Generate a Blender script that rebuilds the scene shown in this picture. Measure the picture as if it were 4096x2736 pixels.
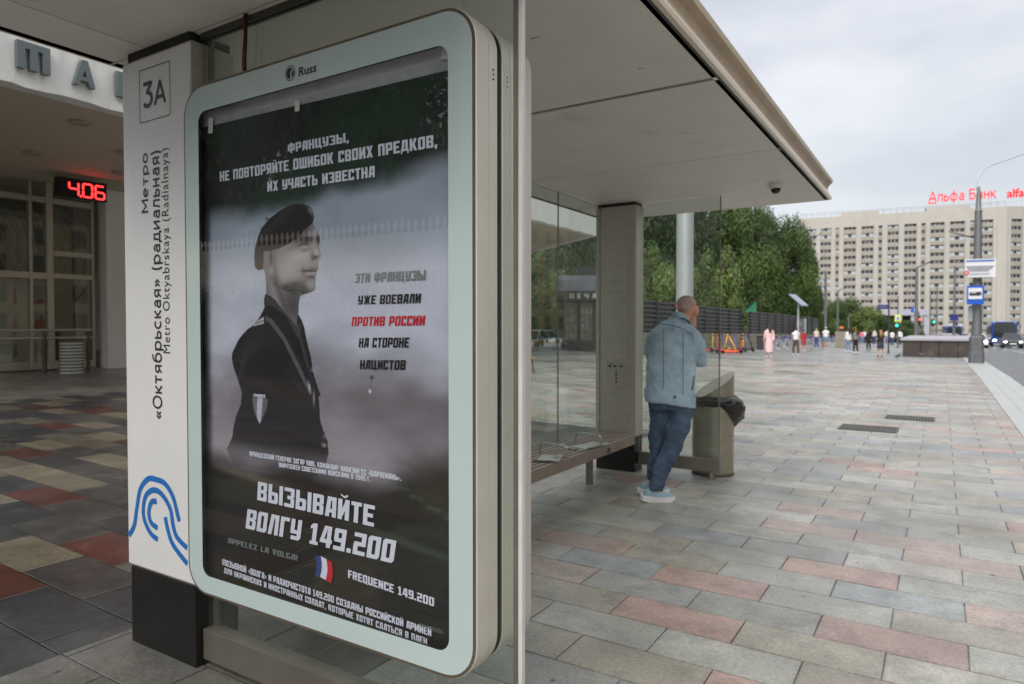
import bpy, bmesh, math, random
import numpy as np
from mathutils import Vector, Matrix, geometry
random.seed(7); RNG = np.random.RandomState(11)
for o in list(bpy.data.objects): bpy.data.objects.remove(o)
SC = bpy.context.scene
COL = SC.collection
R = math.radians

# ---------------------------------------------------------------- camera
YAW, PITCH, HC, FPX = R(32.2), R(-1.3), 1.5, 2730.0
cd = bpy.data.cameras.new('camera'); cam = bpy.data.objects.new('camera', cd); COL.objects.link(cam)
cam.location = (0, 0, HC); cam.rotation_euler = (R(90) + PITCH, 0, YAW)
cd.sensor_width = 36; cd.lens = 24.0; cd.clip_start = 0.05; cd.clip_end = 3000
cd.dof.use_dof = True; cd.dof.focus_distance = 2.45; cd.dof.aperture_fstop = 3.6
SC.camera = cam

# ---------------------------------------------------------------- sky, sun, exposure
W = bpy.data.worlds.new('World'); SC.world = W; W.use_nodes = True
nt = W.node_tree; nt.nodes.clear()
def N(t, kind, **kw):
    n = t.nodes.new(kind)
    for k, v in kw.items():
        if k in n.inputs.keys(): n.inputs[k].default_value = v
        else: setattr(n, k, v)
    return n
SUN_EL, SUN_AZ = R(37), R(176)
sky = N(nt, 'ShaderNodeTexSky', sky_type='NISHITA', sun_disc=False, sun_elevation=SUN_EL, sun_rotation=SUN_AZ)
bg1 = N(nt, 'ShaderNodeBackground', Strength=0.012); nt.links.new(sky.outputs[0], bg1.inputs[0])
tc = N(nt, 'ShaderNodeTexCoord'); sep = N(nt, 'ShaderNodeSeparateXYZ'); nt.links.new(tc.outputs['Generated'], sep.inputs[0])
mp = N(nt, 'ShaderNodeMapping'); mp.inputs['Scale'].default_value = (1, 1, 2.6); nt.links.new(tc.outputs['Generated'], mp.inputs[0])
nz = N(nt, 'ShaderNodeTexNoise', Scale=1.9, Detail=5.0, Roughness=0.5); nt.links.new(mp.outputs[0], nz.inputs['Vector'])
cr = N(nt, 'ShaderNodeValToRGB'); nt.links.new(nz.outputs[0], cr.inputs[0])
cr.color_ramp.elements[0].position = 0.36; cr.color_ramp.elements[0].color = (0.43, 0.445, 0.485, 1)
cr.color_ramp.elements[1].position = 0.62; cr.color_ramp.elements[1].color = (0.665, 0.67, 0.685, 1)
mc = N(nt, 'ShaderNodeMath', operation='MAXIMUM'); nt.links.new(sep.outputs[2], mc.inputs[0]); mc.inputs[1].default_value = 0.0
mq = N(nt, 'ShaderNodeMath', operation='POWER'); nt.links.new(mc.outputs[0], mq.inputs[0]); mq.inputs[1].default_value = 1.7
mr = N(nt, 'ShaderNodeMapRange'); nt.links.new(mq.outputs[0], mr.inputs[0])
mr.inputs[1].default_value = 0.0; mr.inputs[2].default_value = 1.0; mr.inputs[3].default_value = 0.50; mr.inputs[4].default_value = 1.45
bg2 = N(nt, 'ShaderNodeBackground'); nt.links.new(cr.outputs[0], bg2.inputs[0]); nt.links.new(mr.outputs[0], bg2.inputs[1])
ad = N(nt, 'ShaderNodeAddShader'); nt.links.new(bg1.outputs[0], ad.inputs[0]); nt.links.new(bg2.outputs[0], ad.inputs[1])
wo = N(nt, 'ShaderNodeOutputWorld'); nt.links.new(ad.outputs[0], wo.inputs[0])
sd = bpy.data.lights.new('sun', 'SUN'); sd.energy = 1.5; sd.angle = R(45); sd.color = (1, 0.95, 0.88)
sun = bpy.data.objects.new('sun', sd); COL.objects.link(sun)
_sd = Vector((math.sin(SUN_AZ) * math.cos(SUN_EL), math.cos(SUN_AZ) * math.cos(SUN_EL), math.sin(SUN_EL)))
sun.rotation_euler = _sd.to_track_quat('Z', 'Y').to_euler(); sun.location = (0, -20, 40)
SC.view_settings.view_transform = 'Standard'; SC.view_settings.look = 'None'
SC.view_settings.exposure = 0.98; SC.view_settings.gamma = 1; SC.view_settings.use_curve_mapping = False
SC.render.engine = 'CYCLES'; SC.cycles.max_bounces = 10; SC.cycles.transparent_max_bounces = 24

# ---------------------------------------------------------------- survey helpers: sight lines from the photograph's standpoint give real positions
_f = Vector((-math.sin(YAW) * math.cos(PITCH), math.cos(YAW) * math.cos(PITCH), math.sin(PITCH)))
_r = Vector((math.cos(YAW), math.sin(YAW), 0)); _u = _r.cross(_f)
FH = Vector((-math.sin(YAW), math.cos(YAW), 0)); RH = _r.copy()
def ray(x, y): return _f * FPX + _r * (x - 2048) - _u * (y - 1368)
def pl(x, y, ax, v):
    d = ray(x, y); t = (v - (0, 0, HC)[ax]) / d[ax]; return Vector((0, 0, HC)) + d * t
def gz(X, Y):
    a = 0.019 * max(0.0, min(-X, 24.0) - 3.4)
    return a - 0.010 * max(0.0, min(Y, 150.0) - 25.0)
def G(x, y, dz=0.0):
    z = dz
    for _ in range(12):
        p = pl(x, y, 2, z); z = gz(p.x, p.y) + dz
    return p
def DP(x, y, depth):
    return Vector((0, 0, HC)) + ray(x, y) * (depth / FPX)
def depth_of(p): return (Vector(p) - Vector((0, 0, HC))).dot(_f)

# ---------------------------------------------------------------- materials
def s(r, g, b):
    f = lambda c: (c / 255 / 12.92) if c / 255 <= 0.04045 else ((c / 255 + 0.055) / 1.055) ** 2.4
    return (f(r), f(g), f(b))
MATS = {}
def mat(name, col, rough=0.6, metal=0.0, var=0.12, scale=8.0, bump=0.0, bscale=40.0, spec=0.5, emit=0.0, attr=None, rvar=0.0, dirt=None, aniso=None, coat=0.0):
    m = bpy.data.materials.new(name); m.use_nodes = True; t = m.node_tree; b = t.nodes['Principled BSDF']
    b.inputs['Roughness'].default_value = rough; b.inputs['Metallic'].default_value = metal
    b.inputs['Specular IOR Level'].default_value = spec; b.inputs['Coat Weight'].default_value = coat
    tc = N(t, 'ShaderNodeTexCoord'); src = tc.outputs['Object']
    if aniso:
        mp = N(t, 'ShaderNodeMapping'); mp.inputs['Scale'].default_value = aniso; t.links.new(src, mp.inputs[0]); src = mp.outputs[0]
    n = N(t, 'ShaderNodeTexNoise', Scale=scale, Detail=6.0, Roughness=0.6); t.links.new(src, n.inputs['Vector'])
    r = N(t, 'ShaderNodeMapRange'); t.links.new(n.outputs[0], r.inputs[0])
    r.inputs[1].default_value = 0.3; r.inputs[2].default_value = 0.7; r.inputs[3].default_value = 1 - var; r.inputs[4].default_value = 1 + var
    mx = N(t, 'ShaderNodeMix', data_type='RGBA', blend_type='MULTIPLY'); mx.inputs[0].default_value = 1
    if attr:
        at = N(t, 'ShaderNodeAttribute', attribute_name=attr); t.links.new(at.outputs[0], mx.inputs[6])
    else: mx.inputs[6].default_value = (*col, 1)
    t.links.new(r.outputs[0], mx.inputs[7]); outc = mx.outputs[2]
    if dirt:
        n2 = N(t, 'ShaderNodeTexNoise', Scale=dirt[1], Detail=8.0, Roughness=0.65); t.links.new(src, n2.inputs['Vector'])
        r2 = N(t, 'ShaderNodeMapRange'); t.links.new(n2.outputs[0], r2.inputs[0]); r2.inputs[1].default_value = dirt[2]; r2.inputs[2].default_value = dirt[2] + 0.14
        r2.inputs[4].default_value = dirt[3]
        m2 = N(t, 'ShaderNodeMix', data_type='RGBA'); t.links.new(r2.outputs[0], m2.inputs[0]); t.links.new(outc, m2.inputs[6]); m2.inputs[7].default_value = (*dirt[0], 1); outc = m2.outputs[2]
    t.links.new(outc, b.inputs['Base Color'])
    if emit:
        t.links.new(outc, b.inputs['Emission Color']); b.inputs['Emission Strength'].default_value = emit
    if rvar:
        rr = N(t, 'ShaderNodeMapRange'); t.links.new(n.outputs[0], rr.inputs[0]); rr.inputs[1].default_value = 0.3; rr.inputs[2].default_value = 0.7
        rr.inputs[3].default_value = max(0.02, rough - rvar); rr.inputs[4].default_value = min(1, rough + rvar); t.links.new(rr.outputs[0], b.inputs['Roughness'])
    if bump:
        nb = N(t, 'ShaderNodeTexNoise', Scale=bscale, Detail=4.0); t.links.new(src, nb.inputs['Vector'])
        bp = N(t, 'ShaderNodeBump', Strength=bump, Distance=0.01); t.links.new(nb.outputs[0], bp.inputs['Height']); t.links.new(bp.outputs[0], b.inputs['Normal'])
    MATS[name] = m; return m
def glassmat(name, tint, ior=1.5, rough=0.0, haze=0.0):
    m = bpy.data.materials.new(name); m.use_nodes = True; t = m.node_tree; t.nodes.clear()
    tr = N(t, 'ShaderNodeBsdfTransparent', Color=(*tint, 1)); gl = N(t, 'ShaderNodeBsdfGlossy', Roughness=rough, Color=(1, 1, 1, 1))
    geo = N(t, 'ShaderNodeNewGeometry'); fr = N(t, 'ShaderNodeFresnel', IOR=ior)
    # a pane reflects the same from either side: feed a fresnel that ignores the back-face inversion
    iv = N(t, 'ShaderNodeMix', data_type='FLOAT'); t.links.new(geo.outputs['Backfacing'], iv.inputs[0]); iv.inputs[2].default_value = ior; iv.inputs[3].default_value = 1.0 / ior
    t.links.new(iv.outputs[0], fr.inputs['IOR'])
    mx = N(t, 'ShaderNodeMixShader'); t.links.new(fr.outputs[0], mx.inputs[0]); t.links.new(tr.outputs[0], mx.inputs[1]); t.links.new(gl.outputs[0], mx.inputs[2])
    out = mx.outputs[0]
    if haze:
        df = N(t, 'ShaderNodeBsdfDiffuse', Color=(0.5, 0.5, 0.47, 1)); n = N(t, 'ShaderNodeTexNoise', Scale=3.0, Detail=8.0)
        tc = N(t, 'ShaderNodeTexCoord'); t.links.new(tc.outputs['Object'], n.inputs['Vector'])
        r = N(t, 'ShaderNodeMapRange'); t.links.new(n.outputs[0], r.inputs[0]); r.inputs[1].default_value = 0.35; r.inputs[2].default_value = 0.75; r.inputs[3].default_value = haze * 0.5; r.inputs[4].default_value = haze * 2
        m2 = N(t, 'ShaderNodeMixShader'); t.links.new(r.outputs[0], m2.inputs[0]); t.links.new(out, m2.inputs[1]); t.links.new(df.outputs[0], m2.inputs[2]); out = m2.outputs[0]
    o = N(t, 'ShaderNodeOutputMaterial'); t.links.new(out, o.inputs[0]); MATS[name] = m; return m

def granite(name, attr, base=None, brick=None):
    """speckled, worn, partly wet granite; colour from a per-stone attribute or a brick pattern for the far sheet"""
    m = bpy.data.materials.new(name); m.use_nodes = True; t = m.node_tree; b = t.nodes['Principled BSDF']
    geo = N(t, 'ShaderNodeNewGeometry'); pos = geo.outputs['Position']
    if brick:
        bt = N(t, 'ShaderNodeTexBrick', Scale=1.0); bt.inputs['Brick Width'].default_value = brick[0]; bt.inputs['Row Height'].default_value = brick[1]
        bt.inputs['Mortar Size'].default_value = 0.006; bt.inputs['Color1'].default_value = (*brick[2], 1); bt.inputs['Color2'].default_value = (*brick[3], 1); bt.inputs['Mortar'].default_value = (0.06, 0.055, 0.05, 1)
        t.links.new(pos, bt.inputs['Vector']); c = bt.outputs['Color']
    else:
        at = N(t, 'ShaderNodeAttribute', attribute_name=attr); c = at.outputs[0]
    def noise(sc, det, lo, hi, a, bb, rgh=0.6):
        n = N(t, 'ShaderNodeTexNoise', Scale=sc, Detail=det, Roughness=rgh); t.links.new(pos, n.inputs['Vector'])
        r = N(t, 'ShaderNodeMapRange'); t.links.new(n.outputs[0], r.inputs[0])
        for i, v in enumerate((lo, hi, a, bb)): r.inputs[i + 1].default_value = v
        return r.outputs[0]
    def mul(c, f):
        x = N(t, 'ShaderNodeMix', data_type='RGBA', blend_type='MULTIPLY'); x.inputs[0].default_value = 1
        t.links.new(c, x.inputs[6]); t.links.new(f, x.inputs[7]); return x.outputs[2]
    c = mul(c, noise(150.0, 3.0, 0.3, 0.7, 0.74, 1.26)); c = mul(c, noise(420.0, 2.0, 0.35, 0.65, 0.84, 1.16))
    c = mul(c, noise(5.0, 9.0, 0.38, 0.62, 0.78, 1.16, 0.72)); c = mul(c, noise(48.0, 4.0, 0.36, 0.64, 0.84, 1.14)); c = mul(c, noise(0.9, 8.0, 0.36, 0.64, 0.76, 1.12, 0.65))
    # grime stains with a shape of their own
    st = noise(1.25, 11.0, 0.52, 0.70, 0.0, 0.60, 0.72)
    vo = N(t, 'ShaderNodeTexVoronoi', Scale=3.1); t.links.new(pos, vo.inputs['Vector']); vr = N(t, 'ShaderNodeMapRange'); t.links.new(vo.outputs['Distance'], vr.inputs[0]); vr.inputs[1].default_value = 0.035; vr.inputs[2].default_value = 0.05; vr.inputs[3].default_value = 0.35; vr.inputs[4].default_value = 1.0; c = mul(c, vr.outputs[0])
    x = N(t, 'ShaderNodeMix', data_type='RGBA'); t.links.new(st, x.inputs[0]); t.links.new(c, x.inputs[6]); x.inputs[7].default_value = (0.09, 0.08, 0.07, 1); c = x.outputs[2]
    br = noise(0.55, 7.0, 0.45, 0.62, 0.0, 0.5, 0.65); y_ = N(t, 'ShaderNodeMix', data_type='RGBA'); t.links.new(br, y_.inputs[0]); t.links.new(c, y_.inputs[6]); hs = N(t, 'ShaderNodeHueSaturation', Saturation=0.35, Value=0.92); t.links.new(c, hs.inputs['Color']); tn = N(t, 'ShaderNodeMix', data_type='RGBA', blend_type='MULTIPLY'); tn.inputs[0].default_value = 1; t.links.new(hs.outputs[0], tn.inputs[6]); tn.inputs[7].default_value = (1.06, 1.0, 0.86, 1); t.links.new(tn.outputs[2], y_.inputs[7]); c = y_.outputs[2]
    t.links.new(c, b.inputs['Base Color'])
    # wet film: smooth in patches
    wet = noise(0.35, 5.0, 0.40, 0.60, 0.0, 1.0, 0.6)
    rg = N(t, 'ShaderNodeMapRange'); t.links.new(wet, rg.inputs[0]); rg.inputs[3].default_value = 0.44; rg.inputs[4].default_value = 0.22
    t.links.new(rg.outputs[0], b.inputs['Roughness']); b.inputs['Specular IOR Level'].default_value = 0.55
    nb = N(t, 'ShaderNodeTexNoise', Scale=180.0, Detail=3.0); t.links.new(pos, nb.inputs['Vector'])
    nb2 = N(t, 'ShaderNodeTexNoise', Scale=9.0, Detail=4.0); t.links.new(pos, nb2.inputs['Vector'])
    ad_ = N(t, 'ShaderNodeMath', operation='MULTIPLY_ADD'); t.links.new(nb2.outputs[0], ad_.inputs[0]); ad_.inputs[1].default_value = 2.5; t.links.new(nb.outputs[0], ad_.inputs[2])
    bp = N(t, 'ShaderNodeBump', Strength=0.35, Distance=0.002); t.links.new(ad_.outputs[0], bp.inputs['Height']); t.links.new(bp.outputs[0], b.inputs['Normal'])
    MATS[name] = m; return m

# ---------------------------------------------------------------- mesh helpers
class MB:
    def __init__(self): self.v = []; self.f = []; self.m = []
    def add(self, vs, fs, mi=0):
        k = len(self.v); self.v += [tuple(v) for v in vs]; self.f += [tuple(i + k for i in f) for f in fs]; self.m += [mi] * len(fs); return self
    def box(self, x0, x1, y0, y1, z0, z1, mi=0, M=None):
        vs = [Vector(p) for p in ((x0, y0, z0), (x1, y0, z0), (x1, y1, z0), (x0, y1, z0), (x0, y0, z1), (x1, y0, z1), (x1, y1, z1), (x0, y1, z1))]
        if M: vs = [M @ v for v in vs]
        return self.add(vs, [(3, 2, 1, 0), (4, 5, 6, 7), (0, 1, 5, 4), (1, 2, 6, 5), (2, 3, 7, 6), (3, 0, 4, 7)], mi)
    def tube(self, pts, rad, seg=10, mi=0, cap=True, ell=None):
        pts = [Vector(p) for p in pts]; n = len(pts)
        if not hasattr(rad, '__len__'): rad = [rad] * n
        vs = []; fs = []; up = None
        for i, p in enumerate(pts):
            if ell: a, b = ell
            else:
                d = (pts[min(i + 1, n - 1)] - pts[max(i - 1, 0)]).normalized()
                if up is None: up = Vector((0, 0, 1)) if abs(d.z) < 0.9 else Vector((1, 0, 0))
                a = up.cross(d).normalized(); b = d.cross(a); up = b
            ra, rb = rad[i] if hasattr(rad[i], '__len__') else (rad[i], rad[i])
            for k in range(seg):
                t = 2 * math.pi * k / seg; vs.append(p + a * (ra * math.cos(t)) + b * (rb * math.sin(t)))
        for i in range(n - 1):
            for k in range(seg):
                k2 = (k + 1) % seg; fs.append((i * seg + k, i * seg + k2, (i + 1) * seg + k2, (i + 1) * seg + k))
        if cap: fs.append(tuple(range(seg - 1, -1, -1))); fs.append(tuple((n - 1) * seg + k for k in range(seg)))
        return self.add(vs, fs, mi)
    def lathe(self, prof, c=(0, 0, 0), seg=20, mi=0):
        return self.tube([(c[0], c[1], c[2] + z) for r, z in prof], [max(r, 1e-4) for r, z in prof], seg, mi, ell=(Vector((1, 0, 0)), Vector((0, 1, 0))))
    def prism(self, poly, axis, a, b, mi=0):
        """extrude a 2D polygon; axis 1: poly is (x,z) from y=a to y=b; axis 0: (y,z); axis 2: (x,y)"""
        def P(u, v, w): return (w, u, v) if axis == 0 else (u, w, v) if axis == 1 else (u, v, w)
        n = len(poly); vs = [P(u, v, a) for u, v in poly] + [P(u, v, b) for u, v in poly]
        fs = [tuple(range(n)), tuple(range(2 * n - 1, n - 1, -1))] + [(i, i + n, (i + 1) % n + n, (i + 1) % n) for i in range(n)]
        return self.add(vs, fs, mi)
    def ball(self, c, r, seg=10, mi=0):
        if not hasattr(r, '__len__'): r = (r, r, r)
        n = seg // 2 + 1; pr = [(math.sin(math.pi * i / (n - 1)), -math.cos(math.pi * i / (n - 1))) for i in range(n)]
        return self.tube([(c[0], c[1], c[2] + z * r[2]) for q, z in pr], [(max(q, .02) * r[0], max(q, .02) * r[1]) for q, z in pr], seg, mi, ell=(Vector((1, 0, 0)), Vector((0, 1, 0))))
    def build(self, name, mats, parent=None, smooth=False, label=None, cat=None, group=None, kind=None, bevel=0, recalc=True):
        me = bpy.data.meshes.new(name); me.from_pydata(self.v, [], self.f)
        if not isinstance(mats, (list, tuple)): mats = [mats]
        for m in mats: me.materials.append(MATS[m] if isinstance(m, str) else m)
        if len(mats) > 1: me.polygons.foreach_set('material_index', self.m)
        if recalc:
            bm = bmesh.new(); bm.from_mesh(me); bmesh.ops.recalc_face_normals(bm, faces=bm.faces); bm.to_mesh(me); bm.free()
        if smooth is True: me.polygons.foreach_set('use_smooth', [True] * len(me.polygons))
        me.update(); o = link(name, me, parent, label, cat, group, kind)
        if smooth == 'auto':
            me.polygons.foreach_set('use_smooth', [True] * len(me.polygons))
            try: me.set_sharp_from_angle(angle=R(35))
            except Exception: pass
        if bevel:
            b = o.modifiers.new('bevel', 'BEVEL'); b.width = bevel; b.segments = 2; b.limit_method = 'ANGLE'
        return o
def tag(o, label=None, cat=None, group=None, kind=None):
    if label: o['label'] = label
    if cat: o['category'] = cat
    if group: o['group'] = group
    if kind: o['kind'] = kind
    return o
def link(name, me, parent=None, label=None, cat=None, group=None, kind=None):
    o = bpy.data.objects.new(name, me); COL.objects.link(o)
    if parent is not None: o.parent = parent
    return tag(o, label, cat, group, kind)
def empty(name, loc, rz=0.0, label=None, cat=None, group=None, kind=None):
    o = bpy.data.objects.new(name, None); COL.objects.link(o); o.location = loc; o.rotation_euler = (0, 0, rz); o.empty_display_size = 0.2
    return tag(o, label, cat, group, kind)
KIDS = {}
def copy_tree(o, loc=None, rz=None, parent=None, label=None):
    c = o.copy(); COL.objects.link(c)
    if parent is not None: c.parent = parent
    for ch in [x for x in o.children]: copy_tree(ch, parent=c)
    if loc is not None: c.location = loc
    if rz is not None: c.rotation_euler = (0, 0, rz)
    if label: c['label'] = label
    return c
def remesh(o, vox, smooth=2, it_fac=0.5):
    m = o.modifiers.new('fuse', 'REMESH'); m.mode = 'VOXEL'; m.voxel_size = vox; m.use_smooth_shade = True
    if smooth:
        q = o.modifiers.new('soft', 'SMOOTH'); q.iterations = smooth; q.factor = it_fac
    return o

# ---------------------------------------------------------------- lettering
def font_mesh(txt, extrude=0.0, offset=0.0, spacing=1.0, shear=0.0):
    cu = bpy.data.curves.new('lettering', 'FONT'); cu.body = txt; cu.size = 1; cu.extrude = extrude; cu.offset = offset; cu.space_character = spacing; cu.shear = shear; cu.resolution_u = 3
    o = bpy.data.objects.new('tmp_text', cu); COL.objects.link(o)
    bpy.context.view_layer.update()
    dg = bpy.context.evaluated_depsgraph_get(); me = bpy.data.meshes.new_from_object(o.evaluated_get(dg)); bpy.data.objects.remove(o)
    n = len(me.vertices); co = np.empty(n * 3); me.vertices.foreach_get('co', co); return me, co.reshape(-1, 3)
def place_text(name, txt, matn, parent, frame, box, extrude=0.0, offset=0.0, spacing=1.0, shear=0.0, label=None, cat=None, group=None, bold=0.0):
    """frame = (origin, dir_x, dir_y, normal); box = (x0,x1,y0,y1) in that frame that the text is fitted into"""
    me, co = font_mesh(txt, extrude, offset, spacing, shear)
    mn = co.min(0); mxx = co.max(0); x0, x1, y0, y1 = box
    u = x0 + (co[:, 0] - mn[0]) / (mxx[0] - mn[0]) * (x1 - x0); v = y0 + (co[:, 1] - mn[1]) / (mxx[1] - mn[1]) * (y1 - y0); w = co[:, 2]
    O, a, b, nn = [np.array(q, dtype=float) for q in frame]
    P = O + np.outer(u, a) + np.outer(v, b) + np.outer(w, nn)
    me.vertices.foreach_set('co', P.reshape(-1)); me.materials.clear(); me.materials.append(MATS[matn]); me.update()
    if bold:
        bm = bmesh.new(); bm.from_mesh(me)
        for k, (du, dv) in enumerate(((bold, 0), (-bold, 0), (0, bold), (0, -bold))):
            t = me.copy(); off = a * du + b * dv - nn * .0002 * (k + 1); t.transform(Matrix.Translation(Vector(off))); bm.from_mesh(t); bpy.data.meshes.remove(t)
        bm.to_mesh(me); bm.free(); me.update()
    return link(name, me, parent, label, cat, group)

# angular display alphabet of the poster, drawn as unions of strokes on a unit height
_v, _h = 0.235, 0.185
def Vs(x, y0=0, y1=1, w=_v): return [(x, y0), (x + w, y0), (x + w, y1), (x, y1)]
def Hs(y, x0, x1, h=_h): return [(x0, y), (x1, y), (x1, y + h), (x0, y + h)]
def Ds(x0, y0, x1, y1, w=_v): return [(x0, y0), (x0 + w, y0), (x1 + w, y1), (x1, y1)]
w_ = 0.64; rx = w_ - _v; T_ = 1 - _h
def O_(w=w_): return [[(0, 0), (_v, 0), (_v, 1), (.1, 1), (0, .88)], [(w - _v, 0), (w - .1, 0), (w, .12), (w, 1), (w - _v, 1)], Hs(0, _v, w - _v), Hs(T_, _v, w - _v)]
A_ = [Ds(0, 0, .13, 1), Vs(rx), Hs(T_, .13, w_), Hs(.22, .06, rx + .05)]
I_ = [Vs(0), Vs(rx), [(_v - .02, 0), (_v + .0, 0), (rx + .02, 1), (rx, 1)], [(0, 0), (.2, 0), (w_, 1), (w_ - .2, 1)]]
E_ = [Vs(0), Hs(0, 0, w_ - .04), Hs(T_, 0, w_ - .04), Hs(.41, 0, w_ - .12)]
Hh = [Vs(0), Vs(rx), Hs(.41, 0, w_)]
U_ = [Vs(0, .36, 1), Vs(rx, .1, 1), Hs(.30, 0, w_), [(.05, 0), (.5, 0), (w_, .12), (w_, .19), (.05, .19)]]
b_ = [Vs(0), Vs(rx, .06, .55), Hs(0, 0, w_ - .06), Hs(.42, 0, w_ - .06)]
Z3 = [Vs(rx, .04, .46), Vs(rx, .54, .96), Hs(0, 0, w_ - .05), Hs(T_, 0, w_ - .05), Hs(.41, .2, w_ - .06)]
B_ = [Vs(0)] + Z3
GL = {
 'О': (O_(), w_), 'А': (A_, w_), 'Б': ([Vs(0), Vs(rx, .06, .55), Hs(0, 0, w_ - .06), Hs(.42, 0, w_ - .06), Hs(T_, 0, w_ - .05)], w_), 'В': (B_, w_),
 'Г': ([Vs(0), Hs(T_, 0, .56)], .56), 'Д': ([Ds(.06, .15, .14, 1), Vs(rx + .02, .1), Hs(T_, .14, w_), Hs(.08, 0, .74, .17), Vs(0, -.12, .2, .14), Vs(.6, -.12, .2, .14)], .74),
 'Е': (E_, w_ - .04), 'Ж': ([Vs(.33), Ds(.0, 0, .2, .5, .2), Ds(.2, .5, .0, 1, .2), Ds(.7, 0, .5, .5, .2), Ds(.5, .5, .7, 1, .2), Hs(.41, .2, .7)], .9),
 'З': (Z3, w_), 'И': (I_, w_), 'Й': (I_ + [[(.1, 1.2), (.3, 1.08), (.42, 1.08), (.56, 1.2), (.47, 1.24), (.34, 1.16), (.3, 1.16), (.18, 1.24)]], w_),
 'К': ([Vs(0), Ds(.2, .45, rx, 1, .24), Ds(rx + .02, 0, .2, .55, .24)], w_ + .02), 'Л': ([Ds(0, 0, .13, 1), Vs(rx), Hs(T_, .13, w_)], w_),
 'М': ([Vs(0), Vs(.57), [(0, 1), (.25, 1), (.46, .3), (.36, .12)], [(.8, 1), (.56, 1), (.34, .3), (.44, .12)]], .805), 'Н': (Hh, w_), 'П': ([Vs(0), Vs(rx), Hs(T_, 0, w_)], w_),
 'Р': ([Vs(0), Vs(rx, .36, .95), Hs(.32, 0, w_ - .05), Hs(T_, 0, w_ - .05)], w_), 'С': ([Vs(0), Hs(0, 0, w_ - .03), Hs(T_, 0, w_ - .03), Vs(rx - .03, .66, 1), Vs(rx - .03, 0, .3)], w_ - .03),
 'Т': ([Vs(.17), Hs(T_, 0, .575)], .575), 'У': (U_, w_), 'Ф': ([Vs(.29, -.06, 1.06), Vs(0, .2, .88, .2), Vs(.615, .2, .88, .2), Hs(.72, 0, .81), Hs(.18, 0, .81)], .815),
 'Х': ([Ds(0, 0, rx, 1), Ds(rx, 0, 0, 1)], w_), 'Ц': ([Vs(0), Vs(rx - .02), Hs(0, 0, .72), Vs(.58, -.16, .1, .14)], .72), 'Ч': ([Vs(0, .42), Vs(rx), Hs(.36, 0, w_)], w_),
 'Ш': ([Vs(0), Vs(.33, 0, 1, .2), Vs(.62), Hs(0, 0, .85)], .855), 'Ы': (b_ + [Vs(.72)], .955), 'Ь': (b_, w_), 'Э': ([Vs(rx), Hs(0, 0, w_ - .05), Hs(T_, 0, w_ - .05), Hs(.41, .2, w_)], w_),
 'Ю': ([Vs(0), Hs(.41, .2, .4)] + [[(x + .36, y) for x, y in p] for p in O_(.56)], .92), 'Я': ([Vs(rx), Vs(0, .42, .95), Hs(.38, .04, w_), Hs(T_, .04, w_), Ds(0, 0, .2, .45, .22)], w_),
 'V': ([Ds(.2, 0, 0, 1), Ds(.2, 0, .41, 1)], w_), 'F': ([Vs(0), Hs(T_, 0, .56), Hs(.41, 0, .5)], .56), 'Q': (O_() + [[(.35, .15), (.5, .2), (.7, -.08), (.55, -.1)]], w_),
 'R': ([Vs(0), Vs(rx, .45, .95), Hs(.4, 0, w_ - .05), Hs(T_, 0, w_ - .05), Ds(rx, 0, rx - .15, .45)], w_), 'U': ([Vs(0), Vs(rx), Hs(0, 0, w_)], w_),
 'N': ([Vs(0), Vs(rx), [(0, 1), (.2, 1), (w_, 0), (w_ - .2, 0)]], w_), 'Z': ([Hs(0, 0, w_), Hs(T_, 0, w_), Ds(0, .1, rx, .9)], w_), 'L': ([Vs(0), Hs(0, 0, .54)], .54),
 'G': ([Vs(0), Hs(0, 0, w_), Hs(T_, 0, w_), Vs(rx, 0, .48), Hs(.36, .33, w_, .14)], w_),
 '0': (O_(), w_), '1': ([Vs(.14), [(0, .72), (.2, .78), (.2, 1), (.14, 1), (0, .86)], Hs(0, .02, .5, .16)], .5), '2': ([Vs(rx, .5, .96), Vs(0, .05, .5), Hs(0, 0, w_), Hs(.41, .03, w_), Hs(T_, 0, w_)], w_),
 '4': ([Vs(rx - .03), Ds(0, .25, .2, 1, .2), Hs(.2, 0, .68)], .68), '5': ([Vs(0, .45, 1), Vs(rx, .05, .55), Hs(0, 0, w_), Hs(.41, 0, w_), Hs(T_, 0, w_)], w_),
 '9': ([Vs(rx), Vs(0, .45, .95), Hs(.38, .03, w_), Hs(T_, .03, w_), Hs(0, 0, w_)], w_), '.': ([Vs(0, 0, .2)], _v), ',': ([[(0, .2), (0, 0), (.06, -.16), (.16, -.16), (_v, .05), (_v, .2)]], _v),
 '!': ([Vs(0, 0, .2), Vs(0, .3, 1)], _v), '(': ([Ds(.1, 0, 0, .4, .16), Vs(0, .3, .7, .16), Ds(0, .6, .1, 1, .16)], .28), '«': ([Ds(.15, .15, 0, .4, .12), Ds(0, .4, .15, .65, .12), Ds(.33, .15, .18, .4, .12), Ds(.18, .4, .33, .65, .12)], .45),
 '»': ([Ds(0, .15, .15, .4, .12), Ds(.15, .4, 0, .65, .12), Ds(.18, .15, .33, .4, .12), Ds(.33, .4, .18, .65, .12)], .45), ' ': ([], .34)}
for _a, _b in zip('AEPOC', 'АЕРОС'): GL[_a] = GL[_b]
_gc = {}
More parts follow.
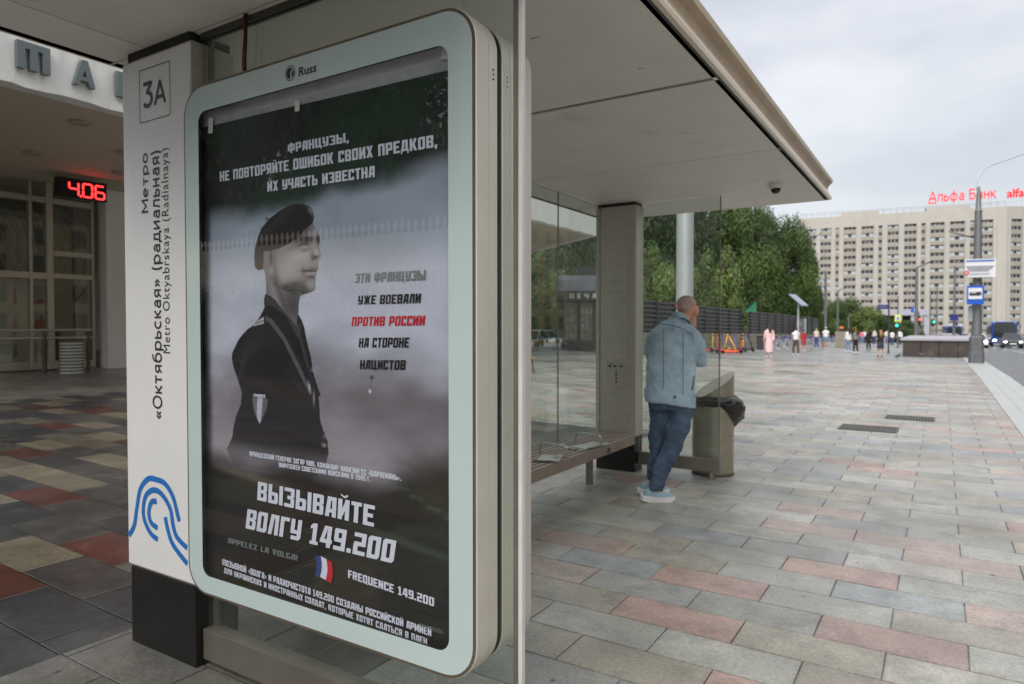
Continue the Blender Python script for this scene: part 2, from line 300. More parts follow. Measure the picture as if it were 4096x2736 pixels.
def glyph(ch):
    if ch not in _gc:
        polys, w = GL[ch]
        if not polys: _gc[ch] = ([], [], w)
        else:
            vs = []; fs = []
            for p in polys:
                ar = sum(p[i][0] * p[(i + 1) % len(p)][1] - p[(i + 1) % len(p)][0] * p[i][1] for i in range(len(p)))
                if ar < 0: p = p[::-1]
                fs.append(list(range(len(vs), len(vs) + len(p)))); vs += [Vector(q) for q in p]
            ov, oe, of, _1, _2, src = geometry.delaunay_2d_cdt(vs, [], fs, 0, 1e-5)
            _gc[ch] = ([tuple(v) for v in ov], [f for f, q in zip(of, src) if len(q)], w)
    return _gc[ch]
def poster_text(txt, x0, x1, z0, z1, y, name, matn, parent, slant=0.0, zl=None, cut=None):
    """one line of the angular lettering; z0,z1 at the left end, zl = rise to the right end"""
    vs = []; fs = []; x = 0; gap = 0.10
    for ch in txt:
        gv, gf, w = glyph(ch); k = len(vs); vs += [(x + a, b) for a, b in gv]; fs += [tuple(i + k for i in f) for f in gf]; x += w + gap
    tot = x - gap; hh = z1 - z0; mb = MB(); sc = (x1 - x0) / tot; dz = (zl or 0)
    mb.add([(x0 + a * sc + slant * b * hh, y, z0 + b * hh + dz * a / tot) for a, b in vs], fs)
    return mb.build(name, matn, parent, recalc=False)

# rounded sans alphabet for the street signs: centre lines with a pen width, fused into one outline
def _arc(cx, cy, rx_, ry_, a0, a1, n=14): return [(cx + rx_ * math.cos(R(a0 + (a1 - a0) * i / n)), cy + ry_ * math.sin(R(a0 + (a1 - a0) * i / n))) for i in range(n + 1)]
SG = {'О': ([_arc(.37, .36, .31, .33, 0, 360, 24)], .74), 'М': ([[(.06, 0), (.06, .70), (.37, .2), (.68, .70), (.68, 0)]], .74), 'е': ([[(.06, .26), (.48, .26)], _arc(.27, .25, .21, .22, 0, 310, 20)], .54),
 'т': ([[(.02, .46), (.46, .46)], [(.24, 0), (.24, .46)]], .48), 'р': ([[(.07, -.18), (.07, .5)], _arc(.29, .25, .21, .22, 0, 360, 20)], .55), 'о': ([_arc(.28, .25, .22, .22, 0, 360, 20)], .56),
 'к': ([[(.07, 0), (.07, .5)], [(.10, .25), (.2, .25)], [(.17, .25), (.42, .5)], [(.17, .25), (.44, 0)]], .46), 'я': ([[(.42, 0), (.42, .5)], [(.42, .46), (.22, .46)] + _arc(.22, .33, .14, .13, 90, 270, 8) + [(.42, .20)], [(.24, .2), (.06, 0)]], .49),
 'б': ([_arc(.29, .24, .22, .22, 0, 360, 20), [(.07, .24), (.08, .44), (.16, .60), (.28, .65), (.46, .70)]], .57), 'ь': ([[(.07, 0), (.07, .5)], [(.07, .30), (.28, .30)] + _arc(.28, .17, .13, .13, 90, -90, 8) + [(.07, .04)]], .46),
 'с': ([_arc(.27, .25, .21, .22, 48, 312, 18)], .49), 'а': ([[(.42, 0), (.42, .32)] + _arc(.27, .32, .15, .14, 0, 160, 8), [(.42, .27), (.22, .27)] + _arc(.22, .155, .14, .115, 90, 270, 8) + [(.34, .06), (.42, .12)]], .49),
 'д': ([[(.12, .06), (.17, .24), (.18, .46), (.44, .46), (.44, .06)], [(.03, -.12), (.03, .04), (.55, .04), (.55, -.12)]], .59), 'и': ([[(.07, 0), (.07, .5)], [(.09, .06), (.41, .44)], [(.43, 0), (.43, .5)]], .5),
 'л': ([[(.02, .03), (.10, .07), (.15, .46), (.43, .46), (.43, 0)]], .5), 'н': ([[(.07, 0), (.07, .5)], [(.07, .26), (.43, .26)], [(.43, 0), (.43, .5)]], .5), '(': ([_arc(.34, .27, .26, .52, 130, 230, 10)], .24), ')': ([_arc(-.1, .27, .26, .52, 50, -50, 10)], .24),
 '«': ([[(.22, .42), (.08, .26), (.22, .10)], [(.42, .42), (.28, .26), (.42, .10)]], .48), '»': ([[(.06, .42), (.20, .26), (.06, .10)], [(.26, .42), (.40, .26), (.26, .10)]], .48), 'А': ([[(.03, 0), (.33, .70), (.63, 0)], [(.13, .22), (.53, .22)]], .66), 'ф': ([_arc(.34, .25, .28, .22, 0, 360, 24), [(.34, -.18), (.34, .72)]], .68),
 'Б': ([[(.07, 0), (.07, .67), (.48, .67)], [(.07, .39), (.34, .39)] + _arc(.34, .215, .17, .175, 90, -90, 8) + [(.07, .04)]], .58), '3': ([[(.05, .66), (.42, .66), (.22, .40)] + _arc(.24, .21, .20, .19, 90, -150, 12)], .50), ' ': ([], .26)}
def stroke_text(name, txt, matn, parent, frame, box, pen=.09, gap=.05, label=None, cat=None, sx=1.0):
    vs = []; fs = []; x = 0; hp = pen / 2
    for ch in txt:
        st, w = SG[ch]; V = []; Fq = []
        for line in st:
            for i in range(len(line) - 1):
                a, b = Vector(line[i]), Vector(line[i + 1]); d = (b - a)
                if d.length < 1e-6: continue
                d.normalize(); n_ = Vector((-d.y, d.x)) * hp; ea = d * (hp * .0 if i == 0 else hp * .45); eb = d * (0 if i == len(line) - 2 else hp * .45); k = len(V)
                V += [a - ea - n_, b + eb - n_, b + eb + n_, a - ea + n_]; Fq.append([k, k + 1, k + 2, k + 3])
        if V:
            ov, oe, of, _1, _2, src = geometry.delaunay_2d_cdt(V, [], Fq, 0, 1e-5); k = len(vs); vs += [(v.x * sx + x, v.y) for v in ov]; fs += [tuple(i + k for i in f) for f, q in zip(of, src) if len(q)]
        x += w * sx + gap
    A_n = np.array(vs); mn = A_n.min(0); mx_ = A_n.max(0); x0, x1, y0, y1 = box
    O, a, b, nn = [np.array(q, dtype=float) for q in frame]
    u = x0 + (A_n[:, 0] - mn[0]) / (mx_[0] - mn[0]) * (x1 - x0); v = y0 + (A_n[:, 1] - mn[1]) / (mx_[1] - mn[1]) * (y1 - y0)
    P = O + np.outer(u, a) + np.outer(v, b); mb = MB(); mb.add([tuple(p) for p in P], fs)
    return mb.build(name, matn, parent, label=label, cat=cat, recalc=False)

# ================================================================ materials
mat('ceiling_paint', s(218, 214, 206), 0.55, var=0.05, scale=2.5, dirt=(s(120, 112, 98), 1.4, 0.60, 0.35), bump=0.02)
mat('ceiling_paint_far', s(228, 225, 218), 0.5, var=0.04, scale=2.0)
mat('joint_dark', s(70, 70, 66), 0.6)
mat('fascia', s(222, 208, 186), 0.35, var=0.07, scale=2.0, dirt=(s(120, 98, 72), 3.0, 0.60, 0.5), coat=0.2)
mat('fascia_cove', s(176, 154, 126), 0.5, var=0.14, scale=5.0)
mat('steel', s(186, 182, 170), 0.40, metal=0.55, var=0.10, scale=4.0, aniso=(1, 1, 12), rvar=0.1, dirt=(s(110, 96, 76), 2.2, 0.64, 0.5))
mat('steel_dark', s(92, 88, 78), 0.45, metal=0.6, var=0.15, scale=5.0)
mat('steel_rail', s(128, 124, 114), 0.42, metal=0.6, var=0.12, scale=6.0, dirt=(s(100, 80, 58), 3.0, 0.62, 0.5))
mat('aluminium', s(214, 208, 196), 0.42, metal=0.25, var=0.06, scale=3.0, dirt=(s(150, 136, 112), 5.0, 0.62, 0.45), bump=0.03)
mat('aluminium_line', s(110, 98, 84), 0.45, metal=0.4, var=0.15)
mat('groove', s(60, 64, 62), 0.5)
mat('sign_white', s(214, 214, 214), 0.42, var=0.03, scale=3.0, dirt=(s(150, 145, 138), 6.0, 0.68, 0.35))
mat('ink_dark', s(44, 42, 44), 0.5, var=0.05)
mat('ink_blue', s(28, 104, 178), 0.45, var=0.05)
mat('black_base', s(18, 17, 16), 0.5, var=0.25, scale=6.0, dirt=(s(92, 84, 74), 4.0, 0.66, 0.5), bump=0.05)
mat('painted_glass', s(182, 198, 197), 0.12, var=0.025, scale=1.5, spec=0.6, dirt=(s(196, 214, 214), 9.0, 0.70, 0.35))
mat('backing', s(168, 172, 176), 0.5, var=0.16, scale=9.0, dirt=(s(120, 122, 122), 5.0, 0.58, 0.5))
mat('print_white', s(206, 211, 226), 0.5, var=0.02); mat('print_grey', s(112, 120, 122), 0.5, var=0.03)
mat('print_black', s(34, 32, 33), 0.5, var=0.03); mat('print_red', s(186, 34, 46), 0.5, var=0.03); mat('print_blue', s(44, 66, 120), 0.5, var=0.03)
mat('poster_print', (1, 1, 1), 0.5, var=0.03, scale=30, attr='col')
mat('tape', s(205, 207, 205), 0.35, var=0.05)
mat('rubber', s(22, 22, 22), 0.7); mat('wire_red', s(120, 24, 24), 0.5)
mat('granite_kerb', s(168, 170, 168), 0.5, var=0.12, scale=40, bump=0.05, dirt=(s(116, 116, 112), 1.5, 0.56, 0.5), spec=0.5)
mat('asphalt', s(82, 87, 92), 0.33, var=0.12, scale=0.6, bump=0.2, bscale=60, rvar=0.10)
mat('road_paint', s(190, 190, 186), 0.5, var=0.2, scale=9.0)
mat('bed', s(46, 42, 37), 0.9, var=0.3, scale=30)
granite('granite_slab', 'col')
granite('granite_far', None, brick=(0.63, 0.29, s(158, 158, 154), s(138, 142, 146)))
granite('granite_plaza_far', None, brick=(0.72, 0.362, s(80, 74, 64), s(56, 56, 56)))
glassmat('glass', (0.90, 0.935, 0.915), 1.5, 0.0, haze=0.018)
glassmat('case_glass', (0.97, 0.975, 0.97), 1.72, 0.0, haze=0.0)
mat('glass_edge', s(206, 206, 202), 0.35, var=0.08, scale=8)
mat('steel_bright', s(180, 178, 172), .3, metal=.5, var=.05)
mat('wood', s(146, 130, 118), 0.42, var=0.16, scale=5.0, aniso=(9, 1, 9), dirt=(s(96, 84, 76), 3.0, 0.6, 0.5), spec=0.6)
mat('paper', s(186, 186, 178), 0.7, var=0.06); mat('paper_print', s(120, 124, 110), 0.7, var=0.35, scale=40)

# ================================================================ ground
def sheet(name, xs, ys, dz, m, kind='structure'):
    mb = MB(); vs = [(x, y, gz(x, y) + dz) for y in ys for x in xs]; n = len(xs)
    mb.add(vs, [(j * n + i, j * n + i + 1, (j + 1) * n + i + 1, (j + 1) * n + i) for j in range(len(ys) - 1) for i in range(n - 1)])
    return mb.build(name, m, kind=kind)
sheet('ground', [-900, -24, -3.4, 1.75, 25, 900], [-200, 25, 150, 1500], -0.30, 'bed')
pave = sheet('pavement', [-160, -24, -3.4, 0.95], [9.111, 25, 150, 330], -0.012, 'granite_far')
sheet('pavement', [-3.4, 0.95], [-14, 9.11], -0.012, 'granite_far').parent = pave
plaza = sheet('plaza', [-160, -24, -3.4], [-30, 9.11], -0.012, 'granite_plaza_far')
road = sheet('road', [1.75, 26], [-60, 25, 150, 330], -0.14, 'asphalt')
farpave = sheet('far_pavement', [26, 120], [-60, 25, 150, 330], 0.0, 'granite_far')
mb = MB()
for lx in (5.3, 8.8, 12.3, 15.8, 19.3):
    for k in range(-8, 50):
        y = k * 6.0
        if lx in (5.3, 19.3) or k % 2 == 0: mb.add([(lx, y, gz(0, y) - 0.136), (lx + .14, y, gz(0, y) - 0.136), (lx + .14, y + 5.9, gz(0, y + 5.9) - 0.136), (lx, y + 5.9, gz(0, y + 5.9) - 0.136)], [(0, 1, 2, 3)])
mb.build('lane_line', 'road_paint', road)

PAL_R = [(s(164, 163, 155), 5), (s(158, 152, 139), 5), (s(144, 148, 148), 3), (s(152, 152, 146), 6), (s(172, 169, 160), 2)]
RED_R = [s(170, 145, 135), s(160, 136, 128), s(170, 152, 142)]
PAL_L = [(s(52, 53, 54), 7), (s(64, 63, 60), 4), (s(104, 97, 80), 4), (s(88, 84, 72), 3)]
RED_L = [s(78, 45, 37), s(72, 46, 39)]
def pick(pal):
    L = [c for c, n in pal for _ in range(n)]; c = random.choice(L); k = random.uniform(.92, 1.08); return tuple(v * k for v in c)
def slab_verts(x0, x1, y0, y1, tilt=0.0012):
    g = 0.0024; c = 0.004; o = [random.uniform(-tilt, tilt) for _ in range(4)]; j = lambda: random.uniform(-.0015, .0015)
    cs = [(x0 + g + j(), y0 + g + j()), (x1 - g + j(), y0 + g + j()), (x1 - g + j(), y1 - g + j()), (x0 + g + j(), y1 - g + j())]
    ins = [(1, 1), (-1, 1), (-1, -1), (1, -1)]
    v = [(x, y, gz(x, y) - .011) for x, y in cs] + [(x, y, gz(x, y) + o[i] - c * .5) for i, (x, y) in enumerate(cs)] + [(x + c * ins[i][0], y + c * ins[i][1], gz(x, y) + o[i]) for i, (x, y) in enumerate(cs)]
    e = .018; v += [(x + (c + e) * ins[i][0], y + (c + e) * ins[i][1], gz(x, y) + o[i]) for i, (x, y) in enumerate(cs)]
    f = [(12, 13, 14, 15)] + [(8 + a, 8 + (a + 1) % 4, 12 + (a + 1) % 4, 12 + a) for a in range(4)] + [(a, (a + 1) % 4, 4 + (a + 1) % 4, 4 + a) for a in range(4)] + [(4 + a, 4 + (a + 1) % 4, 8 + (a + 1) % 4, 8 + a) for a in range(4)]
    return v, f
def set_col(me, cols):
    at = me.color_attributes.new('col', 'FLOAT_COLOR', 'POINT'); a = np.ones((len(me.vertices), 4), dtype=np.float32); a[:, :3] = cols; at.data.foreach_set('color', a.reshape(-1))
def in_frame(x, y, z, mg=0.04):
    d = Vector((x, y, z - HC)); q = d.dot(_f)
    if q < 0.3: return False
    return abs(d.dot(_r) / q) < 0.75 + mg and abs(d.dot(_u) / q) < 0.501 + mg
DIRT = np.array([.6] * 4 + [.76] * 4 + [.92] * 4 + [1.0] * 4)
def tiles(parent, name, rows, limit):
    """rows: iterable of (x0,x1,y0,y1,color). nearest ones in view become parts, the rest one joined piece"""
    L = []
    for t in rows:
        cx, cy = (t[0] + t[1]) / 2, (t[2] + t[3]) / 2
        vis = any(in_frame(x, y, gz(x, y)) for x in (t[0], t[1]) for y in (t[2], t[3]))
        L.append(((0 if vis else 1e6) + math.hypot(cx, cy), t, vis))
    L.sort(key=lambda q: q[0]); V = []; F = []; C = []
    for i, (d, t, vis) in enumerate(L):
        v, f = slab_verts(*t[:4])
        if i < limit and vis:
            me = bpy.data.meshes.new(name); me.from_pydata(v, [], f); set_col(me, np.array([t[4]] * len(v)) * DIRT[:, None]); me.materials.append(MATS['granite_slab']); link(name, me, parent)
        elif d < 1e6 or abs(d - 1e6) < 14:
            k = len(V); V += v; F += [tuple(a + k for a in q) for q in f]; C += [tuple(q * w for q in t[4]) for w in DIRT]
    me = bpy.data.meshes.new(name + 's'); me.from_pydata(V, [], F); set_col(me, np.array(C)); me.materials.append(MATS['granite_slab'])
    link(name + 's', me, parent, kind='stuff')
KNOWN = {(-1.485, 1), (-.84, 0), (-1.46, 2), (-.50, 3), (-1.44, 4), (-.786, 6), (.12, 5), (-.17, 8), (-2.1, 5)}
def gen_R():
    for k in range(-16, 110):
        y0 = 2.68 + .29 * k; off = -0.83 if k % 2 == 0 else -0.51
        xm = -3.4 if y0 < 9.1 else -22
        n0 = int((xm - off) / .63) - 1
        if y0 > 24 and False: break
        for n in range(n0, 5):
            x0 = off + .63 * n; x1 = x0 + .63
            if x1 <= xm or x0 >= 0.95: continue
            if x0 < -3.4 and math.hypot(x0, y0) > 32: continue
            cx = x0 + .3; red = False
            if -1 <= k <= 8 and x0 > -2.2: red = any(kk == k and abs(x0 - xx) < .16 for xx, kk in KNOWN)
            else: red = random.random() < .15
            cc_ = random.choice(RED_R) if red else pick(PAL_R)
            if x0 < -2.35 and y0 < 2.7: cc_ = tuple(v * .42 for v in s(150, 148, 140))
            yield (max(x0, xm), min(x1, .95), y0, y0 + .29, cc_)
def gen_L():
    for k in range(-12, 21):
        y0 = 1.51 + .362 * k; off = -3.6 if k % 2 == 0 else -3.955
        for n in range(0, 48):
            x1 = off - .712 * (n - 1); x0 = x1 - .712
            if x0 >= -3.4: continue
            x1 = min(x1, -3.4)
            if math.hypot(x0, y0) > 30: continue
            if k == 0 and abs(x0 + 5.02) < .1 or k == 3 and abs(x0 + 6.8) < .3: c = RED_L[0]
            else: c = random.choice(RED_L) if random.random() < .17 else pick(PAL_L)
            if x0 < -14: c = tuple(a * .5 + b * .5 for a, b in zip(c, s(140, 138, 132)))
            yield (x0, x1, y0, y0 + .362, c)
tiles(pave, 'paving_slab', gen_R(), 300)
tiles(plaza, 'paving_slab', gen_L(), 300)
# kerb: three rows of long stones beside the road
kerb = sheet('kerb', [0.95, 1.75], [-14, 25, 150, 330], -0.035, 'bed')
for j, (xa, xb) in enumerate(((.955, 1.20), (1.205, 1.44), (1.445, 1.75))):
    for k in range(70):
        y = -12 + k * 1.0 + j * .33; mb = MB(); z = gz(0, y); z2 = gz(0, y + 1); t = random.uniform(-.002, .002) - .004 * j
        b = -.13 if j == 2 else -.03
        mb.add([(xa, y + .005, z + b), (xb, y + .005, z + b), (xb, y + .995, z2 + b), (xa, y + .995, z2 + b), (xa, y + .005, z + t), (xb, y + .005, z + t), (xb, y + .995, z2 + t), (xa, y + .995, z2 + t)],
               [(4, 5, 6, 7), (0, 1, 5, 4), (1, 2, 6, 5), (2, 3, 7, 6), (3, 0, 4, 7)])
        mb.build('kerb_stone', 'granite_kerb', kerb, bevel=.006)
mb = MB()
for y in range(58, 320, 4): mb.add([(.955, y, gz(0, y) - .003), (1.75, y, gz(0, y) - .003), (1.75, y + 4, gz(0, y + 4) - .003), (.955, y + 4, gz(0, y + 4) - .003), (1.75, y, gz(0, y) - .13), (1.75, y + 4, gz(0, y + 4) - .13)], [(0, 1, 2, 3), (1, 4, 5, 2)])
mb.build('kerb_stones', 'granite_kerb', kerb, kind='stuff')

# drain gratings set in the pavement
def grate(name, x0, x1, y0, y1, lab):
    e = empty(name, ((x0 + x1) / 2, (y0 + y1) / 2, 0.002), label=lab, cat='drain cover', group='drain covers in the pavement'); w = (x1 - x0) / 2; d = (y1 - y0) / 2
    MB().box(-w, w, -d, d, -.01, .0015).build('frame', 'rubber', e)
    n = int(2 * w / .04); mb = MB()
    for i in range(n): x = -w + .02 + i * (2 * w - .04) / (n - 1); mb.box(x - .011, x + .011, -d + .02, d - .02, .002, .006)
    mb.build('bars', 'steel_dark', e, kind='stuff')
grate('drain_cover', -1.28, -.52, 10.95, 11.6, 'dark iron drain cover in the pavement, the nearer of the two in the right half')
grate('drain_cover', -.78, -.08, 12.6, 13.2, 'dark iron drain cover in the pavement, the farther of the two in the right half')

# ================================================================ bus shelter
SH = empty('bus_shelter', (-3.0, 4.2, 0), label='long bus shelter with a pale flat roof, steel pillars and glass walls', cat='bus shelter')
def under(o, p):   # parent keeping world coordinates for meshes built in world space
    o.parent = p; o.matrix_parent_inverse = Matrix.Translation(-p.location) if p.type == 'EMPTY' else Matrix.Identity(4); return o
def sh(mb, name, m, par=None, **k):
    o = mb.build(name, m, None, **k); under(o, par or SH); return o
ZC = 2.776; XR, XL, YN, YF = -0.955, -3.46, 0.78, 7.57
roof = sh(MB().box(XL + .02, XR - .07, YN + .02, YF - .05, ZC + .02, ZC + .19), 'roof', 'ceiling_paint')
# ceiling panels with open joints
js = [YN + .03, 1.80, 3.545, 5.20, YF - .04]
for i in range(4):
    y0 = js[i] + (.035 if i == 2 else .006); y1 = js[i + 1] - .006
    sh(MB().box(-3.10, XR - .035, y0, y1, ZC, ZC + .018), 'ceiling_panel', 'ceiling_paint', roof, bevel=.003)
    sh(MB().box(XL + .015, -3.112, y0, y1, ZC, ZC + .018), 'ceiling_panel', 'ceiling_paint_far', roof)
sh(MB().box(-3.1, XR - .05, 3.549, 3.577, ZC + .004, ZC + .012), 'joint_strip', 'steel_rail', roof)
# cove-profiled fascia: swept along the street edge, the far end and the back
def fascia_profile(): return [(0, 0), (.004, .02), (-.012, .055), (-.030, .085), (-.034, .11), (-.02, .14), (.006, .165), (.014, .19), (0.0, .195), (-.06, .195), (-.06, .0)]
pr = fascia_profile()
def sweep(path, name, closed=False):
    mb = MB(); n = len(pr); vs = []; N_ = len(path)
    for i, p in enumerate(path):
        if closed: d0 = (path[i] - path[i - 1]).normalized(); d1 = (path[(i + 1) % N_] - path[i]).normalized()
        else: d1 = (path[min(i + 1, N_ - 1)] - path[max(i, 0)] if i < N_ - 1 else path[i] - path[i - 1]).normalized(); d0 = (path[i] - path[i - 1]).normalized() if i > 0 else d1
        n0 = Vector((d0.y, -d0.x)); n1 = Vector((d1.y, -d1.x)); b = (n0 + n1).normalized(); b = b / max(.3, b.dot(n1))
        vs += [(p.x + b.x * u, p.y + b.y * u, ZC + v) for u, v in pr]
    M_ = N_ if closed else N_ - 1; fs = []; mi = []
    for i in range(M_):
        for k in range(n):
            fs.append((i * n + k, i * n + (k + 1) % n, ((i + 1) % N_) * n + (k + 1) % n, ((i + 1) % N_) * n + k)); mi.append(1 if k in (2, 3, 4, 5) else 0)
    mb.v = vs; mb.f = fs; mb.m = mi
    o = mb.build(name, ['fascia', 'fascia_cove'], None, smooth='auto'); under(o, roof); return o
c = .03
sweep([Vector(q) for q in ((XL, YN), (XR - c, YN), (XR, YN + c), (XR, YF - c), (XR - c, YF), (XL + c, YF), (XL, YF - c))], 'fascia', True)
# dark gasket line between ceiling and fascia
sh(MB().box(XR - .036, XR - .024, YN + .05, YF - .05, ZC - .003, ZC + .012), 'gasket', 'joint_dark', roof)

for (a1, b1), (a2, b2) in (((2122, 157), (2168, 145)), ((2552, 276), (2580, 274)), ((2425, 288), (2446, 288)), ((2712, 530), (2790, 536)), ((2755, 569), (2835, 574)), ((1850, 10), (1870, 12))):
    p_ = pl(a1, b1, 2, ZC - .0015); q_ = pl(a2, b2, 2, ZC - .0015); d_ = (q_ - p_).normalized(); w_2 = Vector((-d_.y, d_.x, 0)) * .003
    sh(MB().add([p_ - w_2, q_ - w_2 * .3, q_ + w_2 * .3, p_ + w_2], [(0, 1, 2, 3)]), 'scuff_mark', 'joint_dark', roof)
# near pillar with printed sign face
PY0, PY1 = 1.764, 1.984
npil = sh(MB().box(-3.262, -2.752, PY0 + .012, PY1, .36, 2.735), 'pillar', 'steel')
sh(MB().box(-3.275, -2.748, PY0, PY0 + .012, .372, 2.722), 'sign_panel', 'sign_white', npil, bevel=.003)
sh(MB().box(-3.262, -2.752, PY0 + .004, PY1, -.01, .36), 'pillar_base', 'black_base', npil, bevel=.004)
sh(MB().box(-3.25, -2.765, PY0 + .012, PY1 - .01, 2.735, ZC), 'pillar_cap', 'rubber', npil)
yS = PY0 - .0018
ring = MB()
def rrect(x0, x1, z0, z1, r, n=5):
    P = []
    for cx, cz, a0 in ((x1 - r, z0 + r, -90), (x1 - r, z1 - r, 0), (x0 + r, z1 - r, 90), (x0 + r, z0 + r, 180)):
        for i in range(n + 1): a = R(a0 + 90 * i / n); P.append((cx + r * math.cos(a), cz + r * math.sin(a)))
    return P
def ring_mesh(mb, po, pi, y, mi=0):
    n = len(po); mb.add([(a, y, b) for a, b in po] + [(a, y, b) for a, b in pi], [(i, (i + 1) % n, n + (i + 1) % n, n + i) for i in range(n)], mi)
ring_mesh(ring, rrect(-3.133, -2.890, 2.432, 2.672, .012), rrect(-3.1295, -2.8935, 2.4355, 2.6685, .010), yS)
sh(ring, 'sign_border', 'ink_dark', npil)
FR = lambda y: ((0, y, 0), (1, 0, 0), (0, 0, 1), (0, -1, 0))
FV = lambda y: ((0, y, 0), (0, 0, 1), (-1, 0, 0), (0, -1, 0))    # text running upward
def shtext(*a, par=None, **k):
    o = place_text(*a, **k); under(o, par or npil); return o
under(stroke_text('sign_lettering', '3', 'ink_dark', None, FR(yS), (-3.104, -3.024, 2.492, 2.612), pen=.115), npil)
under(stroke_text('sign_lettering', 'А', 'ink_dark', None, FR(yS), (-3.016, -2.922, 2.493, 2.604), pen=.115), npil)
under(stroke_text('sign_lettering', 'Метро', 'ink_dark', None, FV(yS), (2.02, 2.292, 3.060, 3.127), pen=.105, gap=.10, sx=1.25), npil)
under(stroke_text('sign_lettering', '«Октябрьская» (радиальная)', 'ink_dark', None, FV(yS), (1.08, 2.291, 2.962, 3.056), pen=.105, gap=.10, sx=1.25), npil)
shtext('sign_lettering', 'Metro Oktyabrskaya (Radialnaya)', 'ink_dark', None, FV(yS), (1.38, 2.293, 2.895, 2.965), offset=.0, spacing=1.12)
def ribbon(mb, pts, w, y, cut=None):
    n = len(pts); L = []
    for i in range(n):
        a = Vector(pts[max(i - 1, 0)]); b = Vector(pts[min(i + 1, n - 1)]); d = (b - a).normalized(); nn = Vector((-d.y, d.x)) * w / 2; p = Vector(pts[i]); L.append((p + nn, p - nn))
    vs = [];
    for a, b in L: vs += [(a.x, y, a.y), (b.x, y, b.y)]
    mb.add(vs, [(2 * i, 2 * i + 1, 2 * i + 3, 2 * i + 2) for i in range(n - 1)])
def smoothpts(P, n=6):
    out = []
    for i in range(len(P) - 1):
        p0, p1, p2, p3 = [Vector(P[min(max(j, 0), len(P) - 1)]) for j in (i - 1, i, i + 1, i + 2)]
        for k in range(n):
            t = k / n; out.append(.5 * ((2 * p1) + (p2 - p0) * t + (2 * p0 - 5 * p1 + 4 * p2 - p3) * t * t + (3 * p1 - p0 - 3 * p2 + p3) * t ** 3))
    out.append(Vector(P[-1])); return out
lg = MB()
for P in ([(-3.268, .505), (-3.222, .56), (-3.196, .65), (-3.165, .74), (-3.10, .795), (-3.035, .80), (-2.965, .79), (-2.905, .74), (-2.868, .66), (-2.857, .635)],
          [(-3.027, .525), (-3.085, .545), (-3.135, .60), (-3.142, .66), (-3.115, .72), (-3.05, .75), (-2.985, .735), (-2.925, .68), (-2.905, .61), (-2.875, .56), (-2.80, .525)],
          [(-3.033, .70), (-3.075, .69), (-3.097, .64), (-3.080, .595), (-3.028, .578)], [(-2.965, .638), (-2.945, .58), (-2.905, .52), (-2.80, .455)]):
    ribbon(lg, smoothpts(P), .026, yS)
sh(lg, 'sign_emblem', 'ink_blue', npil)

# far pillar
FY = 6.58
fpil = sh(MB().box(-3.095, -2.652, FY, FY + .21, .37, 2.742), 'pillar', 'steel')
sh(MB().box(-3.045, -2.735, FY - .007, FY - .0005, .40, 2.72), 'front_panel', 'steel', fpil, bevel=.003)
sh(MB().box(-3.09, -2.657, FY + .004, FY + .206, -.01, .369), 'pillar_base', 'black_base', fpil)
sh(MB().box(-3.08, -2.667, FY + .01, FY + .2, 2.742, ZC), 'pillar_cap', 'rubber', fpil)
mat('sticker_grey', s(168, 164, 152), .45, var=.05)
st = sh(MB().box(-2.965, -2.752, FY - .0105, FY - .0075, .868, 1.135), 'sticker', 'sticker_grey', fpil)
mb = MB()
for z in (1.03, .995, .96, .925): mb.prism([(-2.857 + .011 * math.cos(a * math.pi / 5), z + .011 * math.sin(a * math.pi / 5)) for a in range(10)], 1, FY - .0125, FY - .0107)
for x in (-2.93, -2.87, -2.80): mb.box(x - .018, x + .016, FY - .0125, FY - .0107, 1.08, 1.098)
mb.box(-2.925, -2.90, FY - .0125, FY - .0107, 1.105, 1.113)
sh(mb, 'sticker_print', 'ink_dark', st)

# glass walls: near end (with the light box clamped on), back, far end
def pane(x0, x1, y0, y1, z0, z1, name='glass_pane', edges=()):
    o = sh(MB().box(x0, x1, y0, y1, z0, z1), name, 'glass'); return o
YG = 1.835
pane(-2.750, -1.127, YG - .006, YG + .006, .15, 2.765)
sh(MB().box(-1.1268, -1.112, YG - .010, YG + .010, .15, 2.765), 'glass_edge', 'glass_edge', bevel=.002)
sh(MB().box(-1.1455, -1.1272, YG - .0085, YG - .0062, .15, 2.765), 'edge_film', 'steel_rail')
sh(MB().box(-2.748, -1.10, YG - .035, YG + .035, .03, .165), 'bottom_rail', 'steel_rail', bevel=.004)
sh(MB().tube([(-1.3, YG, -.01), (-1.3, YG, .03)], .028, 12), 'rail_foot', 'steel_rail', smooth='auto')
sh(MB().box(-2.748, -1.12, YG - .018, YG - .0075, 2.75, 2.775), 'top_channel', 'steel_dark')
sh(MB().box(-2.748, -1.12, YG + .0075, YG + .018, 2.75, 2.775), 'top_channel', 'steel_dark')
sh(MB().box(-2.742, -2.705, YG + .012, YG + .022, .165, 2.75), 'side_channel', 'steel_rail')
for ya, yb in ((2.0, 3.80), (3.81, 5.64), (5.65, 6.57)):
    pane(-3.052, -3.040, ya, yb, .12, 2.765)
    sh(MB().box(-3.0525, -3.0395, yb + .003, yb + .007, .12, 2.765), 'glass_edge', 'steel_rail')
FG = 6.69
pane(-2.650, -1.832, FG - .006, FG + .006, .20, 2.765)
sh(MB().box(-1.8318, -1.822, FG - .0065, FG + .0065, .20, 2.765), 'glass_edge', 'steel_rail')
sh(MB().box(-2.651, -1.81, FG - .03, FG + .03, .075, .205), 'bottom_rail', 'steel_rail', bevel=.004)
sh(MB().tube([(-1.90, FG - .0, -.01), (-1.90, FG - .0, .075)], .03, 14), 'rail_foot', 'steel_rail', smooth='auto')
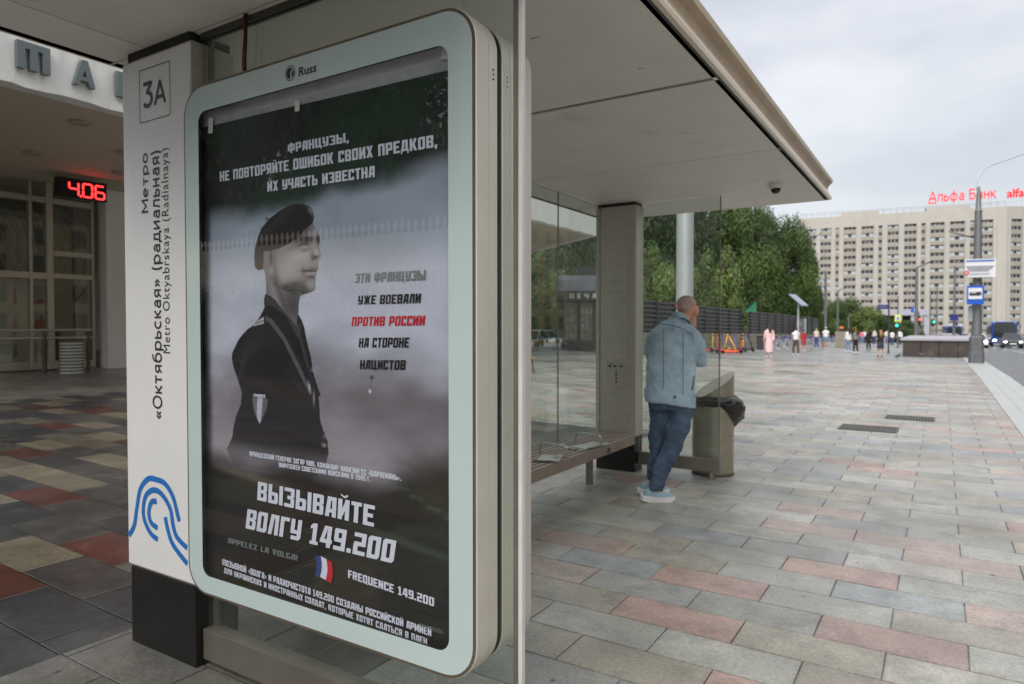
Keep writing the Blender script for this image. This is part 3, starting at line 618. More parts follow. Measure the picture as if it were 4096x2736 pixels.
# cable hanging by the near glass, camera domes on the ceiling
def dome(p, lab):
    e = empty('dome_camera', (p.x, p.y, ZC), label=lab, cat='security camera', group='dome cameras under the shelter roof')
    MB().lathe([(.058, -.045), (.06, -.03), (.06, -.002), (.04, 0)], seg=24).build('housing', 'ceiling_paint_far', e, smooth='auto')
    MB().lathe([(.006, -.090), (.026, -.084), (.040, -.066), (.044, -.045), (.03, -.0455)], seg=24).build('lens_dome', 'black_gloss', e, smooth=True)
mat('black_gloss', (0.012, 0.012, 0.014), 0.08, var=0.0)
dome(pl(3103, 735, 2, ZC), 'black dome camera under the far end of the shelter roof')
dome(Vector((-1.06 - .22, 2.05, ZC)), 'dome camera under the roof beside the near glass wall, cut by picture top')
MB().tube([Vector(q) for q in ((-2.424, 1.80, 2.775), (-2.425, 1.80, 2.68), (-2.434, 1.80, 2.62), (-2.436, 1.80, 2.57), (-2.428, 1.80, 2.50), (-2.424, 1.80, 2.40))], .0045, 6).build('cable', 'wire_red', smooth=True,
    label='thin red cable hanging from the roof down behind the advertising light box', cat='cable', group='cables behind the light box')
MB().tube([Vector(q) for q in ((-2.414, 1.803, 2.775), (-2.418, 1.803, 2.66), (-2.424, 1.803, 2.60), (-2.424, 1.803, 2.55), (-2.414, 1.803, 2.48), (-2.414, 1.803, 2.40))], .005, 6).build('cable', 'rubber', smooth=True,
    label='thin black cable running down beside the red one behind the light box', cat='cable', group='cables behind the light box')

# ================================================================ advertising light box
LB = empty('advertising_light_box', (-1.95, YG, .38), label='tall rounded advertising light box with pale aqua glass border clamped to the end glass', cat='light box')
X0, X1, Z0, Z1 = -2.696, -1.200, .383, 2.490
def lb(mb, name, m, par=None, **k):
    o = mb.build(name, m, None, **k); under(o, par or LB); return o
YF0 = 1.698
def shell(name, ya, yb, inset, m, r=.125, round_=.0):
    mb = MB(); steps = [(ya, .010), (ya + .006, .0), (yb - .012, .0), (yb, .012)] if not round_ else round_
    L = [rrect(X0 + inset + q, X1 - inset - q, Z0 + inset + q, Z1 - inset - q, r - q * .5, 8) for y, q in steps]; n = len(L[0]); vs = []
    for (y, q), P in zip(steps, L): vs += [(a, y, b) for a, b in P]
    fs = [(i * n + k, i * n + (k + 1) % n, (i + 1) * n + (k + 1) % n, (i + 1) * n + k) for i in range(len(L) - 1) for k in range(n)]
    fs.append(tuple(range((len(L) - 1) * n, len(L) * n)))
    mb.add(vs, fs); return lb(mb, name, m, smooth='auto')
fc = shell('front_case', YF0 + .004, YG - .02, .0, 'aluminium', round_=[(YF0 + .004, .004), (YF0 + .008, 0), (YF0 + .07, 0), (YF0 + .0705, .003), (YF0 + .0725, .003), (YF0 + .073, 0), (YG - .013, .003), (YG - .011, .006)])
lb(MB().prism(rrect(X0 + .02, X1 - .02, Z0 + .02, Z1 - .02, .11, 8), 1, YG - .0105, YG - .0065), 'gasket', 'groove')
rc = shell('rear_case', YG + .0075, YG + .215, .0, 'aluminium', round_=[(YG + .014, .004), (YG + .016, 0), (YG + .06, 0), (YG + .0605, .003), (YG + .0625, .003), (YG + .063, 0), (YG + .20, .003), (YG + .215, .012)])
lb(MB().prism(rrect(X0 + .02, X1 - .02, Z0 + .02, Z1 - .02, .11, 8), 1, YG + .0065, YG + .0135), 'gasket', 'groove')
for yy in (YF0 + .098, YG + .04):
    mb = MB()
    for z in (2.305, 2.29, 2.275): mb.tube([(X1 - .004, yy, z), (X1 + .0008, yy, z)], .0032, 8)
    lb(mb, 'vent_hole', 'rubber')
# front frame: brownish aluminium rim, painted glass border with the window cut out
OX0, OX1, OZ0, OZ1 = -2.592, -1.305, .468, 2.377
mb = MB(); ring_mesh(mb, rrect(X0 + .003, X1 - .003, Z0 + .003, Z1 - .003, .122, 8), rrect(X0 + .013, X1 - .013, Z0 + .013, Z1 - .013, .112, 8), YF0 + .0035)
a = rrect(X0 + .003, X1 - .003, Z0 + .003, Z1 - .003, .122, 8); b = rrect(X0 + .003, X1 - .003, Z0 + .003, Z1 - .003, .122, 8); n = len(a)
mb.add([(p, YF0 + .0035, q) for p, q in a] + [(p, YF0 + .012, q) for p, q in b], [(i, (i + 1) % n, n + (i + 1) % n, n + i) for i in range(n)])
lb(mb, 'rim', 'aluminium_line')
mb = MB(); ring_mesh(mb, rrect(X0 + .013, X1 - .013, Z0 + .013, Z1 - .013, .112, 8), rrect(OX0, OX1, OZ0, OZ1, .045, 8), YF0 + .002)
bord = lb(mb, 'glass_border', 'painted_glass')
mb = MB(); P = rrect(OX0, OX1, OZ0, OZ1, .045, 8); n = len(P)
mb.add([(p, YF0 + .002, q) for p, q in P] + [(p, YF0 + .012, q) for p, q in P], [(i, (i + 1) % n, n + (i + 1) % n, n + i) for i in range(n)])
lb(mb, 'window_reveal', 'rubber')
mb = MB(); mb.add([(p, YF0 + .0035, q) for p, q in rrect(OX0 - .002, OX1 + .002, OZ0 - .002, OZ1 + .002, .045, 8)], [tuple(range(36))]); lb(mb, 'window_glass', 'case_glass')
YB = YF0 + .042; YP = YF0 + .034
lb(MB().box(OX0 - .03, OX1 + .03, YB, YB + .004, OZ0 - .03, OZ1 + .03), 'backing_board', 'backing')
o = place_text('maker_lettering', 'Russ', 'print_black', None, FR(YF0 + .0008), (-1.984, -1.890, 2.405, 2.437), offset=.02, shear=.1); under(o, bord)
mb = MB()
cx, cz = -2.0285, 2.4265
ci = lambda r_, n_=28: [(cx + r_ * math.cos(2 * math.pi * i / n_), cz + r_ * math.sin(2 * math.pi * i / n_)) for i in range(n_)]
ring_mesh(mb, ci(.028), ci(.0252), YF0 + .0008)
def arcpoly(pts): mb.add([(cx + a, YF0 + .0008, cz + b) for a, b in pts], [tuple(range(len(pts)))])
arcpoly([(.021 * math.cos(t), .021 * math.sin(t)) for t in np.linspace(R(95), R(265), 14)] + [(.002, -.006), (-.004, -.002), (.004, .006)])
arcpoly([(.002, .021), (.014, .016), (.008, .006), (.003, .012)]); arcpoly([(.021 * math.cos(t), .021 * math.sin(t)) for t in np.linspace(R(-60), R(30), 9)] + [(.010, .002), (.006, -.004)])
lb(mb, 'maker_emblem', 'print_black', bord)

# ================================================================ poster (a flat print)
PO = empty('poster', (-1.95, YP, .47), label='political poster with Cyrillic lettering and a man in a beret, hanging inside the light box', cat='poster')
PX0, PX1, PZ0, PZ1 = -2.622, -1.298, .44, 2.318
NX, NZ = 442, 626
gx = np.linspace(PX0, PX1, NX); gzz = np.linspace(PZ0, PZ1, NZ); GX, GZ = np.meshgrid(gx, gzz)
def L_(r, g, b): return np.array(s(r, g, b))
def fnoise(seed, fx, fz, oct_=4, ax=1.0):
    rs = np.random.RandomState(seed); out = np.zeros_like(GX); amp = 1; tot = 0
    for o_ in range(oct_):
        kx, kz = int(fx * 2 ** o_) + 2, int(fz * 2 ** o_) + 2; g = rs.rand(kz, kx)
        u = (GX - PX0) / (PX1 - PX0) * (kx - 1.001); v = (GZ - PZ0) / (PZ1 - PZ0) * (kz - 1.001)
        iu = u.astype(int); iv = v.astype(int); fu = u - iu; fv = v - iv; fu = fu * fu * (3 - 2 * fu); fv = fv * fv * (3 - 2 * fv)
        out += amp * ((g[iv, iu] * (1 - fu) + g[iv, iu + 1] * fu) * (1 - fv) + (g[iv + 1, iu] * (1 - fu) + g[iv + 1, iu + 1] * fu) * fv); tot += amp; amp *= .5
    return out / tot
def blur(a, k):
    if k < 1: return a
    r_ = int(3 * k); kr = np.exp(-.5 * (np.arange(-r_, r_ + 1) / k) ** 2); kr /= kr.sum()
    p = np.pad(a, ((r_, r_), (r_, r_)), 'edge'); p = np.apply_along_axis(lambda m_: np.convolve(m_, kr, 'valid'), 0, p); return np.apply_along_axis(lambda m_: np.convolve(m_, kr, 'valid'), 1, p)
def pmask(poly, k=.6):
    c_ = np.zeros(GX.shape, bool); n = len(poly)
    for i in range(n):
        x1, z1 = poly[i]; x2, z2 = poly[(i + 1) % n]
        if z1 == z2: continue
        cond = ((z1 > GZ) != (z2 > GZ)) & (GX < (x2 - x1) * (GZ - z1) / (z2 - z1) + x1); c_ ^= cond
    return blur(c_.astype(float), k)
IM = np.zeros((NZ, NX, 3))
def over(mask, col):
    global IM
    IM = IM * (1 - mask[..., None]) + np.asarray(col) * mask[..., None]
def blob(x, z, sx, sz, a=1, rot=0):
    dx = GX - x; dz = GZ - z; c_, s_ = math.cos(rot), math.sin(rot); return a * np.exp(-.5 * (((dx * c_ + dz * s_) / sx) ** 2 + ((-dx * s_ + dz * c_) / sz) ** 2))
sm = lambda a, lo, hi: np.clip((a - lo) / (hi - lo), 0, 1) ** 2 * (3 - 2 * np.clip((a - lo) / (hi - lo), 0, 1))
n1 = fnoise(1, 4, 5, 5); n2 = fnoise(2, 3, 9, 4); n3 = fnoise(3, 14, 20, 3); n4 = fnoise(4, 2, 14, 4)
sky_c = L_(146, 158, 176) * (.70 + .55 * n1[..., None]); mauve = L_(140, 135, 145) * (.40 + 1.15 * n2[..., None] ** 1.2); sky_b = L_(192, 198, 216) * (.62 + .65 * n2[..., None])
t = sm(GZ + .05 * (n1 - .5), 1.62, 1.86)[..., None]; IM = sky_b * (1 - t) + sky_c * t
t = sm(GZ + .35 * (n2 - .5), 1.15, 1.50)[..., None]; IM = mauve * (1 - t) + IM * t
top = sm(GZ + .10 * (n1 - .5) - .09 * (GX + 1.95), 1.93, 2.03); over(top, L_(24, 31, 26) * (.5 + 1.0 * n3[..., None]))
over(top * sm(n1, .45, .62) * .7, L_(26, 52, 40))
bot = 1 - sm(GZ + .16 * (n2 - .5) - .10 * np.clip(GX + 1.9, 0, 1), .90, 1.06); over(bot, L_(28, 25, 22) * (.65 + .7 * n4[..., None]))
over(bot * sm(n4, .52, .68) * .55, L_(52, 50, 34)); over(blob(-2.35, .90, .17, .012, .5, -.08), L_(120, 112, 100)); over(blob(-1.5, .78, .2, .01, .35, -.1), L_(72, 96, 74))
for q in range(9): over(blob(-1.55 + .035 * q, .965 - .012 * q + .01 * (q % 2), .012, .006, .28), L_(84, 110, 84))
edge = 1 - sm(GX + .012 * (n3 - .5), PX0 + .03, PX0 + .075); over(edge * .85, L_(24, 22, 24))
# the man: neck, face, beret, jacket
neckp = [(-2.232, 1.73), (-2.221, 1.686), (-2.217, 1.645), (-2.224, 1.58), (-2.12, 1.52), (-2.038, 1.49), (-2.033, 1.558), (-2.03, 1.587), (-2.023, 1.613), (-1.98, 1.66), (-2.0, 1.76)]
face = [(-2.236, 1.80), (-2.236, 1.72), (-2.19, 1.66), (-2.13, 1.64), (-2.075, 1.625), (-2.035, 1.612), (-1.994, 1.619), (-1.968, 1.624), (-1.952, 1.629), (-1.942, 1.637), (-1.938, 1.65), (-1.9385, 1.664), (-1.9365, 1.674), (-1.9415, 1.681), (-1.934, 1.689), (-1.930, 1.697), (-1.9345, 1.7015), (-1.926, 1.709), (-1.9235, 1.718), (-1.9255, 1.728),
        (-1.9215, 1.741), (-1.911, 1.749), (-1.9075, 1.757), (-1.909, 1.765), (-1.915, 1.780), (-1.9225, 1.793), (-1.9155, 1.806), (-1.9135, 1.817), (-1.919, 1.832), (-1.931, 1.848), (-1.944, 1.866), (-1.954, 1.884), (-2.05, 1.87), (-2.2, 1.84)]
skin = L_(150, 146, 148); fn = (.93 + .14 * n3[..., None])
over(pmask(neckp), L_(118, 114, 118) * fn); mk = pmask(neckp); over(mk * blob(-2.06, 1.575, .045, .05, .8), L_(66, 62, 68)); over(mk * blob(-2.16, 1.60, .012, .06, .5, .5), L_(160, 154, 154)); over(mk * blob(-2.125, 1.60, .01, .06, .6, .5), L_(78, 74, 76))
fm = pmask(face); over(fm, skin * fn)
F_ = lambda m_, c_: over(fm * np.clip(m_ * 1.7, 0, 1), np.asarray(c_) * (.75 if np.mean(c_) < .15 else 1.12))
F_(sm(-GX, 2.06, 2.20) * .35, L_(104, 100, 102)); F_(sm(GZ + .55 * (GX + 2.0), 1.80, 1.88) * .45, L_(98, 94, 102)); F_(blob(-1.95, 1.84, .03, .03, .3), L_(176, 172, 176))
F_(blob(-2.10, 1.70, .07, .05, .35), L_(172, 168, 168)); F_(blob(-2.075, 1.635, .06, .022, .8), L_(70, 68, 70)); F_(blob(-1.99, 1.645, .05, .028, .5), L_(88, 86, 90)); F_(blob(-1.965, 1.655, .018, .012, .5), L_(150, 148, 150))
F_(blob(-2.16, 1.66, .02, .045, .45, .4), L_(92, 88, 90)); F_(blob(-1.965, 1.79, .014, .03, .45), L_(120, 116, 122)); F_(blob(-2.02, 1.765, .05, .02, .4), L_(176, 172, 172))
F_(blob(-2.015, 1.838, .06, .02, .55, .55), L_(84, 80, 88)); F_(blob(-1.985, 1.820, .026, .0075, .85, .0), L_(66, 62, 70)); F_(blob(-1.927, 1.815, .010, .012, .8), L_(60, 56, 66)); F_(blob(-2.002, 1.803, .022, .006, .85, .1), L_(46, 42, 50))
F_(blob(-2.001, 1.794, .012, .0045, .5), L_(170, 166, 170)); F_(blob(-1.995, 1.783, .02, .006, .4, .1), L_(96, 92, 98)); F_(blob(-1.932, 1.795, .008, .012, .75), L_(58, 54, 62)); F_(blob(-1.934, 1.779, .007, .025, .4, .2), L_(178, 174, 176))
F_(blob(-1.940, 1.752, .013, .005, .8, .25), L_(64, 60, 64)); F_(blob(-1.957, 1.757, .006, .010, .5), L_(96, 92, 96)); F_(blob(-1.925, 1.735, .008, .01, .35), L_(120, 116, 118))
F_(blob(-1.964, 1.7035, .036, .0028, .95, -.02), L_(52, 46, 50)); F_(blob(-1.955, 1.711, .024, .005, .45), L_(100, 92, 96)); F_(blob(-1.958, 1.694, .022, .005, .4), L_(168, 160, 162)); F_(blob(-1.956, 1.682, .02, .006, .55), L_(90, 86, 90))
F_(blob(-2.005, 1.705, .006, .012, .5, .3), L_(96, 92, 96)); over(blob(-2.03, 1.630, .03, .012, .5), L_(54, 56, 50))
FE_ = lambda pts, a_, c_: over(pmask(pts, .5) * a_, L_(*c_))
FE_([(-2.028, 1.800), (-2.012, 1.808), (-1.992, 1.809), (-1.975, 1.803), (-1.982, 1.7995), (-1.998, 1.804), (-2.014, 1.803)], .9, (30, 27, 33)); FE_([(-2.010, 1.8035), (-1.998, 1.8045), (-1.992, 1.799), (-2.004, 1.796)], .8, (38, 34, 40))
FE_([(-2.030, 1.822), (-2.0, 1.833), (-1.972, 1.829), (-1.962, 1.820), (-1.972, 1.8235), (-2.0, 1.826)], .75, (44, 40, 46)); FE_([(-1.938, 1.812), (-1.926, 1.816), (-1.917, 1.806), (-1.924, 1.798), (-1.930, 1.803)], .8, (34, 30, 38))
FE_([(-1.958, 1.762), (-1.950, 1.768), (-1.944, 1.762), (-1.950, 1.751), (-1.960, 1.750)], .45, (66, 62, 66)); FE_([(-1.948, 1.7545), (-1.938, 1.7575), (-1.932, 1.753), (-1.941, 1.7495)], .9, (34, 30, 34))
FE_([(-2.002, 1.7055), (-1.975, 1.708), (-1.950, 1.7065), (-1.933, 1.7025), (-1.950, 1.7015), (-1.975, 1.702), (-2.0, 1.703)], .95, (36, 31, 35)); FE_([(-1.985, 1.688), (-1.955, 1.684), (-1.940, 1.686), (-1.955, 1.679), (-1.98, 1.681)], .5, (60, 56, 60))
FE_([(-2.09, 1.650), (-2.04, 1.632), (-2.0, 1.622), (-1.965, 1.626), (-1.985, 1.645), (-2.02, 1.662), (-2.06, 1.668)], .55, (62, 60, 62))
ear = pmask([(-2.214, 1.788), (-2.19, 1.80), (-2.165, 1.785), (-2.160, 1.75), (-2.172, 1.72), (-2.178, 1.70), (-2.195, 1.698), (-2.206, 1.72), (-2.214, 1.755)]); over(ear * .75, L_(132, 126, 126)); over(ear * blob(-2.188, 1.76, .009, .022, .9), L_(66, 58, 58)); over(ear * blob(-2.19, 1.712, .012, .01, .6), L_(170, 164, 162)); over(blob(-2.162, 1.725, .005, .04, .5), L_(84, 80, 82))
beret = [(-2.284, 1.726), (-2.290, 1.765), (-2.286, 1.80), (-2.270, 1.838), (-2.245, 1.877), (-2.218, 1.897), (-2.193, 1.913), (-2.132, 1.938), (-2.09, 1.950), (-2.062, 1.956), (-2.035, 1.957), (-2.008, 1.953), (-1.983, 1.946), (-1.963, 1.936), (-1.951, 1.922), (-1.945, 1.905), (-1.947, 1.892), (-1.954, 1.878), (-1.975, 1.868), (-2.0, 1.852), (-2.04, 1.826), (-2.09, 1.808), (-2.14, 1.795), (-2.19, 1.788), (-2.232, 1.788), (-2.236, 1.72), (-2.25, 1.716), (-2.268, 1.717)]
bm_ = pmask(beret); over(bm_, L_(22, 20, 24) * (.8 + .4 * n3[..., None])); over(bm_ * blob(-2.15, 1.90, .10, .015, .35, .5), L_(62, 60, 68)); over(bm_ * sm(-GX, 2.236, 2.245) * (1 - sm(GZ, 1.76, 1.80)) * .6, L_(84, 74, 66))
over(bm_ * blob(-1.963, 1.922, .006, .018, .7, .8), L_(120, 116, 122)); over(pmask([(-2.222, 1.910), (-2.214, 1.917), (-2.2, 1.914), (-2.2, 1.909), (-2.212, 1.910), (-2.22, 1.904)]), L_(34, 32, 36))
jack = [(-2.224, 1.622), (-2.20, 1.616), (-2.166, 1.600), (-2.12, 1.56), (-2.045, 1.50), (-2.036, 1.546), (-2.014, 1.522), (-2.0, 1.49), (-1.991, 1.451), (-1.98, 1.42), (-1.968, 1.386), (-1.959, 1.335), (-1.936, 1.281), (-1.918, 1.246), (-1.931, 1.245), (-1.926, 1.221), (-1.924, 1.17), (-1.915, 1.14), (-1.898, 1.11), (-1.883, 1.083), (-1.877, 1.04), (-1.90, .99), (-1.97, .93), (-2.42, .93), (-2.47, .99), (-2.431, 1.048), (-2.425, 1.084), (-2.407, 1.135),
        (-2.378, 1.18), (-2.372, 1.229), (-2.399, 1.284), (-2.421, 1.326), (-2.434, 1.361), (-2.430, 1.385), (-2.42, 1.40), (-2.391, 1.44), (-2.36, 1.465), (-2.336, 1.482), (-2.292, 1.503), (-2.255, 1.535), (-2.236, 1.56), (-2.228, 1.571), (-2.231, 1.60)]
jm = pmask(jack); fade = sm(GZ + .03 * (n2 - .5), .96, 1.06); over(jm * (.35 + .65 * fade), L_(33, 31, 36) * (.72 + .55 * n1[..., None]))
J = lambda m_, c_: over(jm * m_, c_)
J(blob(-2.37, 1.33, .008, .05, .5, -.45), L_(66, 62, 66)); J(blob(-2.30, 1.42, .07, .02, .35, .55), L_(58, 60, 70)); J(blob(-2.15, 1.36, .09, .08, .35), L_(26, 25, 30)); J(blob(-2.24, 1.27, .10, .014, .3, -.2), L_(64, 52, 44)); J(blob(-2.07, 1.24, .08, .03, .25), L_(54, 46, 36))
J(pmask([(-2.224, 1.62), (-2.166, 1.597), (-2.11, 1.555), (-2.045, 1.50), (-2.014, 1.516), (-2.020, 1.50), (-2.033, 1.45), (-2.055, 1.47), (-2.10, 1.535), (-2.18, 1.575), (-2.22, 1.58)]) * .8, L_(66, 62, 66)); J(pmask([(-2.06, 1.48), (-2.038, 1.44), (-2.005, 1.36), (-1.975, 1.29), (-1.985, 1.31), (-2.03, 1.40), (-2.07, 1.46)], 1.2) * .8, L_(22, 20, 24)); J(blob(-2.01, 1.42, .006, .07, .5, .35), L_(84, 80, 86))
J(pmask([(-2.223, 1.537), (-2.187, 1.528), (-2.107, 1.456), (-2.03, 1.352), (-1.965, 1.251), (-1.979, 1.247), (-2.048, 1.343), (-2.123, 1.444), (-2.20, 1.512), (-2.225, 1.520)]), L_(84, 82, 90)); over(pmask([(-2.232, 1.533), (-2.232, 1.522), (-2.285, 1.508), (-2.27, 1.518)]) * .9, L_(190, 192, 200)); over(pmask([(-2.232, 1.518), (-2.232, 1.508), (-2.298, 1.496), (-2.29, 1.503)]) * .9, L_(180, 182, 190))
over(blob(-1.979, 1.275, .004, .012, .9, .3), L_(190, 188, 190)); over(blob(-1.955, 1.235, .003, .016, .7), L_(170, 168, 170)); over(blob(-1.963, 1.34, .005, .003, .7), L_(150, 148, 150)); over(blob(-1.902, 1.068, .008, .005, .7), L_(160, 156, 158)); over(blob(-1.902, 1.10, .005, .004, .5), L_(140, 136, 138))
J(blob(-2.03, 1.27, .04, .005, .5, -.6), L_(70, 62, 56))
patch = pmask([(-2.310, 1.240), (-2.26, 1.247), (-2.209, 1.238), (-2.206, 1.215), (-2.215, 1.175), (-2.235, 1.14), (-2.262, 1.108), (-2.290, 1.14), (-2.308, 1.18), (-2.314, 1.215)]); over(patch, L_(28, 26, 30)); inn = pmask([(-2.306, 1.216), (-2.26, 1.219), (-2.213, 1.214), (-2.220, 1.18), (-2.24, 1.145), (-2.262, 1.114), (-2.287, 1.145), (-2.302, 1.18)]); over(inn, L_(104, 102, 110))
over(inn * pmask([(-2.275, 1.225), (-2.242, 1.225), (-2.252, 1.16), (-2.256, 1.10), (-2.272, 1.10), (-2.280, 1.16)]), L_(172, 176, 192)); over(inn * sm(GX, -2.245, -2.235) * .4, L_(70, 70, 78))
over(blob(-1.663, 1.328, .006, .005, .95), L_(24, 20, 20)); over(blob(-1.672, 1.28, .004, .004, .9), L_(235, 235, 235)); over(blob(-1.666, 1.30, .002, .02, .4), L_(60, 54, 56))
IM = np.clip(IM * (.97 + .06 * RNG.rand(NZ, NX, 1)), .004, 1)
me = bpy.data.meshes.new('print'); nv = NX * NZ; co = np.empty((nv, 3)); wob = .0012 * np.sin(GX * 7 + GZ * 3) + .0008 * np.sin(GZ * 11)
co[:, 0] = GX.ravel() + .000 * GZ.ravel(); co[:, 1] = YP + .0015 + wob.ravel(); co[:, 2] = (GZ - .014 * (GX + 1.95)).ravel()
idx = np.arange(nv).reshape(NZ, NX); q = np.stack([idx[:-1, :-1], idx[:-1, 1:], idx[1:, 1:], idx[1:, :-1]], -1).reshape(-1, 4)
me.vertices.add(nv); me.vertices.foreach_set('co', co.ravel()); me.loops.add(q.size); me.loops.foreach_set('vertex_index', q.ravel()); me.polygons.add(len(q)); me.polygons.foreach_set('loop_start', np.arange(0, q.size, 4)); me.update(calc_edges=True)
set_col(me, IM.reshape(-1, 3)); me.materials.append(MATS['poster_print']); o = link('print', me); under(o, PO)
YT = YP - .0012
def pt(txt, x0, x1, z0, z1, m, slant=0.0, dz=None, z1r=None):
    o = poster_text(txt, x0, x1, z0, z1, YT, 'lettering', m, None, slant, zl=dz if dz is not None else -.014 * (x1 - x0)); under(o, PO); return o
pt('ФРАНЦУЗЫ,', -2.082, -1.765, 2.150, 2.184, 'print_white', -.04)
pt('НЕ ПОВТОРЯЙТЕ ОШИБОК СВОИХ ПРЕДКОВ,', -2.496, -1.372, 2.090, 2.130, 'print_white', -.02)
pt('ИХ УЧАСТЬ ИЗВЕСТНА', -2.202, -1.643, 2.018, 2.056, 'print_white', .0)
pt('ЭТИ ФРАНЦУЗЫ', -1.741, -1.424, 1.652, 1.684, 'print_grey', .12, 0); pt('УЖЕ ВОЕВАЛИ', -1.726, -1.444, 1.576, 1.607, 'print_black', .12, .001); pt('ПРОТИВ РОССИИ', -1.757, -1.428, 1.501, 1.533, 'print_red', .15, .003)
pt('НА СТОРОНЕ', -1.723, -1.495, 1.427, 1.460, 'print_black', .12, .004); pt('НАЦИСТОВ', -1.718, -1.510, 1.351, 1.383, 'print_black', .10, .005)
pt('ФРАНЦУЗСКИЙ ГЕНЕРАЛ ЭДГАР ПЮО, КОМАНДИР ДИВИЗИИ СС «ШАРЛЕМАНЬ».', -2.322, -1.530, .986, 1.005, 'print_white', -.1, -.004); pt('УНИЧТОЖЕН СОВЕТСКИМИ ВОЙСКАМИ В 1945 Г.', -2.147, -1.667, .961, .979, 'print_white', -.1, .001)
pt('ВЫЗЫВАЙТЕ', -2.278, -1.655, .816, .890, 'print_white', .08, -.009); pt('ВОЛГУ 149.200', -2.352, -1.566, .692, .772, 'print_white', .18, .004)
pt('APPELEZ LA VOLGA!', -2.467, -2.045, .613, .635, 'print_grey', .08, .003); pt('FREQUENCE 149.200', -1.780, -1.390, .605, .634, 'print_white', .0, -.018)
pt('(ПОЗЫВНОЙ «ВОЛГА» И РАДИОЧАСТОТА 149.200 СОЗДАНЫ РОССИЙСКОЙ АРМИЕЙ', -2.506, -1.402, .516, .541, 'print_white', .0, -.030); pt('ДЛЯ УКРАИНСКИХ И ИНОСТРАННЫХ СОЛДАТ, КОТОРЫЕ ХОТЯТ СДАТЬСЯ В ПЛЕН', -2.493, -1.42, .484, .507, 'print_white', .0, -.032)
o = poster_text('FRANCE', -2.294, -2.222, 1.223, 1.235, YT - .0004, 'lettering', 'print_white', None); under(o, PO)
o = place_text('lettering', 'MSK 06306', 'print_grey', None, FR(YT), (-1.455, -1.355, .505, .519)); under(o, PO)
for k, m in enumerate(('print_blue', 'print_white', 'print_red')):
    vs = []; 
    for j in range(9):
        t = j / 8; z = .652 - .078 * t; w = .014 * math.sin(t * 3.0)
        for e_ in (0, 1): x = -1.948 + .0285 * (k + e_) - .006 * t + w * .6; vs.append((x, YT, z + .006 * math.sin((k + e_) * 1.4 + .4)))
    mb = MB(); mb.add(vs, [(2 * i, 2 * i + 1, 2 * i + 3, 2 * i + 2) for i in range(8)]); o = mb.build('flag_stripe', m); under(o, PO)
for x, z, w, h_, rr in ((-2.552, 2.325, .030, .062, .06), (-2.028, 2.316, .026, .040, .03), (-1.334, 2.362, .034, .036, .3)):
    mb = MB(); mb.box(-w / 2, w / 2, 0, .0006, -h_ / 2, h_ / 2, M=Matrix.Translation((x, YP - .0028, z)) @ Matrix.Rotation(rr, 4, 'Y')); o = mb.build('tape', 'tape'); under(o, PO)

# ================================================================ bench and things on it
BE = empty('bench', (-2.8, 4.6, 0), label='slatted wooden bench with steel armrests at the back of the shelter', cat='bench')
def be(mb, name, m, **k): o = mb.build(name, m, None, **k); under(o, BE); return o
ys0, ys1 = 2.2, 6.50; xb = -3.02; nsl = 7; ww = (-2.6 + .0 - xb) / nsl
for i in range(nsl):
    x0 = xb + i * ww; x1 = x0 + ww - .022
    be(MB().box(x0, x1, ys0, ys1, .368 if i < nsl - 1 else .305, .402), 'slat' if i < nsl - 1 else 'front_board', 'wood', bevel=.004)
for y in (2.5, 4.1, 5.86): 
    be(MB().tube([(-2.82, y, -.01), (-2.82, y, .31)], .035, 14), 'leg', 'steel_rail', smooth='auto')
    be(MB().box(-2.98, -2.62, y - .03, y + .03, .315, .366), 'cross_bar', 'steel_dark')
for y in (4.36, 5.05, 5.72, 3.66, 2.96):
    P = smoothpts([(-2.90, .395), (-2.90, .46), (-2.885, .495), (-2.84, .505), (-2.70, .505), (-2.655, .495), (-2.64, .46), (-2.64, .395)], 4); mb = MB(); vs = []
    for p in P:
        pass
    n = len(P)
    for i, p in enumerate(P):
        a_ = P[max(i - 1, 0)]; b_2 = P[min(i + 1, n - 1)]; d = (b_2 - a_).normalized(); nn = Vector((-d.y, d.x)) * .005
        for yy in (-.021, .021):
            vs += [(p.x + nn.x, y + yy, p.y + nn.y), (p.x - nn.x, y + yy, p.y - nn.y)]
    fs = []
    for i in range(n - 1):
        k = 4 * i; fs += [(k, k + 4, k + 6, k + 2), (k + 1, k + 3, k + 7, k + 5), (k, k + 1, k + 5, k + 4), (k + 2, k + 6, k + 7, k + 3)]
    mb.add(vs, fs); be(mb, 'armrest', 'steel_bright', smooth='auto')
def paper(loc, rz, w, d, seed, lab):
    rs = random.Random(seed); mb = MB(); n = 6; vs = []
    for layer in range(2):
        k = len(vs)
    e = empty('newspaper', loc, rz, label=lab, cat='newspaper', group='newspapers left on the bench')
    for layer in range(3):
        mb = MB(); vs = []; ox, oy = rs.uniform(-.02, .02), rs.uniform(-.02, .02)
        for i in range(n):
            for j in range(n):
                u = i / (n - 1) - .5; v = j / (n - 1) - .5; z = .003 + layer * .003 + .006 * math.sin(u * 5 + layer) * (v + .5) + .01 * rs.random() * (abs(u) + abs(v)); vs.append((u * w * (1 - .1 * layer) + ox, v * d * (1 - .12 * layer) + oy, z))
        mb.add(vs, [(i * n + j, (i + 1) * n + j, (i + 1) * n + j + 1, i * n + j + 1) for i in range(n - 1) for j in range(n - 1)])
        o = mb.build('sheet', 'paper' if layer != 1 else 'paper_print', e, smooth=True)
paper((-2.74, 4.93, .403), R(20), .22, .30, 3, 'crumpled newspaper on the bench between the middle armrests')
paper((-2.73, 5.62, .403), R(-8), .20, .44, 5, 'flat newspaper on the bench by the far armrest')

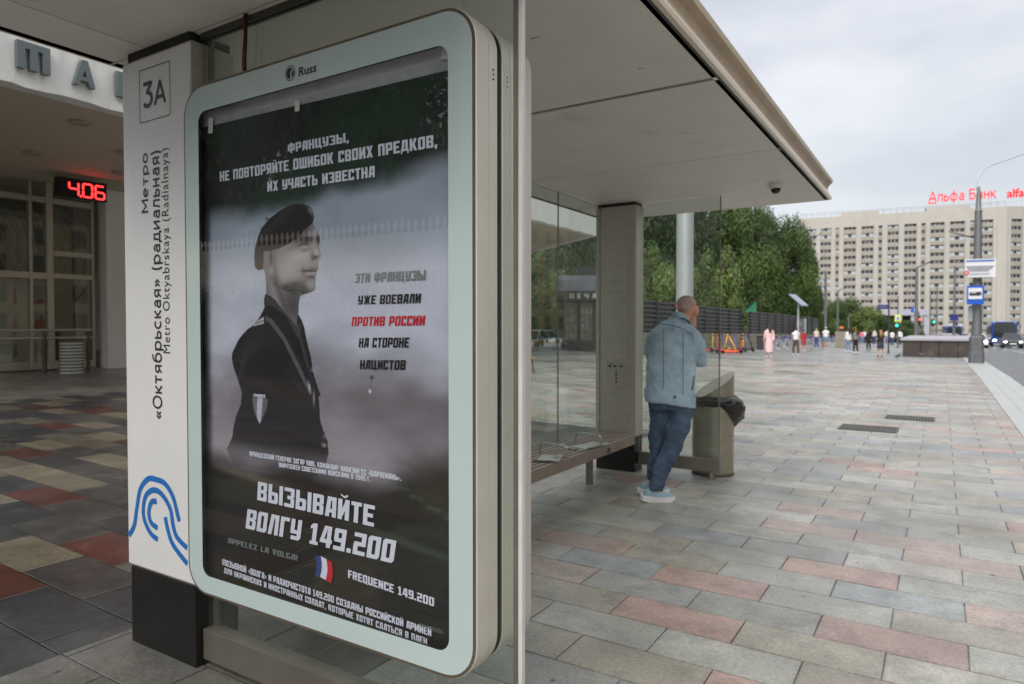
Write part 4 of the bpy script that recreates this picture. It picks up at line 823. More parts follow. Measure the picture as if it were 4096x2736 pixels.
# ================================================================ metro station hall (left)
mat('plaster_white', s(226, 226, 222), 0.75, var=0.05, scale=3, bump=0.35, bscale=14, dirt=(s(176, 174, 168), 2.0, 0.62, 0.4))
mat('soffit', s(196, 184, 166), 0.7, var=0.04, scale=0.5, dirt=(s(118, 108, 96), .35, 0.58, 0.5))
mat('mullion', s(178, 172, 160), 0.4, metal=0.5, var=0.1)
mat('letter_grey', s(104, 114, 116), 0.5, var=0.05)
mat('interior', s(140, 132, 116), 0.8, var=0.35, scale=1.3); mat('interior_dark', s(52, 50, 46), 0.8, var=0.3, scale=2)
mat('frosted', s(186, 180, 168), 0.35, var=0.1, scale=1.0); mat('print_faded', s(176, 106, 92), 0.6, var=0.2)
mat('led_red', (1.0, 0.03, 0.03), 0.5, emit=2.2, var=0.0); mat('led_case', (0.012, 0.008, 0.008), 0.2)
mat('bin_white', s(196, 196, 188), 0.45, var=0.08, scale=4); mat('lamp_disc', s(160, 150, 138), 0.5)
STB = empty('station_hall', (-19.5, 6, .3), label='low metro station hall with a white rough-plaster canopy edge and glazed wall', cat='station building')
def stn(mb, name, m, par=None, **k): o = mb.build(name, m, None, **k); under(o, par or STB); return o
XW = G(200, 1481).x; XFA = -12.5; ZS = 5.35
def onX(x, y, X): p = pl(x, y, 0, X); return p.y, p.z
# canopy: soffit slab + rough fascia
can = [(XFA, 1.5), (XFA, 26.6), (-19.0, 31.5), (-30, 34), (-46, 20), (-46, 1.5)]
stn(MB().prism([(x + (.25 if i < 2 else 0) * -1, y) for i, (x, y) in enumerate(can)], 2, ZS + .01, ZS + 2.0), 'canopy', 'soffit')
mb = MB(); rs = random.Random(4); n = 150; vs = []
for i in range(n + 1):
    y = 1.5 + 25.1 * i / n
    for k, (dx, z) in enumerate(((-.3, ZS), (0, ZS), (0, ZS + 1.0), (0, ZS + 2.1), (-.3, ZS + 2.1))): vs.append((XFA + dx + (rs.uniform(-.012, .012) if k in (1, 2) else 0), y, z + (rs.uniform(-.018, .018) if k == 1 else 0)))
fs = [(5 * i + k, 5 * i + 5 + k, 5 * i + 6 + k, 5 * i + 1 + k) for i in range(n) for k in range(4)]
mb.add(vs, fs); stn(mb, 'fascia', 'plaster_white')
mb = MB(); mb.prism([(-12.5, 26.6), (-19.0, 31.5), (-30, 34), (-30, 33.8), (-19.05, 31.2), (-12.75, 26.4)], 2, ZS, ZS + 2.1); stn(mb, 'fascia', 'plaster_white')
# walls behind
pc = G(432, 1474); pr_ = G(376, 1483); XP = pc.x
stn(MB().box(XW - .02, XP, pc.y, pc.y + 9.5, .2, ZS), 'white_wall', 'plaster_white')
stn(MB().box(-46, XW - .1, pc.y + 8, 24, .2, ZS), 'rear_wall', 'interior')
stn(MB().box(XW - 3.6, XW - 3.5, 1.5, pc.y + 1, .2, ZS), 'inner_wall', 'interior')
# glazing along X = XW
yL = 1.6
def mull(x0, x1, y0, y1, z0, z1, nm='mullion'): return stn(MB().box(x0, x1, y0, y1, z0, z1), nm, 'mullion', bevel=.01)
zt = onX(100, 1100, XW)[1]; zt2 = onX(280, 1012, XW)[1]; z0w = .45
ytop = ZS - .0
for px, w in ((124, .07), (200, .16), (371, .07)):
    y = onX(px, 1300, XW)[0]; mull(XW - .08, XW + .08, y - w / 2, y + w / 2, z0w - .1, ytop)
y200 = onX(200, 1300, XW)[0]; y371 = onX(371, 1300, XW)[0]; y124 = onX(124, 1300, XW)[0]
for k in range(1, 3): mull(XW - .08, XW + .08, y124 - k * 2.4 - .05, y124 - k * 2.4 + .05, z0w - .1, ytop)
mull(XW - .06, XW + .07, yL, y200, zt - .09, zt + .09, 'transom'); mull(XW - .06, XW + .06, yL, y371, z0w - .1, z0w + .12, 'transom'); mull(XW - .06, XW + .06, yL, y371, ZS - .55, ZS - .40, 'transom')
zA = onX(290, 1020, XW)[1]; zB = onX(290, 1108, XW)[1]
mull(XW - .05, XW + .09, y200 + .08, y371, zA - .07, zA + .07, 'transom'); mull(XW - .05, XW + .09, y200 + .08, y371, zB - .07, zB + .07, 'transom')
for a_, b_2, c_, d_ in ((yL, y124, z0w, zt), (y124, y200, z0w, zt), (yL, y124, zt, ZS - .4), (y124, y200, zt, ZS - .4), (y200, y371, z0w, zB), (y200, y371, zB, zA), (y200, y371, zA, ZS - .4)):
    stn(MB().box(XW - .012, XW, a_ + .04, b_2 - .04, c_ + .05, d_ - .05), 'window_pane', 'glass')
# frosted lower screen with faded skyline print, murals of rings above
fsn = stn(MB().box(XW - .50, XW - .46, yL, y371 - .9, z0w, zt - .05), 'printed_screen', 'frosted')
mb = MB(); rs = random.Random(9); yy = y371 - 1.1
while yy > y124 - 5:
    for zrow in (z0w + .25, z0w + .95, z0w + 1.65, z0w + 2.3):
        if rs.random() < .75:
            w = rs.uniform(.18, .5); h_ = rs.uniform(.15, .5); xx = XW - .457
            typ = rs.random()
            if typ < .4: P = [(yy - w / 2, zrow), (yy + w / 2, zrow), (yy + w / 2, zrow + h_ * .5), (yy + w * .2, zrow + h_ * .6), (yy, zrow + h_), (yy - w * .2, zrow + h_ * .6), (yy - w / 2, zrow + h_ * .5)]
            elif typ < .7: P = [(yy - w / 2, zrow), (yy + w / 2, zrow), (yy + w / 2, zrow + h_ * .4), (yy - w / 2, zrow + h_ * .4)]
            else: P = [(yy - w * .2, zrow), (yy + w * .2, zrow), (yy + w * .07, zrow + h_), (yy, zrow + h_ * 1.3), (yy - w * .07, zrow + h_)]
            mb.add([(xx, a, b) for a, b in P], [tuple(range(len(P)))])
    yy -= .62
o = stn(mb, 'skyline_print', 'print_faded', fsn); o['kind'] = 'stuff'
mb = MB()
for cy, cz_ in ((y124 - 1.2, 3.9), (y124 + 1.6, 3.8), (y371 - 1.4, 4.0)):
    for q in range(6):
        r0 = .35 + q * .28; a = [(XW - 3.48, cy + r0 * math.cos(t), cz_ + r0 * 1.1 * math.sin(t)) for t in np.linspace(0, 2 * math.pi, 30)]
        mb.tube(a, .02, 4, cap=False)
o = stn(mb, 'mural_relief', 'mullion'); o['kind'] = 'stuff'
# canopy downlights
for i, (x, y) in enumerate(((320, 490), (130, 612), (478, 690), (500, 610))):
    p = pl(x, y, 2, ZS)
    stn(MB().lathe([(.17, -.03), (.18, 0), (.12, .01)], (p.x, p.y, ZS), 24), 'downlight', 'lamp_disc', smooth='auto')
# big letters on the canopy edge
XLt = XFA + .05
def lstroke(mb, P): mb.prism(P, 0, XFA + .02, XFA + .12)
def LB_(px0, px1, py0, py1):
    a = onX(px0, py0, XLt); b = onX(px1, py1, XLt); c_ = onX(px0, py1, XLt); return a, b, c_
ya = onX(62, 230, XLt)[0]; yb = onX(194, 230, XLt)[0]; z1 = onX(128, 180, XLt)[1]; z0 = onX(128, 287, XLt)[1]; w = yb - ya
for k_, name in ((0, 'm'),):
    mb = MB(); t = w * .235
    lstroke(mb, [(ya, z0), (ya + t, z0), (ya + t, z1 - t * .95), (ya + w / 2 - t / 2, z1 - t * .95), (ya + w / 2 - t / 2, z0), (ya + w / 2 + t / 2, z0), (ya + w / 2 + t / 2, z1 - t * .95), (yb - t, z1 - t * .95), (yb - t, z0), (yb, z0), (yb, z1), (ya, z1)])
    stn(mb, 'wall_letter', 'letter_grey')
ya = onX(288, 300, XLt)[0]; yb = onX(374, 300, XLt)[0]; zb_ = onX(330, 348, XLt)[1]; za_ = onX(330, 245, XLt)[1]; w = yb - ya; h_ = za_ - zb_
poly = [(0, 0), (.2, 0), (.32, .2), (.66, .2), (.78, 0), (1, 0), (.66, 1), (.38, 1)]
mbA = MB(); vsA = []; 
P1 = [Vector((a * w + ya, b * h_ + zb_)) for a, b in poly]; H1 = [Vector((a * w + ya, b * h_ + zb_)) for a, b in ((.40, .36), (.61, .36), (.51, .62))]
ov, oe, of, _1, _2, src = geometry.delaunay_2d_cdt(P1 + H1, [], [list(range(8)), [8, 9, 10]], 0, 1e-5)
tris = [f for f, q in zip(of, src) if 0 in q and 1 not in q]; nn_ = len(ov)
mbA.add([(XFA + .12, v.x, v.y) for v in ov] + [(XFA + .02, v.x, v.y) for v in ov], [tuple(f) for f in tris] + [(i, (i + 1) % 8, nn_ + (i + 1) % 8, nn_ + i) for i in range(8)] + [(8 + i, 8 + (i + 1) % 3, nn_ + 8 + (i + 1) % 3, nn_ + 8 + i) for i in range(3)])
stn(mbA, 'wall_letter', 'letter_grey', recalc=False)
ya = onX(461, 330, XLt)[0]; yb = ya + 1.35; zc_ = onX(475, 388, XLt)[1]; zd_ = onX(475, 290, XLt)[1]; t = .36; zm = (zc_ + zd_) / 2
mb = MB(); lstroke(mb, [(ya, zc_), (ya + t, zc_), (ya + t, zm - .17), (yb - t, zm - .17), (yb - t, zc_), (yb, zc_), (yb, zd_), (yb - t, zd_), (yb - t, zm + .17), (ya + t, zm + .17), (ya + t, zd_), (ya, zd_)]); stn(mb, 'wall_letter', 'letter_grey')
# LED clock hung in front of the glazing
XC = pl(330, 716, 2, ZS - .1).x; yc0, zc0 = onX(234, 790, XC); yc1, zc1 = onX(430, 800, XC); zt0 = onX(330, 722, XC)[1]; zb0 = onX(330, 796, XC)[1]
CK = empty('led_clock', (XC, (yc0 + yc1) / 2, zb0), label='black wall clock with red LED digits reading 4.06 by the station glazing', cat='clock')
o = MB().box(XC - .22, XC - .02, yc0, yc1, zb0, zt0 + .02).build('case', 'led_case', None, bevel=.01); under(o, CK)
seg = {'4': 'fgbc', '0': 'abcdef', '6': 'acdefg'}; ch = (zt0 - zb0) * .70; z_b = zb0 + (zt0 - zb0) * .14; cw = (yc1 - yc0) * .185; th = ch * .062
def segs(y0, d):
    k = 0.12
    P = {'a': ((0, 1), (1, 1)), 'b': ((1, 1), (1, .5)), 'c': ((1, .5), (1, 0)), 'd': ((0, 0), (1, 0)), 'e': ((0, 0), (0, .5)), 'f': ((0, .5), (0, 1)), 'g': ((0, .5), (1, .5))}
    for c_ in seg[d]:
        (a, b), (c2, d2) = P[c_]; p0 = Vector((y0 + a * cw, z_b + b * ch)); p1 = Vector((y0 + c2 * cw, z_b + d2 * ch)); dd = (p1 - p0).normalized(); p0 += dd * th * .35; p1 -= dd * th * .35; nn = Vector((-dd.y, dd.x)) * th * .85; e_ = dd * th * .6
        Q = [p0, p0 + e_ + nn, p1 - e_ + nn, p1, p1 - e_ - nn, p0 + e_ - nn]
        mb = MB(); mb.prism([(q.x, q.y) for q in Q], 0, XC - .019, XC - .008); o = mb.build('led_segment', 'led_red'); under(o, CK)
W_ = yc1 - yc0
for y0, d in ((yc0 + W_ * .22, '4'), (yc0 + W_ * .50, '0'), (yc0 + W_ * .755, '6')): segs(y0 + 0, d)
cwl = cw; yd = yc0 + W_ * .452
o = MB().box(XC - .019, XC - .008, yd - th, yd + th, z_b - th, z_b + th).build('led_point', 'led_red'); under(o, CK)
# handrail in front of the glazing
XHR = G(180, 1492).x + .0; HRL = empty('handrail', (XHR, 6, gz(XHR, 0)), label='two-bar steel handrail in front of the station glazing', cat='railing')
for y in (1320, 1350):
    yy1, zz = onX(365, y, XHR); o = MB().tube([(XHR, -8, zz), (XHR, yy1, zz)], .035, 10).build('rail', 'steel', smooth='auto'); under(o, HRL)
for px in (178, 353):
    yy, zz = onX(px, 1400, XHR); z_ = onX(px, 1325, XHR)[1]; o = MB().tube([(XHR, yy, gz(XHR, yy)), (XHR, yy, z_)], .05, 10).build('post', 'steel_dark', smooth='auto'); under(o, HRL)
# perforated bin
pb = G(288, 1492); db = depth_of(pb); rb = 43 / 2730 * db * .98; hb = 122 / 2730 * db
PBN = empty('perforated_bin', pb, label='white perforated cylindrical litter bin by the station railing', cat='litter bin')
MB().lathe([(rb, .0), (rb, hb)], seg=28).build('shell', 'bin_white', PBN, smooth='auto')
MB().lathe([(rb * 1.05, hb), (rb * 1.05, hb + .07), (rb * .9, hb + .09), (rb * .85, hb + .02)], seg=28).build('rim', 'steel_dark', PBN, smooth='auto')
mb = MB()
for i in range(9):
    for k in range(26):
        a = 2 * math.pi * (k + .5 * (i % 2)) / 26; z = hb * (.08 + .105 * i); C_ = Vector((math.cos(a), math.sin(a), 0)) * (rb + .004); T2 = Vector((-math.sin(a), math.cos(a), 0)) * .030
        U2 = Vector((0, 0, .028)); c0 = C_ + Vector((0, 0, z)); mb.add([c0 + T2 * math.cos(t) + U2 * math.sin(t) for t in np.linspace(0, 5 * math.pi / 3, 6)], [tuple(range(6))])
mb.build('perforations', 'rubber', PBN, kind='stuff')

# ================================================================ trees
mat('leaf', s(78, 102, 46), 0.55, var=0.55, scale=0.55, spec=0.4, attr='col')
mat('bark', s(74, 66, 56), 0.85, var=0.3, scale=6, bump=0.5, bscale=18)
_b = MATS['leaf'].node_tree.nodes['Principled BSDF']; _b.inputs['Transmission Weight'].default_value = 0.0
def crown_mesh(seed, n, rx_, rz_, leaf, col, lobes=16, hang=.15):
    rs = np.random.RandomState(seed); C_ = []
    for i in range(lobes):
        a = rs.rand() * 2 * math.pi; t = rs.rand() ** .6; zz = rs.uniform(-.75, .95); q = math.sqrt(max(0.05, 1 - zz * zz)) * t
        C_.append((rx_ * q * math.cos(a) * .85, rx_ * q * math.sin(a) * .85, rz_ * zz * .85, rs.uniform(.26, .46)))
    C_ = np.array(C_); w = C_[:, 3] ** 2; k = rs.choice(len(C_), n, p=w / w.sum()); d = rs.randn(n, 3); d /= np.linalg.norm(d, axis=1)[:, None]
    r_ = C_[k, 3] * (rs.rand(n) ** .35) * rs.uniform(.85, 1.12, n); P = C_[k, :3] + d * r_[:, None] * np.array([rx_, rx_, rz_ * .9]); P[:, 2] -= hang * rs.rand(n)
    nrm = d + rs.randn(n, 3) * .55; nrm /= np.linalg.norm(nrm, axis=1)[:, None]; a = np.cross(nrm, rs.randn(n, 3)); a /= np.linalg.norm(a, axis=1)[:, None]; b = np.cross(nrm, a)
    sz = leaf * rs.uniform(.6, 1.4, (n, 1)); V = np.stack([P - a * sz, P + b * sz * .55, P + a * sz, P - b * sz * .55], 1).reshape(-1, 3)
    me = bpy.data.meshes.new('crown'); me.vertices.add(4 * n); me.vertices.foreach_set('co', V.ravel()); me.loops.add(4 * n); me.loops.foreach_set('vertex_index', np.arange(4 * n)); me.polygons.add(n); me.polygons.foreach_set('loop_start', np.arange(0, 4 * n, 4)); me.update(calc_edges=True)
    tone = (rs.uniform(.7, 1.3, n) * (0.75 + .5 * rs.rand(lobes)[k]))[:, None]; cc = np.array(col) * tone; yl = rs.rand(n, 1) < .12; cc = np.where(yl, cc * np.array([1.5, 1.15, .8]), cc)
    set_col(me, np.repeat(cc, 4, axis=0)); me.materials.append(MATS['leaf']); return me
LC = s(62, 84, 36); LC2 = s(48, 68, 38); LC3 = s(88, 108, 56)
crowns = [crown_mesh(1, 32000, 1, 1, .027, LC, 30), crown_mesh(2, 32000, 1, 1, .027, LC2, 34), crown_mesh(3, 12000, 1, 1, .042, LC3, 18), crown_mesh(4, 5000, 1, 1, .07, LC2, 12)]
def trunk_mb(h, r, seed, top=.8):
    rs = random.Random(seed); mb = MB(); mb.tube([(0, 0, -.3), (0.05, 0, h * .3), (-.05, .05, h * .6), (0, 0, h * top)], [r, r * .8, r * .55, r * .2], 10)
    for i in range(9):
        a = rs.uniform(0, 6.28); z = h * rs.uniform(.28, .65); L = h * rs.uniform(.2, .38); d = Vector((math.cos(a), math.sin(a), rs.uniform(.5, 1.1))).normalized()
        mb.tube([(0, 0, z), d * L * .5 + Vector((0, 0, z + .0)), d * L + Vector((0, 0, z + L * .15))], [r * .42, r * .25, r * .07], 6)
    return mb
def tree(loc, h, cw, ci, lab, cz=.62, ch=.42, rz=0, group=None, cat='tree', name='tree', tr=.16):
    e = empty(name, loc, rz, label=lab, cat=cat, group=group)
    if tr: trunk_mb(h, tr * h / 8, int(loc[0] * 7 + loc[1])).build('trunk', 'bark', e, smooth=True)
    o = link('crown', crowns[ci], e); o.scale = (cw, cw, h * ch); o.location = (0, 0, h * cz); return e
def at(px, depth): q = DP(px, 1306, depth); return Vector((q.x, q.y, gz(q.x, q.y)))
_w0 = G(2560, 1418); _w1 = Vector((-11.0, 80.0, gz(-11, 80)))
def fence_depth(px):
    dv = ray(px, 1306); ex, ey = _w1.x - _w0.x, _w1.y - _w0.y; t = (_w0.x * ey - _w0.y * ex) / (dv.x * ey - dv.y * ex); return t * FPX
TG = 'trees behind the dark fence'
def ptree(px, ytop, wpx, d, ci, lab, group, low=.5, big=True):
    b = at(px, d); h = 1.5 + (1306 - ytop) / 2730 * d - b.z; cw = wpx / 2730 * d / 2
    return tree(b, h, cw, ci, lab, cz=.56 if big else .5, ch=.46 if big else .52, cat='tree' if big else 'shrub', name='tree' if big else 'shrub', tr=.16 if big else .09, group=group, rz=px)
for px, yt, w, dd, ci, lab in (
    (2560, 640, 330, 9, 1, 'tall dark tree seen through the glass right beside the far shelter pillar'), (2700, 690, 330, 8, 1, 'tall dark tree behind the pale mast at the far end of the shelter'),
    (2860, 740, 330, 7, 0, 'tall green tree behind the edge of the shelter end glass'), (3000, 780, 310, 7, 0, 'tall green tree under the dome camera, right of the end glass'),
    (3075, 800, 260, 9, 0, 'green tree filling the row behind the solar panel'), (2930, 760, 300, 13, 1, 'dark tree in the second row behind the end glass edge'), (3130, 835, 250, 6, 0, 'green tree at the right end of the row, beside the hotel facade'), (3205, 960, 150, 3, 0, 'smaller green tree at the right edge of the row, touching the hotel'), (2420, 700, 330, 9, 1, 'dark tree mostly hidden behind the far shelter pillar'),
    (2300, 760, 300, 12, 1, 'dark tree above the black kiosk')):
    ptree(px, yt, w, max(36, fence_depth(px)) + dd * 1.0 + 6, ci, lab, TG)
ptree(2170, 1020, 190, 43, 2, 'small light green tree seen through the back glass left of the kiosk', 'shrubs along the square', big=False)
ptree(2230, 900, 330, 66, 1, 'dark tree far behind the small light green one', TG); ptree(2080, 930, 360, 62, 1, 'dark tree hidden behind the light box, left of the kiosk trees', TG)
ptree(2190, 1130, 260, 60, 1, 'low dark bush behind the small light green tree', 'shrubs along the square', big=False); ptree(2330, 1180, 330, 58, 1, 'low dark bush behind the kiosk', 'shrubs along the square', big=False)
for px, yt, w, d, ci, lab in ((2640, 990, 190, fence_depth(2640) + 5, 2, 'lighter green shrub behind the glass between pillar and man'), (2800, 1010, 170, fence_depth(2800) + 5, 2, 'lighter green shrub behind the glass just right of the pale mast'), (2915, 1000, 190, fence_depth(2915) + 4.5, 2, 'loose light green shrub hanging over the fence above the scooters'),
    (3040, 1150, 190, fence_depth(3040) + 8, 2, 'pale green shrub behind the fence above the pink-clad walker'), (3170, 1165, 160, fence_depth(3170) + 9, 0, 'green shrub behind the fence beside the solar panel'), (3255, 1130, 90, fence_depth(3255) + 7, 0, 'narrow shrub at the end of the fence in front of the hotel'), (3330, 1185, 130, 96, 0, 'darker bush left of the slim lamp posts before the hotel'), (3420, 1195, 190, 98, 2, 'rounded green bush before the hotel portal'),
    (3480, 1245, 180, 100, 0, 'low green bush under the street name sign'), (3560, 1265, 150, 104, 0, 'low bush behind the crowd left of the traffic light'), (3640, 1275, 110, 106, 0, 'low bush behind the paved walkway, right of the green light')):
    ptree(px, yt, w, d, ci, lab, 'shrubs along the square', big=False)
mat('leaf_hedge', s(70, 92, 44), 0.7, var=0.5, scale=3)
# trees and pale wall across the road-side behind the viewpoint: they stand where the light box mirrors them
for i, (x, y, h, cw) in enumerate(((-25, -24, 24, 7.5), (-13.5, -25, 24, 4.6), (-40, -24, 24, 8.5), (-3.5, -26, 25, 6.5), (8, -30, 15, 5))):
    tree(Vector((x, y, gz(x, y))), h, cw, 1, ['broad dark tree mirrored in the left of the poster glass', 'broad dark tree mirrored in the middle of the poster glass', 'dark tree mirrored at the far left edge of the poster glass', 'dark tree farther back in the poster reflection', 'dark tree behind the viewpoint near the kerb'][i], cz=.54, ch=.44, group='trees mirrored in the light box glass', tr=.2)
mat('cream_wall', s(248, 236, 212), 0.6, var=0.05, scale=1)
for i in range(11):
    tree(Vector((-27 + i * 2.75 + random.uniform(-.4, .4), -9.3, gz(-27 + i * 2.75, 0))), random.uniform(2.1, 2.8), 1.75, 1, 'dark clipped shrub in front of the cream wall, mirrored in the poster glass', cz=.5, ch=.52, cat='shrub', name='shrub', tr=.05, group='shrubs before the cream wall')
PW = empty('cream_wall', (-12, -11, 0), label='long cream wall with small spikes along its top, mirrored in the poster glass', cat='wall')
z0_, z1_ = 1.9, 4.1
under(MB().box(-26, 1.5, -11.3, -11.0, gz(-20, 0) - .4, z1_).build('wall', 'cream_wall'), PW)
mb = MB()
for i in range(110):
    x = -26 + i * .25; mb.tube([(x, -11.1, z1_), (x, -11.1, z1_ + .14), (x, -11.1, z1_ + .2), (x, -11.1, z1_ + .38)], [.03, .03, .07, .01], 5)
under(mb.build('spikes', 'cream_wall', kind='stuff'), PW)

# ================================================================ stone wall, dark fence
mat('wall_stone', s(134, 128, 116), 0.8, var=0.2, scale=2, bump=0.3); mat('fence_dark', s(50, 50, 52), 0.5, var=0.2); mat('fence_grey', s(84, 83, 83), 0.45, metal=0.3, var=0.15)
w0 = _w0; w1 = _w1; wd = (w1 - w0); wl = wd.length; wa = math.atan2(wd.y, wd.x); nw = int(wl / .95)
RW = empty('retaining_wall', w0, wa, label='low wall of grey stone blocks under the dark fence', cat='wall')
FE = empty('fence', w0 + Vector((0, 0, 1.09)), wa, label='dark slatted fence on top of the low stone wall', cat='fence')
slope = wd.z / Vector((wd.x, wd.y)).length
blk = MB().box(.006, .944, 0, .35, .006, .354).build('block', 'wall_stone', RW, bevel=.015)
b0 = True
for i in range(nw):
    for j in range(3):
        if b0: b0 = False; o = blk
        else: o = blk.copy(); COL.objects.link(o); o.parent = RW
        o.location = (i * .95 + (.47 if j % 2 else 0), random.uniform(-.01, .01), j * .36 + slope * i * .95)
MB().add([(0, .36, -1), (wl, .36, -1 + slope * wl), (wl, .36, 1.06 + slope * wl), (0, .36, 1.06)], [(0, 1, 2, 3)]).build('bank', 'bed', RW)
post = None; sl = None; nb = int(wl / 2.6)
for i in range(nb):
    if post is None:
        post = MB().box(-.06, .06, -.06, .06, -.1, 1.72).build('post', 'fence_dark', FE)
        sl = MB().box(.06, 2.54, -.03, .03, 0, .10).build('slat', 'fence_grey', FE); o = post; first = True
    else: o = post.copy(); COL.objects.link(o); first = False
    o.location = (i * 2.6, .2, slope * i * 2.6)
    for k in range(7):
        if first and k == 0: q = sl
        else: q = sl.copy(); COL.objects.link(q)
        q.location = (i * 2.6, .2, slope * i * 2.6 + .1 + k * .245)
MB().add([(0, .26, 0), (wl, .26, slope * wl), (wl, .26, 1.6 + slope * wl), (0, .26, 1.6)], [(0, 1, 2, 3)]).build('backing_panel', 'fence_dark', FE)

# ================================================================ block across the road, mirrored in the back glass
mat('tan_wall', s(176, 158, 128), .8, var=.06); AB = empty('apartment_block', (44, 10, -.3), label='tan apartment block across the road, mirrored in the shelter back glass', cat='building')
MB().box(0, 14, -30, 95, 0, 30).build('wall', 'tan_wall', AB); MB().box(-.4, 14.4, -30.4, 95.4, 30.01, 30.8).build('roof', 'tan_wall', AB)
w_pane = None
for fl in range(9):
    for k in range(30):
        if w_pane is None: w_pane = MB().box(-.06, .0, -.8, .8, 0, 1.9).build('window', 'win_dark2', AB) if 'win_dark2' in MATS else (mat('win_dark2', s(66, 66, 62), .2, var=.3), MB().box(-.06, -.005, -.8, .8, 0, 1.9).build('window', 'win_dark2', AB))[1]; o = w_pane
        else: o = w_pane.copy(); COL.objects.link(o)
        o.location = (0, -27 + k * 4.1, 1.4 + fl * 3.15)
# ================================================================ kiosk
mat('kiosk_dark', s(48, 48, 52), 0.4, var=0.15); mat('kiosk_roof', s(66, 72, 80), 0.5, metal=0.1, var=0.15, bump=.3); mat('kiosk_glass', s(110, 114, 106), 0.2, var=0.5, scale=5); mat('mags', s(150, 140, 120), 0.6, var=0.6, scale=9); mat('parapet_tint', s(126, 74, 62), .6, var=.4, scale=9)
k0 = G(2243, 1401); kd = depth_of(k0); kw = 262 / 2730 * kd; KI = empty('kiosk', k0, R(26), label='black newspaper kiosk with a curved grey roof, seen through the back glass', cat='kiosk')
kh = 196 / 2730 * kd; ke = 3.0
MB().box(0, kw, 0, ke, 0, .45).build('plinth', 'kiosk_dark', KI, bevel=.02)
MB().box(.06, kw - .06, .12, ke - .1, .45, kh).build('cabinet', 'kiosk_dark', KI)
MB().box(-.25, kw + .25, -.35, ke + .3, kh, kh + .55).build('sign_band', 'kiosk_dark', KI, bevel=.03)
MB().prism([(-.35, kh + .55), (ke + .3, kh + .55), (ke + .1, kh + 1.1), (ke - .4, kh + 1.45), (.5, kh + 1.45), (0, kh + 1.15)], 0, -.25, kw + .25).build('roof', 'kiosk_roof', KI, bevel=.03)
MB().box(.9, kw - .5, .8, ke - .8, kh + 1.45, kh + 1.95).build('roof_box', 'kiosk_dark', KI)
for i in range(4):
    x = .12 + i * (kw - .24) / 4; ww_ = (kw - .24) / 4 - .16
    q = MB().box(x, x + .06, .04, .12, .45, kh).build('post', 'kiosk_dark', KI)
    MB().box(x + .12, x + .06 + ww_, .09, .118, .55, kh - .1).build('window', 'kiosk_glass', KI)
    for r_ in range(4):
        for c_ in range(3): MB().box(x + .16 + c_ * ww_ / 3, x + .12 + (c_ + .8) * ww_ / 3, .075, .088, .65 + r_ * (kh - .9) / 4, .6 + (r_ + .8) * (kh - .9) / 4).build('magazine', random.choice(['mags', 'paper_print', 'mags', 'paper_print', 'kiosk_glass', 'parapet_tint']), KI)
mat('kiosk_letters', s(196, 196, 190), .5)
o = poster_text('П Е Ч А Т Ь', .5, kw - .9, kh + .14, kh + .40, -.36, 'sign_lettering', 'kiosk_letters', KI)
# small wooden seat left
mat('seat_wood', s(150, 112, 84), .5, var=.2, scale=8)
sb = G(2138, 1492); SB = empty('wooden_bench', sb, R(30), label='small wooden bench on thin steel legs seen through the back glass', cat='bench'); sd_ = depth_of(sb); sh_ = 62 / 2730 * sd_
for k in range(3): MB().box(-1.9, .05, -.2 + k * .15, -.07 + k * .15, sh_ - .05, sh_).build('slat', 'seat_wood', SB, bevel=.01)
for x in (-1.8, -.02):
    MB().tube([(x, -.1, 0), (x - .06, -.02, sh_ - .05)], .022, 8).build('leg', 'steel_dark', SB); MB().tube([(x, .2, 0), (x - .06, .12, sh_ - .05)], .022, 8).build('leg', 'steel_dark', SB)

# ================================================================ pale pole behind the man
mat('pole_light', s(188, 192, 196), 0.4, metal=0.3, var=0.05); mat('pole_grey', s(112, 114, 116), 0.5, metal=0.4, var=0.12)
q = at(2738, 12.6); MB().lathe([(.155, -.02), (.153, 5), (.142, 12)], q, 28).build('lamp_mast', 'pole_light', smooth='auto', label='thick pale steel mast rising behind the far end of the shelter', cat='lamp post')
# ================================================================ street lamp beside the road with bus stop signs
pb = G(3904, 1452); d = depth_of(pb); m1 = lambda px: px / 2730 * d
SL = empty('street_lamp', pb, label='tall grey street lamp by the kerb with a curved arm and signs on its shaft', cat='street lamp')
def zz(y): return 1.5 + (1306 - y) / 2730 * d - pb.z
MB().lathe([(m1(27), 0), (m1(27), zz(1410)), (m1(25), zz(1408)), (m1(25), zz(1350)), (m1(21), zz(1345)), (m1(21), zz(1338))], seg=8).build('base_cabinet', 'pole_grey', SL)
MB().lathe([(m1(18), zz(1340)), (m1(15), zz(1100)), (m1(12.5), zz(860)), (m1(12.5), zz(850)), (m1(14), zz(848)), (m1(9), zz(840)), (m1(8.5), zz(790)), (m1(6), zz(765)), (m1(3), zz(750))], seg=20).build('shaft', 'pole_grey', SL, smooth='auto')
arm = smoothpts([(3907, 760), (3910, 720), (3925, 690), (3965, 660), (4020, 642), (4096, 615), (4150, 600)], 4)
MB().tube([DP(p.x, p.y, d) - pb for p in arm], m1(2.6), 8).build('arm', 'pole_light', SL, smooth=True)
hd = DP(4165, 596, d) - pb; MB().box(-.5, .35, -.15, .15, -.06, .06, M=Matrix.Translation(hd) @ Matrix.Rotation(R(32), 4, 'Z')).build('lamp_head', 'pole_grey', SL, bevel=.03)
mb = MB(); mb.tube([DP(3898, 952, d) - pb, DP(3840, 938, d) - pb, DP(3795, 925, d) - pb], m1(3), 8); mb.build('side_arm', 'pole_grey', SL, smooth=True)
